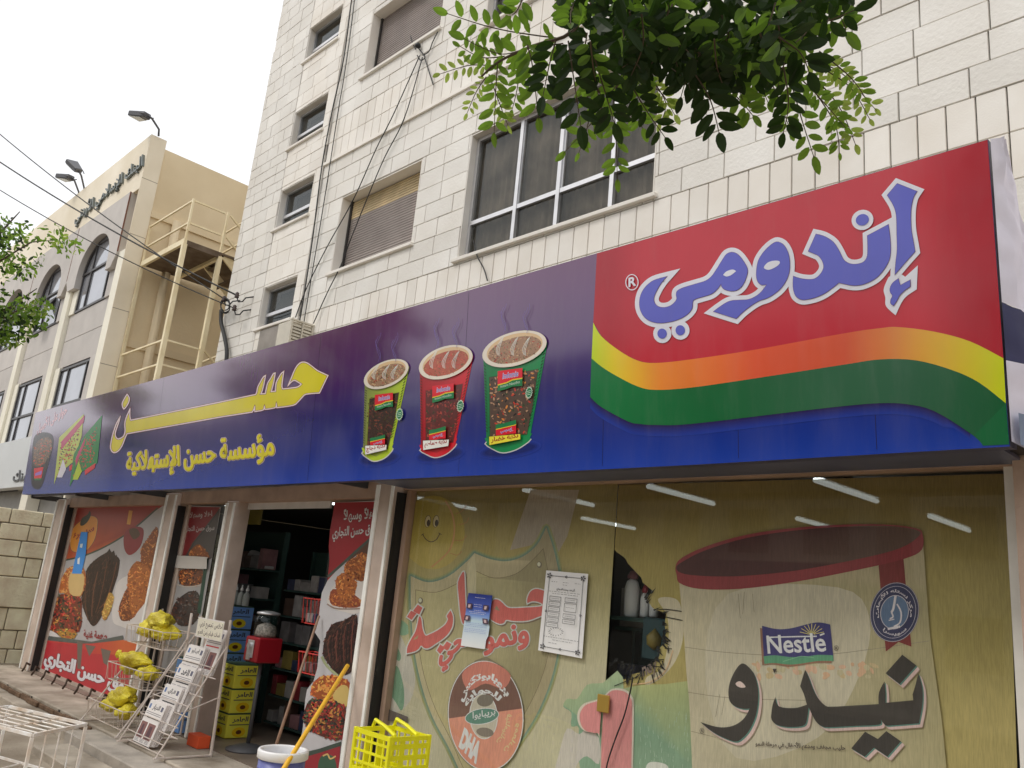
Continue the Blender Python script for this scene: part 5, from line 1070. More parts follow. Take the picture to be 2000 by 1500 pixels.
for L in ([(845, 120), (905, 130), (880, 430), (845, 420)], [(930, 160), (1045, 180), (975, 290)], [(1100, 200), (1210, 230), (1170, 390), (1130, 360)]): c.poly(kE(L), Pc(104, 92, 84))
for cc, g in ((Pc(110, 50, 56), 2.6), (Pc(206, 204, 208), 1.5)): c.btext('سوق حسن التجاري', (86, 1306), (262, 1377), (93, 1270), cc, g)
c.build('print', M_post1, po1)
# small blue tag hanging over the logo
tg = thing('blue_tag', (-12.8, GY-.012, 1.9), 'narrow blue paper strip stuck over the orange logo on the food poster', 'paper strip')
c = Canvas(Plane((-12, GY-.012, 1), (0, -1, 0)), start=0); c.poly(kD([(880, 438), (952, 440), (930, 680), (882, 892), (780, 890), (830, 660)]), Pc(74, 134, 200)); c.poly(kD([(872, 570), (900, 565), (890, 612), (866, 605)]), Pc(200, 214, 226)); c.poly(kD([(842, 730), (868, 710), (862, 790), (838, 785)]), Pc(206, 216, 226)); c.build('strip', M_paper, tg)
# second poster between the post and the door jamb
po2 = thing('food_poster', (-9.1, GY, .05), 'narrow food poster with green stripe between post and doorway', 'poster')
kF = lambda L: Z(300, 960, .18, L); c = Canvas(qp, start=0)
c.poly([(360, 986), (432, 990), (372, 1330), (286, 1290)], Pc(140, 138, 138))
c.poly(kF([(340, 165), (720, 170), (560, 430), (450, 560), (350, 700), (265, 690)]), Pc(120, 38, 40)); c.poly(kF([(640, 280), (720, 190), (640, 720), (540, 760), (350, 700), (420, 560)]), Pc(76, 70, 66)); c.stroke(kF([(350, 700), (450, 540), (600, 360), (715, 190)]), 2, Pc(60, 62, 58))
c.text('اهلا وسهلا', kF([(395, 300)])[0], kF([(635, 285)])[0], kF([(395, 225)])[0], Pc(170, 164, 162), .02); c.text('سوق حسن التجاري', kF([(325, 460)])[0], kF([(660, 450)])[0], kF([(325, 375)])[0], Pc(170, 164, 162), .02)
food(c, smooth(kF([(380, 700), (450, 590), (510, 580), (570, 650), (600, 720)]), 3), OR[0], OR, 30, 3.5); food(c, smooth(kF([(270, 920), (300, 850), (530, 850), (530, 980), (440, 1030), (300, 1010)]), 3), Pc(120, 74, 52), OR+BR, 60, 4)
c.stroke(spline(kF([(250, 1000), (320, 1030), (430, 1030), (520, 1010)]), 3), 2.4, Pc(160, 150, 142)); food(c, smooth(kF([(200, 1330), (240, 1200), (340, 1110), (420, 1080), (500, 1130), (470, 1400), (300, 1460)]), 3), Pc(64, 56, 54), BR+[Pc(90, 82, 78)], 90, 5)
for L in ([(165, 830), (215, 840), (120, 1300), (85, 1280)], [(560, 740), (600, 730), (510, 1330), (475, 1310)]): c.poly(kF(L), Pc(34, 62, 50))
c.build('print', M_post1, po2)
cd_ = thing('paper_card', (-9.3, GY-.02, 1.7), 'blank white card stuck across the narrow poster above the racks', 'card')
c = Canvas(Plane((-9, GY-.03, 1), (0, -1, 0)), start=0); c.poly(smooth(kF([(180, 690, 1), (560, 710), (578, 730), (575, 840, 1), (350, 835), (162, 820, 1), (172, 720)]), 3), Pc(176, 170, 164)); c.build('card', M_paper, cd_)
# third poster on the folded door leaf, ragged at its left edge
po3 = thing('food_poster', (-6.1, .57, .03), 'torn edged food poster with burger hanging at the right of the doorway', 'poster')
c = Canvas(Plane((-6, .572, 1), (0, -1, 0)), start=0); kG = lambda L: Z(560, 960, .18, L); kH = lambda L: Z(560, 1230, .18, L)
EDGE = kG([(520, 120), (500, 250), (470, 420), (455, 600), (465, 730), (450, 900), (440, 970), (380, 1100), (360, 1250), (345, 1390), (320, 1490)])+kH([(300, 20), (365, 120), (345, 250), (340, 330), (330, 420), (290, 560), (220, 650), (200, 760), (190, 900), (170, 1100), (140, 1220), (110, 1400), (60, 1640)])
RGT = [(966-(y-100)*.139, y) for y in range(100, 1500, 100)]
c.poly(EDGE+[(660, 1530), (733, 978)], Pc(176, 174, 176))
c.poly(EDGE[:7]+kG([(600, 790), (720, 690), (800, 600), (905, 510), (965, 110)]), Pc(140, 34, 40)); c.poly(kG([(905, 510), (880, 700), (760, 690), (640, 780), (760, 640)]), Pc(84, 56, 42)); c.stroke(kG([(445, 925), (600, 790), (740, 660), (905, 515)]), 5, Pc(66, 74, 66))
for t_, a, b, d_ in (('أهلاً وسهلاً', (620, 335), (965, 320), (625, 180)), ('سوق حسن التجاري', (495, 545), (985, 500), (505, 395))):
    A_, B_, D_ = kG([a, b, d_]); c.text(t_, A_, B_, D_, Pc(60, 40, 44), .05); c.text(t_, A_, B_, D_, Pc(190, 184, 182), .025)
c.poly(smooth(kG([(440, 1200), (470, 1080), (540, 980), (620, 860), (880, 900), (800, 1300), (600, 1300), (480, 1260)]), 4), Pc(186, 180, 174)); food(c, smooth(kG([(470, 1200), (500, 1060), (700, 1100), (820, 1200), (760, 1260), (560, 1250)]), 3), Pc(150, 74, 46), OR, 40, 5)
food(c, smooth(kG([(530, 990), (560, 920), (640, 880), (740, 960), (760, 1040), (700, 1180), (610, 1240), (560, 1130)]), 3), OR[1], OR, 80, 5); food(c, smooth(kG([(625, 860), (650, 770), (740, 720), (780, 680), (880, 690), (840, 960), (740, 950), (660, 920)]), 3), OR[0], OR, 90, 5)
c.stroke(spline(kG([(440, 1220), (520, 1265), (640, 1275), (800, 1270)]), 3), 2.6, Pc(130, 110, 100))
food(c, smooth(kH([(395, 240), (430, 60), (500, -60), (620, -100), (770, -140), (740, 330), (690, 470), (560, 480), (440, 350)]), 3), BR[0], BR+[Pc(80, 40, 38)], 200, 7, 4, -60)
for i in range(11):
    u = i/10; c.stroke(spline(kH([(470+u*290, 60-u*170), (450+u*290, 180-u*80), (470+u*260, 330+u*30)]), 4), 2.0 if i % 2 else 1.3, Pc(34, 24, 24) if i % 3 else Pc(100, 58, 48))
c.stroke(spline(kH([(385, 290), (440, 390), (560, 500)]), 3), 5, Pc(150, 156, 120))
food(c, smooth(kH([(270, 690), (290, 580), (380, 510), (520, 500), (640, 540), (690, 620), (650, 830), (500, 780), (330, 740)]), 3), Pc(170, 90, 46), [Pc(184, 100, 50), Pc(150, 70, 40), Pc(200, 140, 70)], 70, 7); c.poly(smooth(kH([(510, 700), (600, 600), (680, 640), (655, 830), (540, 780)]), 3), Pc(184, 160, 96))
food(c, smooth(kH([(190, 930), (260, 760), (420, 770), (640, 830), (640, 1100), (590, 1190), (430, 1170), (250, 1080)]), 3), Pc(100, 44, 38), LT+[Pc(150, 50, 50)]*2, 150, 7)
c.poly(kH([(150, 1340), (360, 1290), (600, 1210), (590, 1260), (380, 1330), (140, 1400)]), Pc(58, 70, 62)); c.poly(kH([(140, 1400), (380, 1330), (590, 1262), (560, 1700), (60, 1700)]), Pc(136, 40, 48)); c.poly(smooth(kH([(345, 1500), (370, 1390), (440, 1350), (530, 1400), (540, 1600), (360, 1640)]), 3), Pc(56, 84, 66)); c.stroke(spline(kH([(400, 1370), (450, 1350), (480, 1400), (540, 1370)]), 3), 3, Pc(190, 160, 100))
c.build('print', M_post1, po3)
# ================================================================ THINGS IN FRONT OF THE SHOP
M_wire = mat('white_coated_wire', S(168, 160, 154, .6), .45, noise=(8, .15, 5, (1, .9, .8)))
M_bag = mat('yellow_plastic_bag', S(186, 172, 44, .66), .38, noise=(7, .38, 6, (1, .85, .5)), bump=(45, .9))
M_news = mat('newsprint', S(196, 190, 186, .62), .9, noise=(6, .06, 5))
from mathutils import noise as mnoise
def bag(cx, cy, cz, rx, ry, rz, label, seed):
    """a limp, creased bag lying on its side with a gathered neck"""
    o = MB(); nu, nv = 30, 22; r_ = random.Random(seed); yaw = r_.uniform(-.5, .5); sgn = r_.choice((-1, 1))
    for i in range(nv+1):
        t = i/nv; neck = max(0, (t-.72)/.28)
        prof = math.sin(math.pi*min(t/.8, 1)*.5)**.6*(1-.86*neck**.6) if t > 0 else .05
        for j in range(nu):
            th = 2*math.pi*j/nu; n_ = mnoise.noise(Vector((t*4+seed*7, math.cos(th)*1.6, math.sin(th)*1.6)))*.34+mnoise.noise(Vector((t*11+seed*3, math.cos(th)*4.5, math.sin(th)*4.5)))*.20-abs(math.sin(th*4+t*5+seed))*.10
            k = prof*(1+n_); x = (t-.45)*2*rx*sgn; y = ry*k*math.cos(th); z = rz*k*math.sin(th)*(1 if math.sin(th) > 0 else .75)+.25*rz*neck
            o.v.append((cx+x*math.cos(yaw)-y*math.sin(yaw), cy+x*math.sin(yaw)+y*math.cos(yaw), cz+z))
    for i in range(nv):
        for j in range(nu): a = i*nu+j; b = i*nu+(j+1) % nu; o.f.append([a, b, b+nu, a+nu])
    t = thing('yellow_bag', (cx, cy, cz-rz), label, 'bag', 'yellow bags in the wire baskets')
    bd = o.build('body', M_bag, t, smooth=True)
    q = Vector((cx+1.1*rx*sgn*math.cos(yaw), cy+1.1*rx*sgn*math.sin(yaw), cz+.3*rz)); fr = MB()
    for k in range(7):
        a = k*.9; fr.add([q, q+Vector((sgn*.05, .035*math.cos(a), .045*math.sin(a)+.01)), q+Vector((sgn*.06, .035*math.cos(a+.8), .045*math.sin(a+.8)))], [(0, 1, 2)])
    fr.build('gathered_end', M_bag, t)
def basket(mb, x0, x1, y0, y1, z0, h):
    r = .0038; c0 = [(x0, y0), (x1, y0), (x1, y1), (x0, y1)]
    for zz, e in ((z0, .03), (z0+h, 0)):
        P_ = [(x0+e, y0+e, zz), (x1-e, y0+e, zz), (x1-e, y1-e, zz), (x0+e, y1-e, zz)]
        for i in range(4): mb.tube([P_[i], P_[(i+1) % 4]], r*1.4, 6)
    for i in range(9): x = x0+(x1-x0)*i/8; mb.tube([(x, y0, z0+h), (x, y0+.03, z0)], r*.7, 5); mb.tube([(x, y1, z0+h), (x, y1-.03, z0)], r*.7, 5); mb.tube([(x, y0+.03, z0), (x, y1-.03, z0)], r*.7, 5)
    for i in range(5): y = y0+(y1-y0)*i/4; mb.tube([(x0, y, z0+h), (x0+.03, y, z0)], r*.7, 5); mb.tube([(x1, y, z0+h), (x1-.03, y, z0)], r*.7, 5)
br = thing('wire_basket_rack', (-9.0, .15, 0), 'white wire rack with three tiers of baskets in front of the left window', 'rack')
for i, (y0, z0) in enumerate(((.10, .80), (-.02, .42), (-.14, .06))):
    mb = MB(); basket(mb, -9.45, -8.52, y0, y0+.34, z0, .17); mb.build('basket', M_wire, br)
for x in (-9.47, -8.5):
    MB().tube([(x, .46, .005), (x, .46, 1.15)], .011, 8).build('upright', M_wire, br); MB().tube([(x, .44, .98), (x, -.16, .012)], .009, 8).build('side_bar', M_wire, br); MB().tube([(x, -.18, .008), (x, .46, .008)], .009, 8).build('foot', M_wire, br)
for i, a in enumerate(((-9.22, .25, .93, .2, .13, .11, 'yellow bag at the left of the top wire basket'), (-8.86, .30, .93, .2, .13, .11, 'yellow bag at the right of the top wire basket'), (-8.98, .26, 1.04, .27, .14, .10, 'long yellow bag lying across the others in the top wire basket'),
                       (-9.22, .15, .54, .16, .11, .08, 'yellow bag at the left of the middle wire basket'), (-8.86, .15, .54, .17, .11, .08, 'yellow bag at the right of the middle wire basket'), (-9.05, .12, .64, .25, .14, .095, 'yellow bag slumped on top in the middle wire basket'),
                       (-9.2, .03, .18, .18, .12, .09, 'crumpled yellow bag at the left of the bottom wire basket'), (-8.84, .03, .18, .18, .12, .085, 'yellow bag at the right of the bottom wire basket'), (-9.0, .0, .30, .25, .14, .11, 'yellow bag on top in the bottom wire basket'))): bag(*a, seed=i+1)
# newspaper rack
nr = thing('newspaper_rack', (-7.9, .1, 0), 'white stepped wire newspaper rack with flat side post beside the doorway', 'rack')
MB().bar((-7.5, .30, .0), (-7.5, .27, 1.18), .035, .012, (0, 1, 0)).build('side_post', M_wire, nr); MB().bar((-8.33, .30, .0), (-8.33, .27, 1.18), .035, .012, (0, 1, 0)).build('side_post', M_wire, nr)
for x in (-7.5, -8.33):
    MB().tube([(x, .28, .95), (x, -.2, .012)], .008, 8).build('slant_bar', M_wire, nr); MB().tube([(x, .285, .5), (x, -.02, .38)], .006, 6).build('cross_bar', M_wire, nr); MB().bar((x, .3, .01), (x, -.22, .01), .03, .012).build('foot', M_wire, nr)
heads = ['الدستور', 'العرب اليوم', 'الغد', 'الرأي', 'الديار']
tiers = [(.235, .66, -7.83, .33), (.145, .50, -8.03, .36), (.06, .33, -7.98, .37), (-.02, .16, -8.02, .36), (-.11, .02, -8.08, .36)]
for i, (y0, z0, xc, wd) in enumerate(tiers):
    MB().tube([(-8.33, y0-.015, z0), (-7.5, y0-.015, z0)], .006, 6).build('shelf_wire', M_wire, nr); MB().tube([(-8.33, y0-.03, z0+.09), (-7.5, y0-.03, z0+.09)], .005, 6).build('shelf_wire', M_wire, nr)
    h = .40-.012*i; n_ = (6, 9, 10, 12, 14)[i]; lean = .10
    t = thing('newspaper_stack', (xc, y0, z0), ['topmost folded newspaper stack with red headline on the rack', 'second newspaper stack from the top of the rack', 'third newspaper stack from the top of the rack', 'fourth newspaper stack from the top, pages fanned at its edge', 'lowest newspaper stack on the rack, with two photographs on its front'][i], 'newspapers', 'newspapers on the stepped rack')
    rr = random.Random(i+20)
    for k in range(n_):
        a = y0+.006+k*.0062; dx = rr.uniform(-.012, .012); dz = rr.uniform(-.012, .01); tl = lean+k*.002
        MB().hexa([(xc-wd/2+dx, a, z0+.004), (xc+wd/2+dx, a, z0+.004), (xc+wd/2+dx, a+.0052, z0+.004), (xc-wd/2+dx, a+.0052, z0+.004),
                   (xc-wd/2+dx, a+tl, z0+h+dz), (xc+wd/2+dx, a+tl, z0+h+dz), (xc+wd/2+dx, a+tl+.0052, z0+h+dz), (xc-wd/2+dx, a+tl+.0052, z0+h+dz)]).build('newspaper', M_news, t)
    nrm = Vector((0, -h, lean)).normalized(); pln = Plane((xc, y0+.0055, z0+.004), nrm); cn = Canvas(pln, start=.0012)
    def N_(u, v, cn=cn, wd=wd, hh=math.hypot(h, lean)): return (-wd/2+wd*u, hh*v)
    class _P:            # lettering laid out in sheet coordinates
        def __init__(s, p): s.o, s.n, s.u, s.v = p.o, p.n, p.u, p.v; s.xyz = p.xyz
        def px(s, x, y): return (x, y)
    cn.p = _P(pln); ik = S(60, 58, 62, .62)
    cn.poly([N_(0.005, .005), N_(.995, .005), N_(.995, .99), N_(.005, .99)], S(200, 194, 190, .62))
    cn.text(heads[i], N_(.3, .80), N_(.72, .80), N_(.3, .94), ik, .03)
    for v in (.74, .70): cn.stroke([N_(.06, v), N_(.94, v)], .006, S(130, 126, 128, .62))
    cn.poly([N_(.8, .82), N_(.92, .82), N_(.92, .93), N_(.8, .93)], S(96, 96, 110, .62)); cn.poly([N_(.08, .82), N_(.18, .82), N_(.18, .93), N_(.08, .93)], S(90, 110, 150, .62))
    if i in (0,): cn.stroke([N_(.1, .62), N_(.9, .62)], .012, S(180, 70, 70, .62))
    else: cn.stroke([N_(.2, .62), N_(.94, .62)], .010, ik)
    if i in (0, 4):
        for u0, u1 in ((.06, .42), (.5, .92)): cn.poly([N_(u0, .12), N_(u1, .12), N_(u1, .5), N_(u0, .5)], S(120, 88, 84, .62)); cn.poly([N_(u0+.08, .14), N_(u1-.1, .14), N_(u1-.14, .44), N_(u0+.12, .44)], S(86, 66, 70, .62))
    for col_ in range(3):
        for k in range(14 if i not in (0, 4) else 3):
            v = .54-.036*k if i not in (0, 4) else .1-.03*k; cn.stroke([N_(.06+.31*col_, v), N_(.06+.31*col_+.26*rr.uniform(.75, 1), v)], .0055, S(150, 146, 146, .62))
    cn.build('front_page', M_paper, t)
hn = thing('handwritten_sign', (-7.75, .18, .98), 'small handwritten card on top of the newspaper rack', 'sign')
hq = [(388, 1206), (438, 1217), (430, 1253), (383, 1240)]; c = Canvas(Plane((-7.8, .20, 1.05), (0, -1, 0)), start=0); c.poly(hq, S(204, 194, 178, .62)); c.text('اخلاص تجميع تربي', (390, 1226), (434, 1235), (391, 1211), S(76, 60, 56, .62), .01); c.text('اسات فيلم زمن العدو', (386, 1241), (429, 1250), (387, 1228), S(76, 60, 56, .62), .01)
c.build('card', M_paper, hn); box('backing', -8.02, -7.48, .202, .206, .985, 1.165, M_news, hn)

# water tub with white rim
bk = thing('blue_tub', (-5.5, -.20, -.02), 'round blue tub with white rim and handle beside the yellow pole', 'tub')
bc_ = (-5.5, -.20, -.018); M_bk = mat('blue_plastic', S(84, 88, 140, .55), .4, noise=(5, .1, 4)); M_bw = mat('white_plastic', S(206, 210, 222, .6), .35)
MB().lathe(bc_, [(.142, 0), (.15, .01), (.162, .40), (.150, .40), (.14, .012)], 36, True).build('body', M_bk, bk, smooth=True)
for i in range(5): MB().lathe(bc_, [(.151+.0022*i, .06+.07*i), (.1555+.0022*i, .066+.07*i), (.1515+.0022*i, .072+.07*i)], 36, False).build('rib', M_bk, bk, smooth=True)
MB().lathe(bc_, [(.168, .405), (.176, .412), (.176, .455), (.170, .465), (.155, .465), (.15, .455), (.148, .405)], 40, False).build('rim', M_bw, bk, smooth=True)
MB().lathe(bc_, [(.001, .36), (.15, .36)], 36, False).build('water', mat('milky_water', (.45, .5, .55), .1), bk)
MB().tube(spline([(-5.66, -.2, .34)], 1)[:0]+[Vector((-5.5+.185*math.cos(a), -.2-.02-.13*math.sin(a), .33-.17*math.sin(a))) for a in [math.pi*k/14 for k in range(15)]], .011, 8).build('handle', M_bw, bk, smooth=True)
# poles
yp_ = thing('yellow_pole', (-5.1, -.6, -.17), 'yellow wooden pole leaning against the post in front of the burger poster', 'pole')
A_, B_ = at(679, 1300, .41), at(555, 1500, -.30); d_ = (B_-A_); B2 = A_+d_*((A_.z+.1)/-d_.z); M_yw = mat('yellow_wood', S(206, 150, 40, .6), .5, noise=(9, .12, 6))
MB().tube([A_, B2], .017, 12).build('shaft', M_yw, yp_, smooth=True); MB().lathe((A_.x, A_.y, A_.z-.004), [(.017, 0), (.012, .012), (.002, .016)], 12).build('end_cap', M_yw, yp_, smooth=True)
bp_ = thing('brown_stick', (-6.0, .1, 0), 'thin brown broom stick leaning across the doorway beside the tub', 'broom')
A_, B_ = at(623, 1203, .54), at(536, 1465, .12); d_ = (B_-A_); B2 = A_+d_*((A_.z-.1)/-d_.z); MB().tube([A_, B2], [.011, .013], 10).build('shaft', mat('brown_wood', S(112, 88, 72, .5), .7, noise=(9, .2, 6)), bp_, smooth=True)
hd = MB(); MB().box(B2.x-.14, B2.x+.14, B2.y-.03, B2.y+.03, .065, .11).build('head', mat('dark_wood', (.12, .07, .04), .7), bp_, bevel=.006)
for k in range(24): x = B2.x-.13+.0113*k; hd.bar((x, B2.y-.02, .066), (x+rc.uniform(-.02, .02), B2.y-.03, .004), .004); hd.bar((x, B2.y+.02, .066), (x+rc.uniform(-.02, .02), B2.y+.03, .004), .004)
tag(hd.build('bristles', mat('straw', (.35, .26, .12), .9), bp_), kind='stuff')
# stack of yellow plastic crates
M_yc = mat('yellow_crate_plastic', S(212, 204, 20, .68), .38, noise=(5, .08, 4))
def crate(z, label):
    x0, x1, y0, y1, h, t = -4.61, -4.24, -.265, .055, .25, .016
    o = thing('plastic_crate', ((x0+x1)/2, (y0+y1)/2, z), label, 'crate', 'yellow crates stacked by the window')
    for zz in (z+.004, z+h-.03): [box('rim_rail', *q, zz, zz+.026, M_yc, o) for q in ((x0, x1, y0, y0+t), (x0, x1, y1-t, y1), (x0, x0+t, y0+t+.001, y1-t-.001), (x1-t, x1, y0+t+.001, y1-t-.001))]
    for x in (x0-.004, x1-t-.004): 
        for y in (y0-.004, y1-t-.004): MB().box(x, x+t+.008, y, y+t+.008, z+.002, z+h).build('corner_post', M_yc, o, bevel=.003)
    for i in range(1, 6):
        x = x0+(x1-x0)*i/6; MB().box(x-.006, x+.006, y0+.003, y0+t-.003, z+.031, z+h-.031).build('bar', M_yc, o); MB().box(x-.006, x+.006, y1-t+.003, y1-.003, z+.031, z+h-.031).build('bar', M_yc, o)
    for k in (1, 2, 3): zz = z+h*k/4; MB().box(x0+.02, x1-.02, y0+.001, y0+t-.005, zz-.007, zz+.007).build('bar', M_yc, o); MB().box(x1-t+.005, x1-.001, y0+.02, y1-.02, zz-.014, zz+.014).build('bar', M_yc, o)
    for i in (1, 2): y = y0+(y1-y0)*i/3; MB().box(x1-t+.002, x1-.004, y-.018, y+.018, z+.031, z+h-.031).build('bar', M_yc, o); MB().box(x0+.004, x0+t-.002, y-.018, y+.018, z+.031, z+h-.031).build('bar', M_yc, o)
    for i in range(6): y = y0+.03+(y1-y0-.06)*i/5; MB().box(x0+.016, x1-.016, y-.007, y+.007, z+.006, z+.014).build('floor_slat', M_yc, o)
    return o
for i, lb in enumerate(('bottom yellow plastic crate of the stack under the window', 'middle yellow plastic crate of the stack under the window', 'topmost yellow plastic crate of the stack under the window')): tc_ = crate(-.02+i*.257, lb)
for y in (-.19, -.02): MB().tube(spline([(-4.60, y+.05), (-4.5, y)], 1)[:0]+[Vector((-4.60, y+.06, .745)), Vector((-4.57, y+.05, .785)), Vector((-4.40, y, .775)), Vector((-4.25, y-.03, .745))], .012, 6).build('handle', M_yc, tc_)
# white metal stand in the corner of the picture
ws = thing('metal_stand', (-7.4, -1.4, -.17), 'low white metal display frame standing on the pavement corner', 'stand')
B0 = Vector((-7.05, -1.36, .32)); e1 = Vector((-.37, .50, 0)); e2 = Vector((-.95, -.32, 0)); cs4 = [B0, B0+e1, B0+e1+e2, B0+e2]; M_wp = mat('chipped_white_paint', S(206, 200, 194, .66), .5, noise=(7, .2, 6, (1, .85, .7)))
for i in range(4):
    a, b = cs4[i], cs4[(i+1) % 4]; MB().bar(a, b, .022).build('top_rail', M_wp, ws); MB().bar(a-Vector((0, 0, .40)), b-Vector((0, 0, .40)), .018).build('lower_rail', M_wp, ws); MB().bar(a-Vector((0, 0, .016)), a-Vector((0, 0, .488)), .022).build('leg', M_wp, ws)
for k in range(1, 6): MB().tube([B0+e1*(k/6)-Vector((0, 0, .005)), B0+e1*(k/6)+e2-Vector((0, 0, .005))], .006, 6).build('wire', M_wp, ws)
for k in range(1, 3): MB().tube([B0+e2*(k/3), B0+e2*(k/3)+e1], .007, 6).build('wire', M_wp, ws); MB().tube([B0+e2*(k/3)-Vector((0, 0, .40)), B0+e2*(k/3)+e1-Vector((0, 0, .4))], .007, 6).build('wire', M_wp, ws)
for k in range(1, 4): MB().tube([B0+e1*(k/4)-Vector((0, 0, .01)), B0+e1*(k/4)-Vector((0, 0, .40))], .006, 6).build('wire', M_wp, ws)
# rusty anchors and scraps along the window foot
for i in range(9):
    x = -13.4+i*.43; MB().tube([(x, .42, .10), (x+.04, .36, .13), (x+.07, .34, .07), (x+.03, .33, .02)], .014, 6).build('shutter_hook', mat('rusty_iron', (.07, .045, .03), .8, noise=(14, .3, 5)), plat)
for i in range(4): box('drain_slot', -13.3+i*1.0, -13.24+i*1.0, -.1215, -.1195, -.08, -.012, M_dark, plat)
for i, (x, y, lb) in enumerate(((-13.0, -.75, 'small white paper scrap on the pavement by the far step'),)):
    t = MB().add([(x, y, -.165), (x+.16, y+.03, -.15), (x+.15, y+.14, -.12), (x+.02, y+.12, -.165), (x+.08, y+.07, -.10)], [(0, 1, 4), (1, 2, 4), (2, 3, 4), (3, 0, 4)]).build('paper_scrap', M_news); tag(t, lb, 'litter')
rb = thing('rubble_stone', (-13.8, -.2, -.08), 'broken stone blocks lying at the far end of the shop step', 'rubble')
for i, (x, y, s_) in enumerate(((-13.75, -.22, .13), (-13.5, -.24, .09), (-14.0, -.1, .16))):
    rz = random.Random(i); MB().add([(x+s_*rz.uniform(.6, 1)*a, y+.5*s_*rz.uniform(.7, 1)*b, (-.08 if c_ < 0 else -.08+s_*rz.uniform(.8, 1.2))) for a in (-1, 1) for b in (-1, 1) for c_ in (-1, 1)], [(0, 1, 3, 2), (4, 6, 7, 5), (0, 4, 5, 1), (2, 3, 7, 6), (0, 2, 6, 4), (1, 5, 7, 3)]).build('block', mat('brown_rubble', (.13, .1, .075), .95, noise=(9, .3, 6), bump=(20, .6)), rb, bevel=.01)

# ================================================================ INSIDE THE DOORWAY
M_cb = mat('blue_carton', S(84, 118, 168, .42), .6, noise=(3, .1, 4)); M_cy = mat('yellow_carton', S(176, 162, 52, .42), .6, noise=(3, .1, 4)); M_lid = mat('green_carton_edge', (.05, .10, .06), .7)
class Sheet:
    """a plane addressed in its own metres (u right, v up)"""
    def __init__(s, o, n): q = Plane(o, n); s.o, s.n, s.u, s.v = q.o, q.n, q.u, q.v
    def xyz(s, u, v, off): return s.o+s.u*u+s.v*v+s.n*off
    def px(s, x, y): return (x, y)
def carton(x0, x1, y0, y1, z0, z1, m, label, group):
    t = thing('oil_carton', ((x0+x1)/2, (y0+y1)/2, z0), label, 'carton', group); box('body', x0, x1, y0, y1, z0, z1-.012, m, t, bevel=.004); box('flap', x0+.004, x1-.004, y0+.004, y1-.004, z1-.012, z1-.001, M_lid, t)
    for (o, n, wd) in ((((x0+x1)/2, y0, z0), (0, -1, 0), x1-x0), ((x1, (y0+y1)/2, z0), (1, 0, 0), y1-y0)):
        c = Canvas(Sheet(o, n), start=.001); h = z1-z0; ik = S(40, 40, 60, .42)
        c.text('العامر', (-wd*.3, h*.62), (wd*.3, h*.62), (-wd*.3, h*.86), ik, .03)
        c.poly(ell(0, h*.24, wd*.26, h*.2, 0, 16), S(206, 150, 30, .42) if m is M_cb else S(190, 140, 20, .42)); c.poly(ell(0, h*.24, wd*.11, h*.09, 0, 12), S(70, 40, 20, .42)); c.stroke([(-wd*.4, h*.54), (wd*.4, h*.54)], .008, ik)
        c.build('print', M_paper, t)
lv = ['lowest', 'second', 'third', 'fourth', 'topmost']
for k in range(5): carton(-8.95, -8.62, .80, 1.10, .06+k*.243, .06+k*.243+.238, M_cb, f'{lv[k]} blue carton with sunflower in the tall stack behind the newspaper rack', 'blue oil cartons')
for k in range(3): carton(-8.50, -8.20, .78, 1.06, .01+k*.236, .01+k*.236+.232, M_cy, f'{["lowest", "middle", "topmost"][k]} yellow carton with sunflower in the stack inside the doorway', 'yellow oil cartons')
for k in range(3): carton(-8.56-.32, -8.56, .46-.0, .74, .01+k*.236, .01+k*.236+.232, M_cb, f'{["lowest", "middle", "topmost"][k]} blue carton of the short stack beside the yellow cartons', 'blue oil cartons')
box('pallet_board', -9.0, -8.57, .79, 1.12, .005, .058, mat('dark_wood', (.12, .07, .04), .7), shop)
for i in range(4):
    x = -8.93+i*.125; t = thing('spray_bottle', (x, .95, 1.275), ['first', 'second', 'third', 'fourth'][i]+' clear spray bottle from the left on top of the blue cartons', 'bottle', 'clear bottles on the blue cartons')
    MB().lathe((x, .95, 1.275), [(.034, 0), (.036, .01), (.036, .10), (.03, .125), (.014, .14), (.014, .155)], 14).build('body', mat('pale_plastic', (.42, .44, .42), .25), t, smooth=True); MB().lathe((x, .95, 1.43), [(.018, 0), (.018, .02), (.008, .035), (.006, .06)], 10).build('nozzle', M_bw, t, smooth=True)
# gumball machine on a stand
gm = thing('gumball_machine', (-7.66, .74, 0), 'red gumball machine with glass jar on a grey pole stand in the doorway', 'vending machine')
MB().lathe((-7.66, .74, .006), [(.20, 0), (.20, .012), (.10, .045), (.03, .06)], 28).build('base', mat('grey_cast_iron', (.10, .10, .105), .5), gm, smooth=True); MB().tube([(-7.66, .74, .06), (-7.66, .74, .80)], .019, 12).build('pole', mat('grey_cast_iron'), gm, smooth=True)
M_rd = mat('red_enamel', S(124, 18, 28, .6), .35); box('cabinet', -7.79, -7.53, .61, .87, .80, 1.03, M_rd, gm, bevel=.012)
box('coin_plate', -7.72, -7.60, .598, .609, .84, 1.0, M_alu, gm, bevel=.003); MB().tube([(-7.66, .598, .95), (-7.66, .575, .95)], .028, 12).build('coin_knob', M_alu, gm); box('chute_flap', -7.69, -7.63, .585, .597, .82, .875, M_alu, gm)
MB().lathe((-7.66, .74, 1.032), [(.112, 0), (.118, .01), (.118, .17), (.10, .205), (.09, .21)], 28, False).build('jar', M_glass, gm, smooth=True); MB().lathe((-7.66, .74, 1.034), [(.10, 0), (.104, .03), (.09, .10), (.03, .13)], 20).build('sweets', mat('mixed_sweets', (.25, .22, .19), .6, noise=(45, .6, 2)), gm, smooth=True); MB().lathe((-7.66, .74, 1.243), [(.10, 0), (.115, .004), (.11, .02), (.04, .035)], 28).build('lid', M_alu, gm, smooth=True)
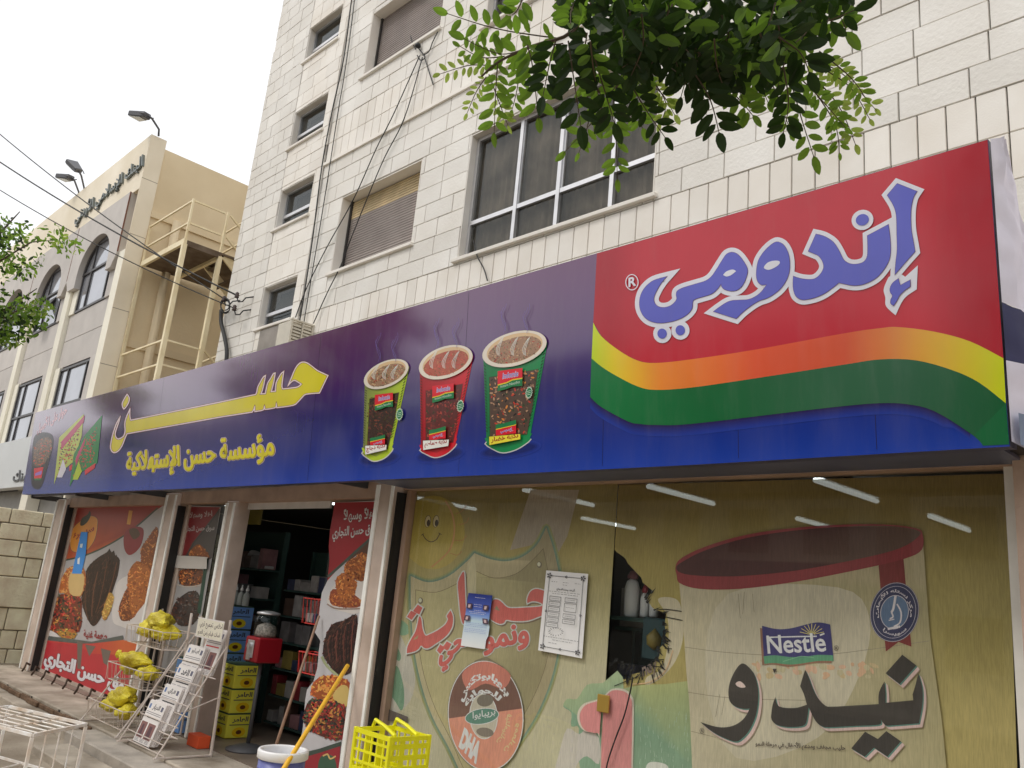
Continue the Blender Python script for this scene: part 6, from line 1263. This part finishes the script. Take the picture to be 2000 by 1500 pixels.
# shelves with goods, dark behind the door
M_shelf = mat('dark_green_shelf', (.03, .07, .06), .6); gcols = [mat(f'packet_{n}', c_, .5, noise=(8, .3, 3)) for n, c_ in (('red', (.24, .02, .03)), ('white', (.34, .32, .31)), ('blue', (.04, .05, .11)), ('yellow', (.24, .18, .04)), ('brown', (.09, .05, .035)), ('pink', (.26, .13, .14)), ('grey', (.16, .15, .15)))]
def gondola(name, x0, x1, y0, y1, levels, label, goods, seed, dens=1.0):
    t = thing(name, ((x0+x1)/2, (y0+y1)/2, 0), label, 'shelf'); r_ = random.Random(seed)
    box('back_panel', x0, x1, y1, y1+.02, .005, levels[-1]+.45, M_shelf, t)
    for z in levels: box('shelf_board', x0, x1, y0, y1-.001, z-.02, z, M_shelf, t)
    for x in (x0, x1-.02): box('end_post', x-.001, x+.021, y1-.05, y1-.002, .006, levels[-1]+.45, M_shelf, t)
    ORD = ['first', 'second', 'third', 'fourth', 'fifth', 'sixth', 'seventh', 'eighth', 'ninth', 'tenth', 'eleventh', 'twelfth', 'thirteenth', 'fourteenth', 'fifteenth']
    for li, z in enumerate(levels):
        x = x0+.02; cnt = 0
        while x < x1-.1:
            wd, h, dp = r_.uniform(.09, .2), r_.uniform(.10, .26), r_.uniform(.1, .2)
            if r_.random() < dens:
                gc = r_.choice(gcols+[gcols[0], gcols[1], gcols[1], gcols[4]]); o = box('packet', x, min(x+wd, x1-.02), y0+.02, y0+.02+dp, z+.001, z+h, gc, None, bevel=.004); tag(o, f'{gc.name[7:]} packet, {ORD[cnt]} on the {ORD[li]} shelf up, {goods}', 'packet', 'goods '+goods); cnt += 1
            x += wd+.012
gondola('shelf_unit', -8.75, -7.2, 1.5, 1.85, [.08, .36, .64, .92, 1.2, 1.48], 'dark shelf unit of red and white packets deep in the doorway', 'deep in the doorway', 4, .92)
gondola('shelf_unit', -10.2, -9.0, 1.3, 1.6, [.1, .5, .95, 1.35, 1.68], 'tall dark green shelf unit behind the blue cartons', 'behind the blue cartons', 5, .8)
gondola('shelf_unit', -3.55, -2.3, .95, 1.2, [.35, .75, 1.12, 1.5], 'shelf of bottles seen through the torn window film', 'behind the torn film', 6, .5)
sk = thing('white_sack', (-9.3, 1.42, 1.69), 'white sack slumped on the green shelf inside the doorway', 'sack'); MB().add([(-9.75, 1.32, 1.69), (-8.98, 1.32, 1.69), (-8.98, 1.52, 1.69), (-9.75, 1.52, 1.69), (-9.5, 1.36, 1.9), (-9.2, 1.36, 1.86), (-9.2, 1.48, 1.86), (-9.5, 1.48, 1.9)], [(0, 3, 2, 1), (4, 5, 6, 7), (0, 1, 5, 4), (1, 2, 6, 5), (2, 3, 7, 6), (3, 0, 4, 7)]).build('sack_body', mat('white_sackcloth', (.55, .54, .54), .9, bump=(12, .8)), sk, bevel=.04)
for i in range(2):
    x = -9.02+i*.30; t = thing('hanging_packet', (x+.13, .93, 2.14), ['left', 'right'][i]+' olive packet hanging just inside the door head', 'packet', 'olive packets at the door head'); box('pack', x, x+.26, .9, .93, 2.14, 2.33, mat('olive_packet', (.20, .16, .03), .4, noise=(7, .2, 3)), t, bevel=.008); box('hook', x+.11, x+.15, .905, .925, 2.331, 2.45, M_dark, t)
for i, (px, py, ln, lb) in enumerate((((597, 622), (1168, 1226), 0, 'upper red wire basket hanging at the doorway beside the poster'), ((588, 606), (1272, 1325), 0, 'lower red wire basket hanging at the doorway beside the poster'))):
    a, b = at(px[0], py[0], .72), at(px[1]+30, py[1], .72); mb = MB(); basket(mb, a.x, b.x, .70, .86, b.z, a.z-b.z); t = thing('red_basket', ((a.x+b.x)/2, .78, b.z), lb, 'basket', 'red wire baskets in the doorway'); mb.build('wire_frame', mat('red_wire', S(150, 40, 34, .42), .5), t)
    for k in range(3): MB().box(a.x+.02+k*.06, a.x+.07+k*.06, .74, .82, b.z+.01, b.z+.09).build('packet', gcols[(k+3*i) % 7 if k else 1], t, bevel=.004)
ob = thing('orange_box', (-8.75, .3, 0), 'small orange carton under the foot of the newspaper rack', 'box'); box('carton', -8.05, -7.82, .32, .44, .004, .11, mat('orange_card', S(190, 70, 36, .5), .6), ob, bevel=.004)
# bottles behind the torn film
for i, (px, wd, h, cap, lb) in enumerate(((1232, .085, .24, (.30, .12, .14), 'large white shampoo bottle behind the torn window film'), (1258, .05, .15, (.35, .03, .05), 'small white bottle with red cap behind the torn window film'), (1276, .05, .14, (.5, .5, .5), 'small white bottle with pale cap behind the torn window film'))):
    p = at(px, 1205, .88); t = thing('shampoo_bottle', (p.x, .88, p.z), lb, 'bottle', 'bottles behind the torn film'); MB().lathe((p.x, .88, p.z), [(wd*.5, 0), (wd*.56, .01), (wd*.58, h*.75), (wd*.42, h*.93), (wd*.2, h)], 16).build('body', M_bw, t, smooth=True); MB().lathe((p.x, .88, p.z+h), [(wd*.4, 0), (wd*.42, .02), (wd*.2, .05)], 12).build('cap', mat(f'cap{i}', cap, .4), t, smooth=True)
p = at(1250, 1207, .88); box('bottle_shelf', p.x-.5, p.x+.5, .8, .95, p.z-.025, p.z-.001, M_shelf, shop)
p = at(1276, 1290, .80); t = thing('colourful_bag', (p.x, .80, p.z), 'teal and yellow packet glimpsed behind the torn window film', 'packet'); box('pack', p.x-.09, p.x+.09, .79, .82, p.z, p.z+.25, mat('teal_packet', (.03, .075, .085), .5), t, bevel=.01); MB().lathe((p.x+.01, .787, p.z+.06), [(.001, 0), (.045, .03), (.05, .08), (.001, .13)], 12).build('picture', gcols[3], t, smooth=True)
# ================================================================ TREES
def leafmat(name, col, tcol):
    m = bpy.data.materials.new(name); m.use_nodes = True; n = m.node_tree.nodes; l = m.node_tree.links; p = n['Principled BSDF']
    p.inputs['Base Color'].default_value = (*col, 1); p.inputs['Roughness'].default_value = .45; p.inputs['Specular IOR Level'].default_value = .35
    tr = n.new('ShaderNodeBsdfTranslucent'); tr.inputs[0].default_value = (*tcol, 1); ms = n.new('ShaderNodeMixShader'); ms.inputs[0].default_value = .5
    l.new(p.outputs[0], ms.inputs[1]); l.new(tr.outputs[0], ms.inputs[2]); l.new(ms.outputs[0], n['Material Output'].inputs['Surface']); return m
L_dark = leafmat('leaf_mature', (.022, .044, .012), (.03, .07, .008)); L_mid = leafmat('leaf_green', (.075, .135, .026), (.26, .46, .04)); L_young = leafmat('leaf_young', (.20, .28, .06), (.50, .66, .12))  # darkest leaf colour includes the inner crown's self-shade; fringe greens brightened as if backlit
M_bark = mat('grey_bark', (.11, .085, .065), .9, noise=(14, .3, 6), bump=(40, .7)); M_twig = mat('brown_twig', (.09, .06, .035), .8)
rt = random.Random(21)
def leaf_pts(base, d, side, ln, wd, curl):
    """pointed oval blade of 10 faces, folded along the midrib and drooping"""
    nrm = d.cross(side).normalized(); P_ = []
    for t, w_ in ((0, .08), (.16, .68), (.42, 1), (.70, .88), (.90, .48), (1, .03)):
        c_ = base+d*(ln*t)-nrm*(curl*ln*t*t)
        P_ += [c_+side*(wd*.5*w_)+nrm*(.12*wd*w_), c_, c_-side*(wd*.5*w_)+nrm*(.12*wd*w_)]
    F_ = []
    for i in range(5):
        a = i*3; F_ += [(a, a+1, a+4, a+3), (a+1, a+2, a+5, a+4)]
    return P_, F_
UP = Vector((0, 0, 1))
tree = thing('street_tree', (1.7, -2.7, -.17), 'leafy tree overhanging the top of the picture in front of the wall', 'tree', 'street trees')
leaves = []           # (distance-size, points, faces, material)
twigs = MB()
def spray(px, r0, r1, pairs, size, m, droop=.25, terminal=True):
    """compound leaf: rachis along the pixel path at distance r0..r1 from the lens"""
    path = spline([tuple(p) for p in px], 8); n = len(path)
    pts = []
    for i, (x, y) in enumerate(path):
        r = r0+(r1-r0)*i/(n-1); pts.append(CAM+direction(x, y).normalized()*r)
    twigs.tube(pts, [.0022*(1-.6*i/n) for i in range(n)], 5)
    for k in range(pairs+1):
        f = .12+.86*k/max(pairs, 1); i = min(int(f*(n-1)), n-2); p = pts[i]; t = (pts[i+1]-pts[i]).normalized()
        view = (p-CAM).normalized(); sd = t.cross(view).normalized()
        if k == pairs and terminal: dirs = [(t, sd)]
        else: dirs = [((sd*1.0*s_+t*.55+view*rt.uniform(-.35, .35)-UP*droop*rt.uniform(.3, 1.2)).normalized(), None) for s_ in (1, -1)]
        for d, s_ in dirs:
            side = d.cross(view).normalized() if s_ is None else s_
            side = (side+view*rt.uniform(-.5, .5)).normalized(); ln = size*.98*rt.uniform(.8, 1.14)*(1-.25*abs(f-.55))
            P_, F_ = leaf_pts(p+d*.004, d, side, ln, ln*rt.uniform(.42, .52), rt.uniform(.05, .3)); leaves.append((ln/(p-CAM).length, P_, F_, m, (x if False else 0)))
SP = [([(1090, 75), (1000, 62), (940, 48), (872, 26)], 2.5, 2.4, 7, .046, L_mid), ([(1100, 85), (1030, 95), (975, 105), (905, 75)], 2.45, 2.4, 5, .05, L_mid), ([(960, 128), (915, 128), (858, 145)], 2.7, 2.75, 7, .032, L_young),
      ([(972, 122), (968, 180), (965, 262)], 2.4, 2.35, 6, .046, L_mid), ([(950, 150), (930, 180), (912, 222)], 2.7, 2.7, 6, .026, L_young), ([(1030, 88), (1040, 130), (1052, 235)], 2.25, 2.2, 6, .052, L_mid),
      ([(1085, 80), (1072, 130), (1060, 190)], 2.2, 2.15, 5, .056, L_dark), ([(1110, 80), (1120, 150), (1135, 250)], 2.1, 2.05, 6, .060, L_dark), ([(1195, 160), (1202, 250), (1206, 355)], 2.45, 2.4, 8, .046, L_mid), ([(1150, 150), (1175, 210), (1100, 300)], 2.3, 2.3, 5, .048, L_mid),
      ([(1160, 110), (1185, 190), (1200, 240)], 2.1, 2.1, 5, .058, L_dark), ([(1235, 170), (1262, 215), (1300, 270)], 2.3, 2.25, 6, .050, L_dark), ([(1250, 160), (1290, 180), (1318, 225)], 2.6, 2.6, 7, .036, L_young), ([(1215, 150), (1240, 210), (1255, 250)], 2.5, 2.5, 5, .046, L_mid),
      ([(1340, 120), (1385, 190), (1405, 262)], 2.1, 2.0, 6, .060, L_dark), ([(1380, 130), (1440, 190), (1470, 225)], 2.2, 2.2, 6, .05, L_mid), ([(1430, 110), (1480, 160), (1500, 200)], 2.5, 2.5, 6, .044, L_mid),
      ([(1540, 140), (1565, 230), (1590, 308)], 2.35, 2.3, 7, .048, L_mid), ([(1550, 140), (1600, 190), (1652, 250)], 2.5, 2.5, 8, .040, L_mid), ([(1575, 120), (1640, 140), (1712, 216)], 2.7, 2.75, 9, .036, L_young), ([(1590, 150), (1640, 210), (1672, 285)], 2.6, 2.6, 8, .034, L_young),
      ([(1530, 130), (1540, 200), (1530, 260)], 2.2, 2.2, 6, .05, L_dark), ([(1560, 60), (1620, 40), (1668, 20)], 2.2, 2.2, 4, .058, L_dark), ([(1600, 20), (1650, 60), (1640, 30)], 2.3, 2.3, 4, .06, L_mid), ([(1500, 60), (1560, 100), (1580, 140)], 2.0, 2.0, 5, .06, L_dark),
      ([(1300, 90), (1340, 130), (1330, 190)], 2.2, 2.2, 5, .055, L_dark), ([(1020, 0), (1010, 20), (1000, 30)], 2.2, 2.2, 3, .05, L_mid), ([(1420, 40), (1430, 120), (1440, 150)], 2.1, 2.1, 6, .06, L_dark), ([(1600, 100), (1660, 150), (1690, 190)], 2.6, 2.6, 7, .034, L_mid)]
SP += [([(985, 110), (940, 112), (898, 90)], 2.55, 2.6, 7, .036, L_mid), ([(955, 145), (975, 200), (992, 245)], 2.5, 2.5, 7, .034, L_young), ([(1010, 100), (1012, 160), (1000, 215)], 2.5, 2.5, 7, .04, L_mid), ([(1585, 170), (1630, 240), (1640, 300)], 2.6, 2.6, 8, .032, L_mid),
       ([(1600, 130), (1660, 170), (1700, 235)], 2.7, 2.7, 9, .03, L_young), ([(1490, 130), (1520, 190), (1545, 260)], 2.5, 2.5, 8, .038, L_mid), ([(1270, 150), (1300, 200), (1290, 240)], 2.6, 2.6, 8, .034, L_young), ([(1140, 140), (1150, 230), (1130, 300)], 2.5, 2.5, 8, .038, L_mid)]
for s_ in SP: spray(*s_)
# dense dark mass above
for _ in range(46):
    x, y = rt.uniform(1110, 1590), rt.uniform(-10, 95); ln_ = rt.uniform(70, 125)*(1 if 1150 < x < 1560 else .7)
    spray([(x, y), (x+rt.uniform(-22, 22), y+ln_*.5), (x+rt.uniform(-38, 38), y+ln_)], rt.uniform(1.95, 2.5), rt.uniform(1.95, 2.5), rt.choice((5, 6, 7)), rt.uniform(.040, .055), rt.choice((L_dark, L_dark, L_dark, L_mid)))
MASS = [(1085, -60), (1660, -60), (1630, 20), (1570, 70), (1500, 120), (1400, 130), (1300, 110), (1200, 100), (1120, 40)]
k = 0
while k < 760:
    x, y = rt.uniform(1080, 1670), rt.uniform(-60, 205)
    if not inside((x, y), MASS): continue
    p = CAM+direction(x, y).normalized()*rt.uniform(1.9, 2.9); d = Vector((rt.uniform(-1, 1), rt.uniform(-1, 1), rt.uniform(-1.3, .2))).normalized(); side = d.cross(Vector((rt.uniform(-1, 1), rt.uniform(-1, 1), rt.uniform(-.4, .4)))).normalized()
    ln = rt.uniform(.042, .064); P_, F_ = leaf_pts(p, d, side, ln, ln*.48, rt.uniform(0, .3)); leaves.append((ln/(p-CAM).length, P_, F_, rt.choice((L_dark, L_dark, L_dark, L_mid)), 0)); k += 1
leaves.sort(key=lambda a: -a[0])
rest = {}
for i, (q, P_, F_, m, _) in enumerate(leaves):
    if i < 300: MB().add(P_, F_).build('leaf', m, tree)
    else: rest.setdefault(m.name, (MB(), m))[0].add(P_, F_)
# the crown above and behind the lens
def crown_leaves(store, c, rad, n, size, ms, keep=None):
    for _ in range(n):
        v = Vector((rt.gauss(0, 1), rt.gauss(0, 1), rt.gauss(0, 1))).normalized()*rt.random()**.45; p = Vector(c)+Vector((v.x*rad[0], v.y*rad[1], v.z*rad[2]))
        if keep and not keep(p): continue
        d = Vector((rt.uniform(-1, 1), rt.uniform(-1, 1), rt.uniform(-1.4, .3))).normalized(); s_ = d.cross(Vector((rt.uniform(-1, 1), rt.uniform(-1, 1), rt.uniform(-.5, .5)))).normalized(); ln = size*rt.uniform(.7, 1.2)
        P_, F_ = leaf_pts(p, d, s_, ln, ln*.46, rt.uniform(0, .3)); m = rt.choice(ms); store.setdefault(m.name, (MB(), m))[0].add(P_, F_)
def above(p):
    c_ = p-CAM; z = c_.dot(_f)
    if z < .2: return True
    y = 750-FP*c_.dot(_u)/z; return y < -70
crown_leaves(rest, (-.5, -2.3, 4.2), (1.5, 1.2, .9), 3600, .075, (L_dark, L_dark, L_mid), above); crown_leaves(rest, (.9, -2.6, 4.9), (1.4, 1.3, 1.1), 1800, .08, (L_dark, L_mid), above)
for nm, (mb, m) in rest.items(): tag(mb.build('foliage', m, tree), kind='stuff')
tag(twigs.build('twigs', M_twig, tree), kind='stuff')
MB().tube([(1.7, -2.7, -.25), (1.72, -2.72, .8), (1.62, -2.68, 1.9), (1.45, -2.6, 2.9), (1.15, -2.55, 3.9), (.9, -2.5, 5.0)], [.17, .14, .125, .11, .08, .03], 14).build('trunk', M_bark, tree, smooth=True)
MB().tube([(1.45, -2.6, 2.9), (.8, -2.45, 3.35), (.1, -2.3, 3.5), (-.5, -2.2, 3.55), (-1.0, -2.15, 3.45)], [.08, .06, .045, .03, .01], 10).build('limb', M_bark, tree, smooth=True); MB().tube([(1.2, -2.55, 3.8), (.5, -2.7, 4.3), (-.3, -2.6, 4.6)], [.06, .04, .012], 10).build('limb', M_bark, tree, smooth=True)
for px in ([(1180, -40), (1120, 60), (1040, 90), (975, 120), (940, 150)], [(1400, -40), (1420, 60), (1480, 110), (1560, 150)], [(1250, -40), (1230, 100), (1200, 180)]):
    q = [CAM+direction(*p).normalized()*2.4 for p in spline(px, 4)]; MB().tube(q, [.006*(1-.6*i/len(q)) for i in range(len(q))], 7).build('branch', M_twig, tree)
# left-hand street tree
def simple_tree(base, h, clumps, n, size, label, lim=None):
    t = thing('street_tree', base, label, 'tree', 'street trees'); b = Vector(base); st = {}
    MB().tube([b-Vector((0, 0, .1)), b+Vector((.03, 0, h*.4)), b+Vector((-.03, .05, h*.8)), b+Vector((0, .05, h*1.15))], [.12, .1, .075, .02], 12).build('trunk', M_bark, t, smooth=True)
    for (c_, r_) in clumps:
        cc = b+Vector(c_); s0 = b+Vector((0, .03, h*.72)); MB().tube([s0, s0.lerp(cc, .5)+Vector((0, 0, .12)), cc, cc+(cc-s0).normalized()*r_[0]*.7], [.05, .03, .016, .004], 8).build('limb', M_bark, t, smooth=True)
        for k in range(7):
            e = cc+Vector((rt.uniform(-1, 1)*r_[0], rt.uniform(-1, 1)*r_[1], rt.uniform(-1, .7)*r_[2]))*.95; MB().tube([cc.lerp(s0, .25), cc.lerp(e, .6), e], [.012, .007, .002], 5).build('twig', M_twig, t)
            crown_leaves(st, e, tuple(q*.42 for q in r_), n//14, size, (L_mid, L_mid, L_young), lim)
        crown_leaves(st, cc, r_, n//2, size, (L_mid, L_dark, L_mid), lim)
    for nm, (mb, m) in st.items(): tag(mb.build('foliage', m, t), kind='stuff')
simple_tree((-9.6, -3.0, -.17), 3.4, [((.9, .85, 4.5), (.60, .48, .32)), ((.92, 1.05, 3.86), (.62, .42, .24)), ((.05, .3, 4.9), (.9, .8, .6)), ((-.8, -.2, 4.5), (.8, .8, .6)), ((-.3, -.7, 4.2), (.8, .7, .6))], 1150, .055, 'green street tree reaching in at the left edge before the bank')
simple_tree((-13.8, -4.5, -.17), 3.6, [((0, 0, 5.5), (1.1, 1.0, .8)), ((1.7, .1, 5.2), (.8, .8, .6)), ((-1.9, 0, 5.0), (.9, .8, .6)), ((.8, 0, 4.3), (.7, .8, .45)), ((2.6, .1, 5.7), (.6, .6, .5))], 1000, .11, 'kerbside street tree beyond the left edge, mirrored dark in the middle of the sign')
simple_tree((-23.2, -4.6, -.17), 3.8, [((0, 0, 5.3), (.7, .7, .6)), ((-.9, .1, 5.6), (.6, .6, .5)), ((.6, 0, 4.5), (.5, .5, .4))], 700, .12, 'farther kerbside street tree, mirrored dimly near the left of the sign')

# ================================================================ WIRES, INSULATORS, CABLES
M_cable = mat('black_cable', (.02, .02, .02), .6); M_ins = mat('brown_porcelain', (.06, .035, .03), .25)
ib = thing('insulator_bracket', (-14.1, WY-.1, 6.0), 'cluster of brown insulators and tangled cable on the apartment building corner', 'insulators')
ends = []
for i, (px, py) in enumerate(((463, 577), (458, 602), (438, 584))):
    p = at(px, py, WY-.22); ends.append(p); MB().lathe((p.x, p.y, p.z-.05), [(.02, 0), (.045, .012), (.03, .03), (.045, .05), (.03, .07), (.035, .09), (.015, .11)], 12).build('insulator', M_ins, ib, smooth=True)
    MB().tube([(p.x+.02, p.y, p.z-.05), (p.x+.05, p.y+.02, p.z-.12), (p.x+.12, p.y+.06, p.z-.12), (p.x+.14, p.y+.1, p.z-.04), (p.x+.22, WY-.01, p.z)], .012, 7).build('hook', M_cable, ib, smooth=True)
for i in range(4):
    q = [at(440+9*math.cos(a+i), 600+12*math.sin(a+i)-i*2, WY-.14-.03*i) for a in [2*math.pi*k/14 for k in range(12)]]; MB().tube(q, .011, 6).build('cable_coil', M_cable, ib, smooth=True)
dc = MB().tube([at(x, y, WY-.1) for x, y in spline([(432, 606), (432, 630), (438, 655), (443, 685), (441, 715), (438, 740)], 5)], .035, 10).build('down_cable', M_cable, ib, smooth=True)
for i, (pts, r_, lb) in enumerate(((((0, 243), (160, 372), (330, 510)), .012, 'uppermost overhead wire running past the bank lettering'), (((0, 297), (150, 410), (300, 505)), .016, 'thick middle overhead wire crossing the bank arch'), (((20, 362), (110, 432), (290, 545)), .010, 'lowest overhead wire crossing the bank windows'))):
    a = at(*pts[0], -.6); b = ends[(2, 0, 1)[i]]; m_ = (a+b)/2; a2 = a+(a-b)*.5
    q = [b+(a2-b)*t-Vector((0, 0, .9*(t*(1-t)))) for t in [k/24 for k in range(25)]]
    o = MB().tube(q, r_, 6).build('overhead_wire', M_cable, None, smooth=True); tag(o, lb, 'wire', 'overhead wires to the building corner')
def wall_cable(px, r_, label, off=.06):
    q = [at(x, y, WY-off) for x, y in spline(px, 6)]; o = MB().tube(q, r_, 6).build('wall_cable', M_cable, None, smooth=True); return tag(o, label, 'cable', 'cables strung down the stone wall')
wall_cable([(690, -30), (672, 110), (648, 220), (628, 330), (610, 470), (590, 600), (578, 665)], .012, 'left of two long cables hanging down the wall by the small windows')
wall_cable([(696, -30), (685, 60), (672, 150), (660, 220), (640, 350), (622, 460), (605, 560), (592, 640)], .009, 'right of two long cables hanging down the wall by the small windows')
wall_cable([(820, 108), (770, 220), (735, 290), (690, 390), (640, 480), (600, 560), (577, 620)], .009, 'slanting cable from the hook to the air conditioner')
wall_cable([(825, 112), (790, 230), (750, 310), (712, 400), (680, 480), (665, 520), (640, 570), (612, 632)], .009, 'slanting cable crossing the lower roller shutter')
wall_cable([(925, 470), (932, 500), (945, 525), (952, 548)], .008, 'short loose cable hanging from the wide window sill')
hk = thing('wall_hook', at(816, 92, WY-.08), 'black hook with looped wires below the upper roller shutter', 'hook'); p = at(816, 90, WY-.08); MB().lathe((p.x, p.y, p.z-.03), [(.02, 0), (.045, .02), (.045, .05), (.02, .08)], 12).build('insulator', M_black, hk, smooth=True)
for i, px in enumerate(([(802, 70), (806, 85), (812, 96)], [(818, 95), (826, 105), (830, 112), (822, 118), (815, 108)], [(826, 108), (838, 100), (845, 82), (855, 62)], [(830, 115), (838, 140), (846, 165)])): MB().tube([at(x, y, WY-.05) for x, y in spline(px, 4)], .009, 6).build('wire_loop', M_cable, hk, smooth=True)
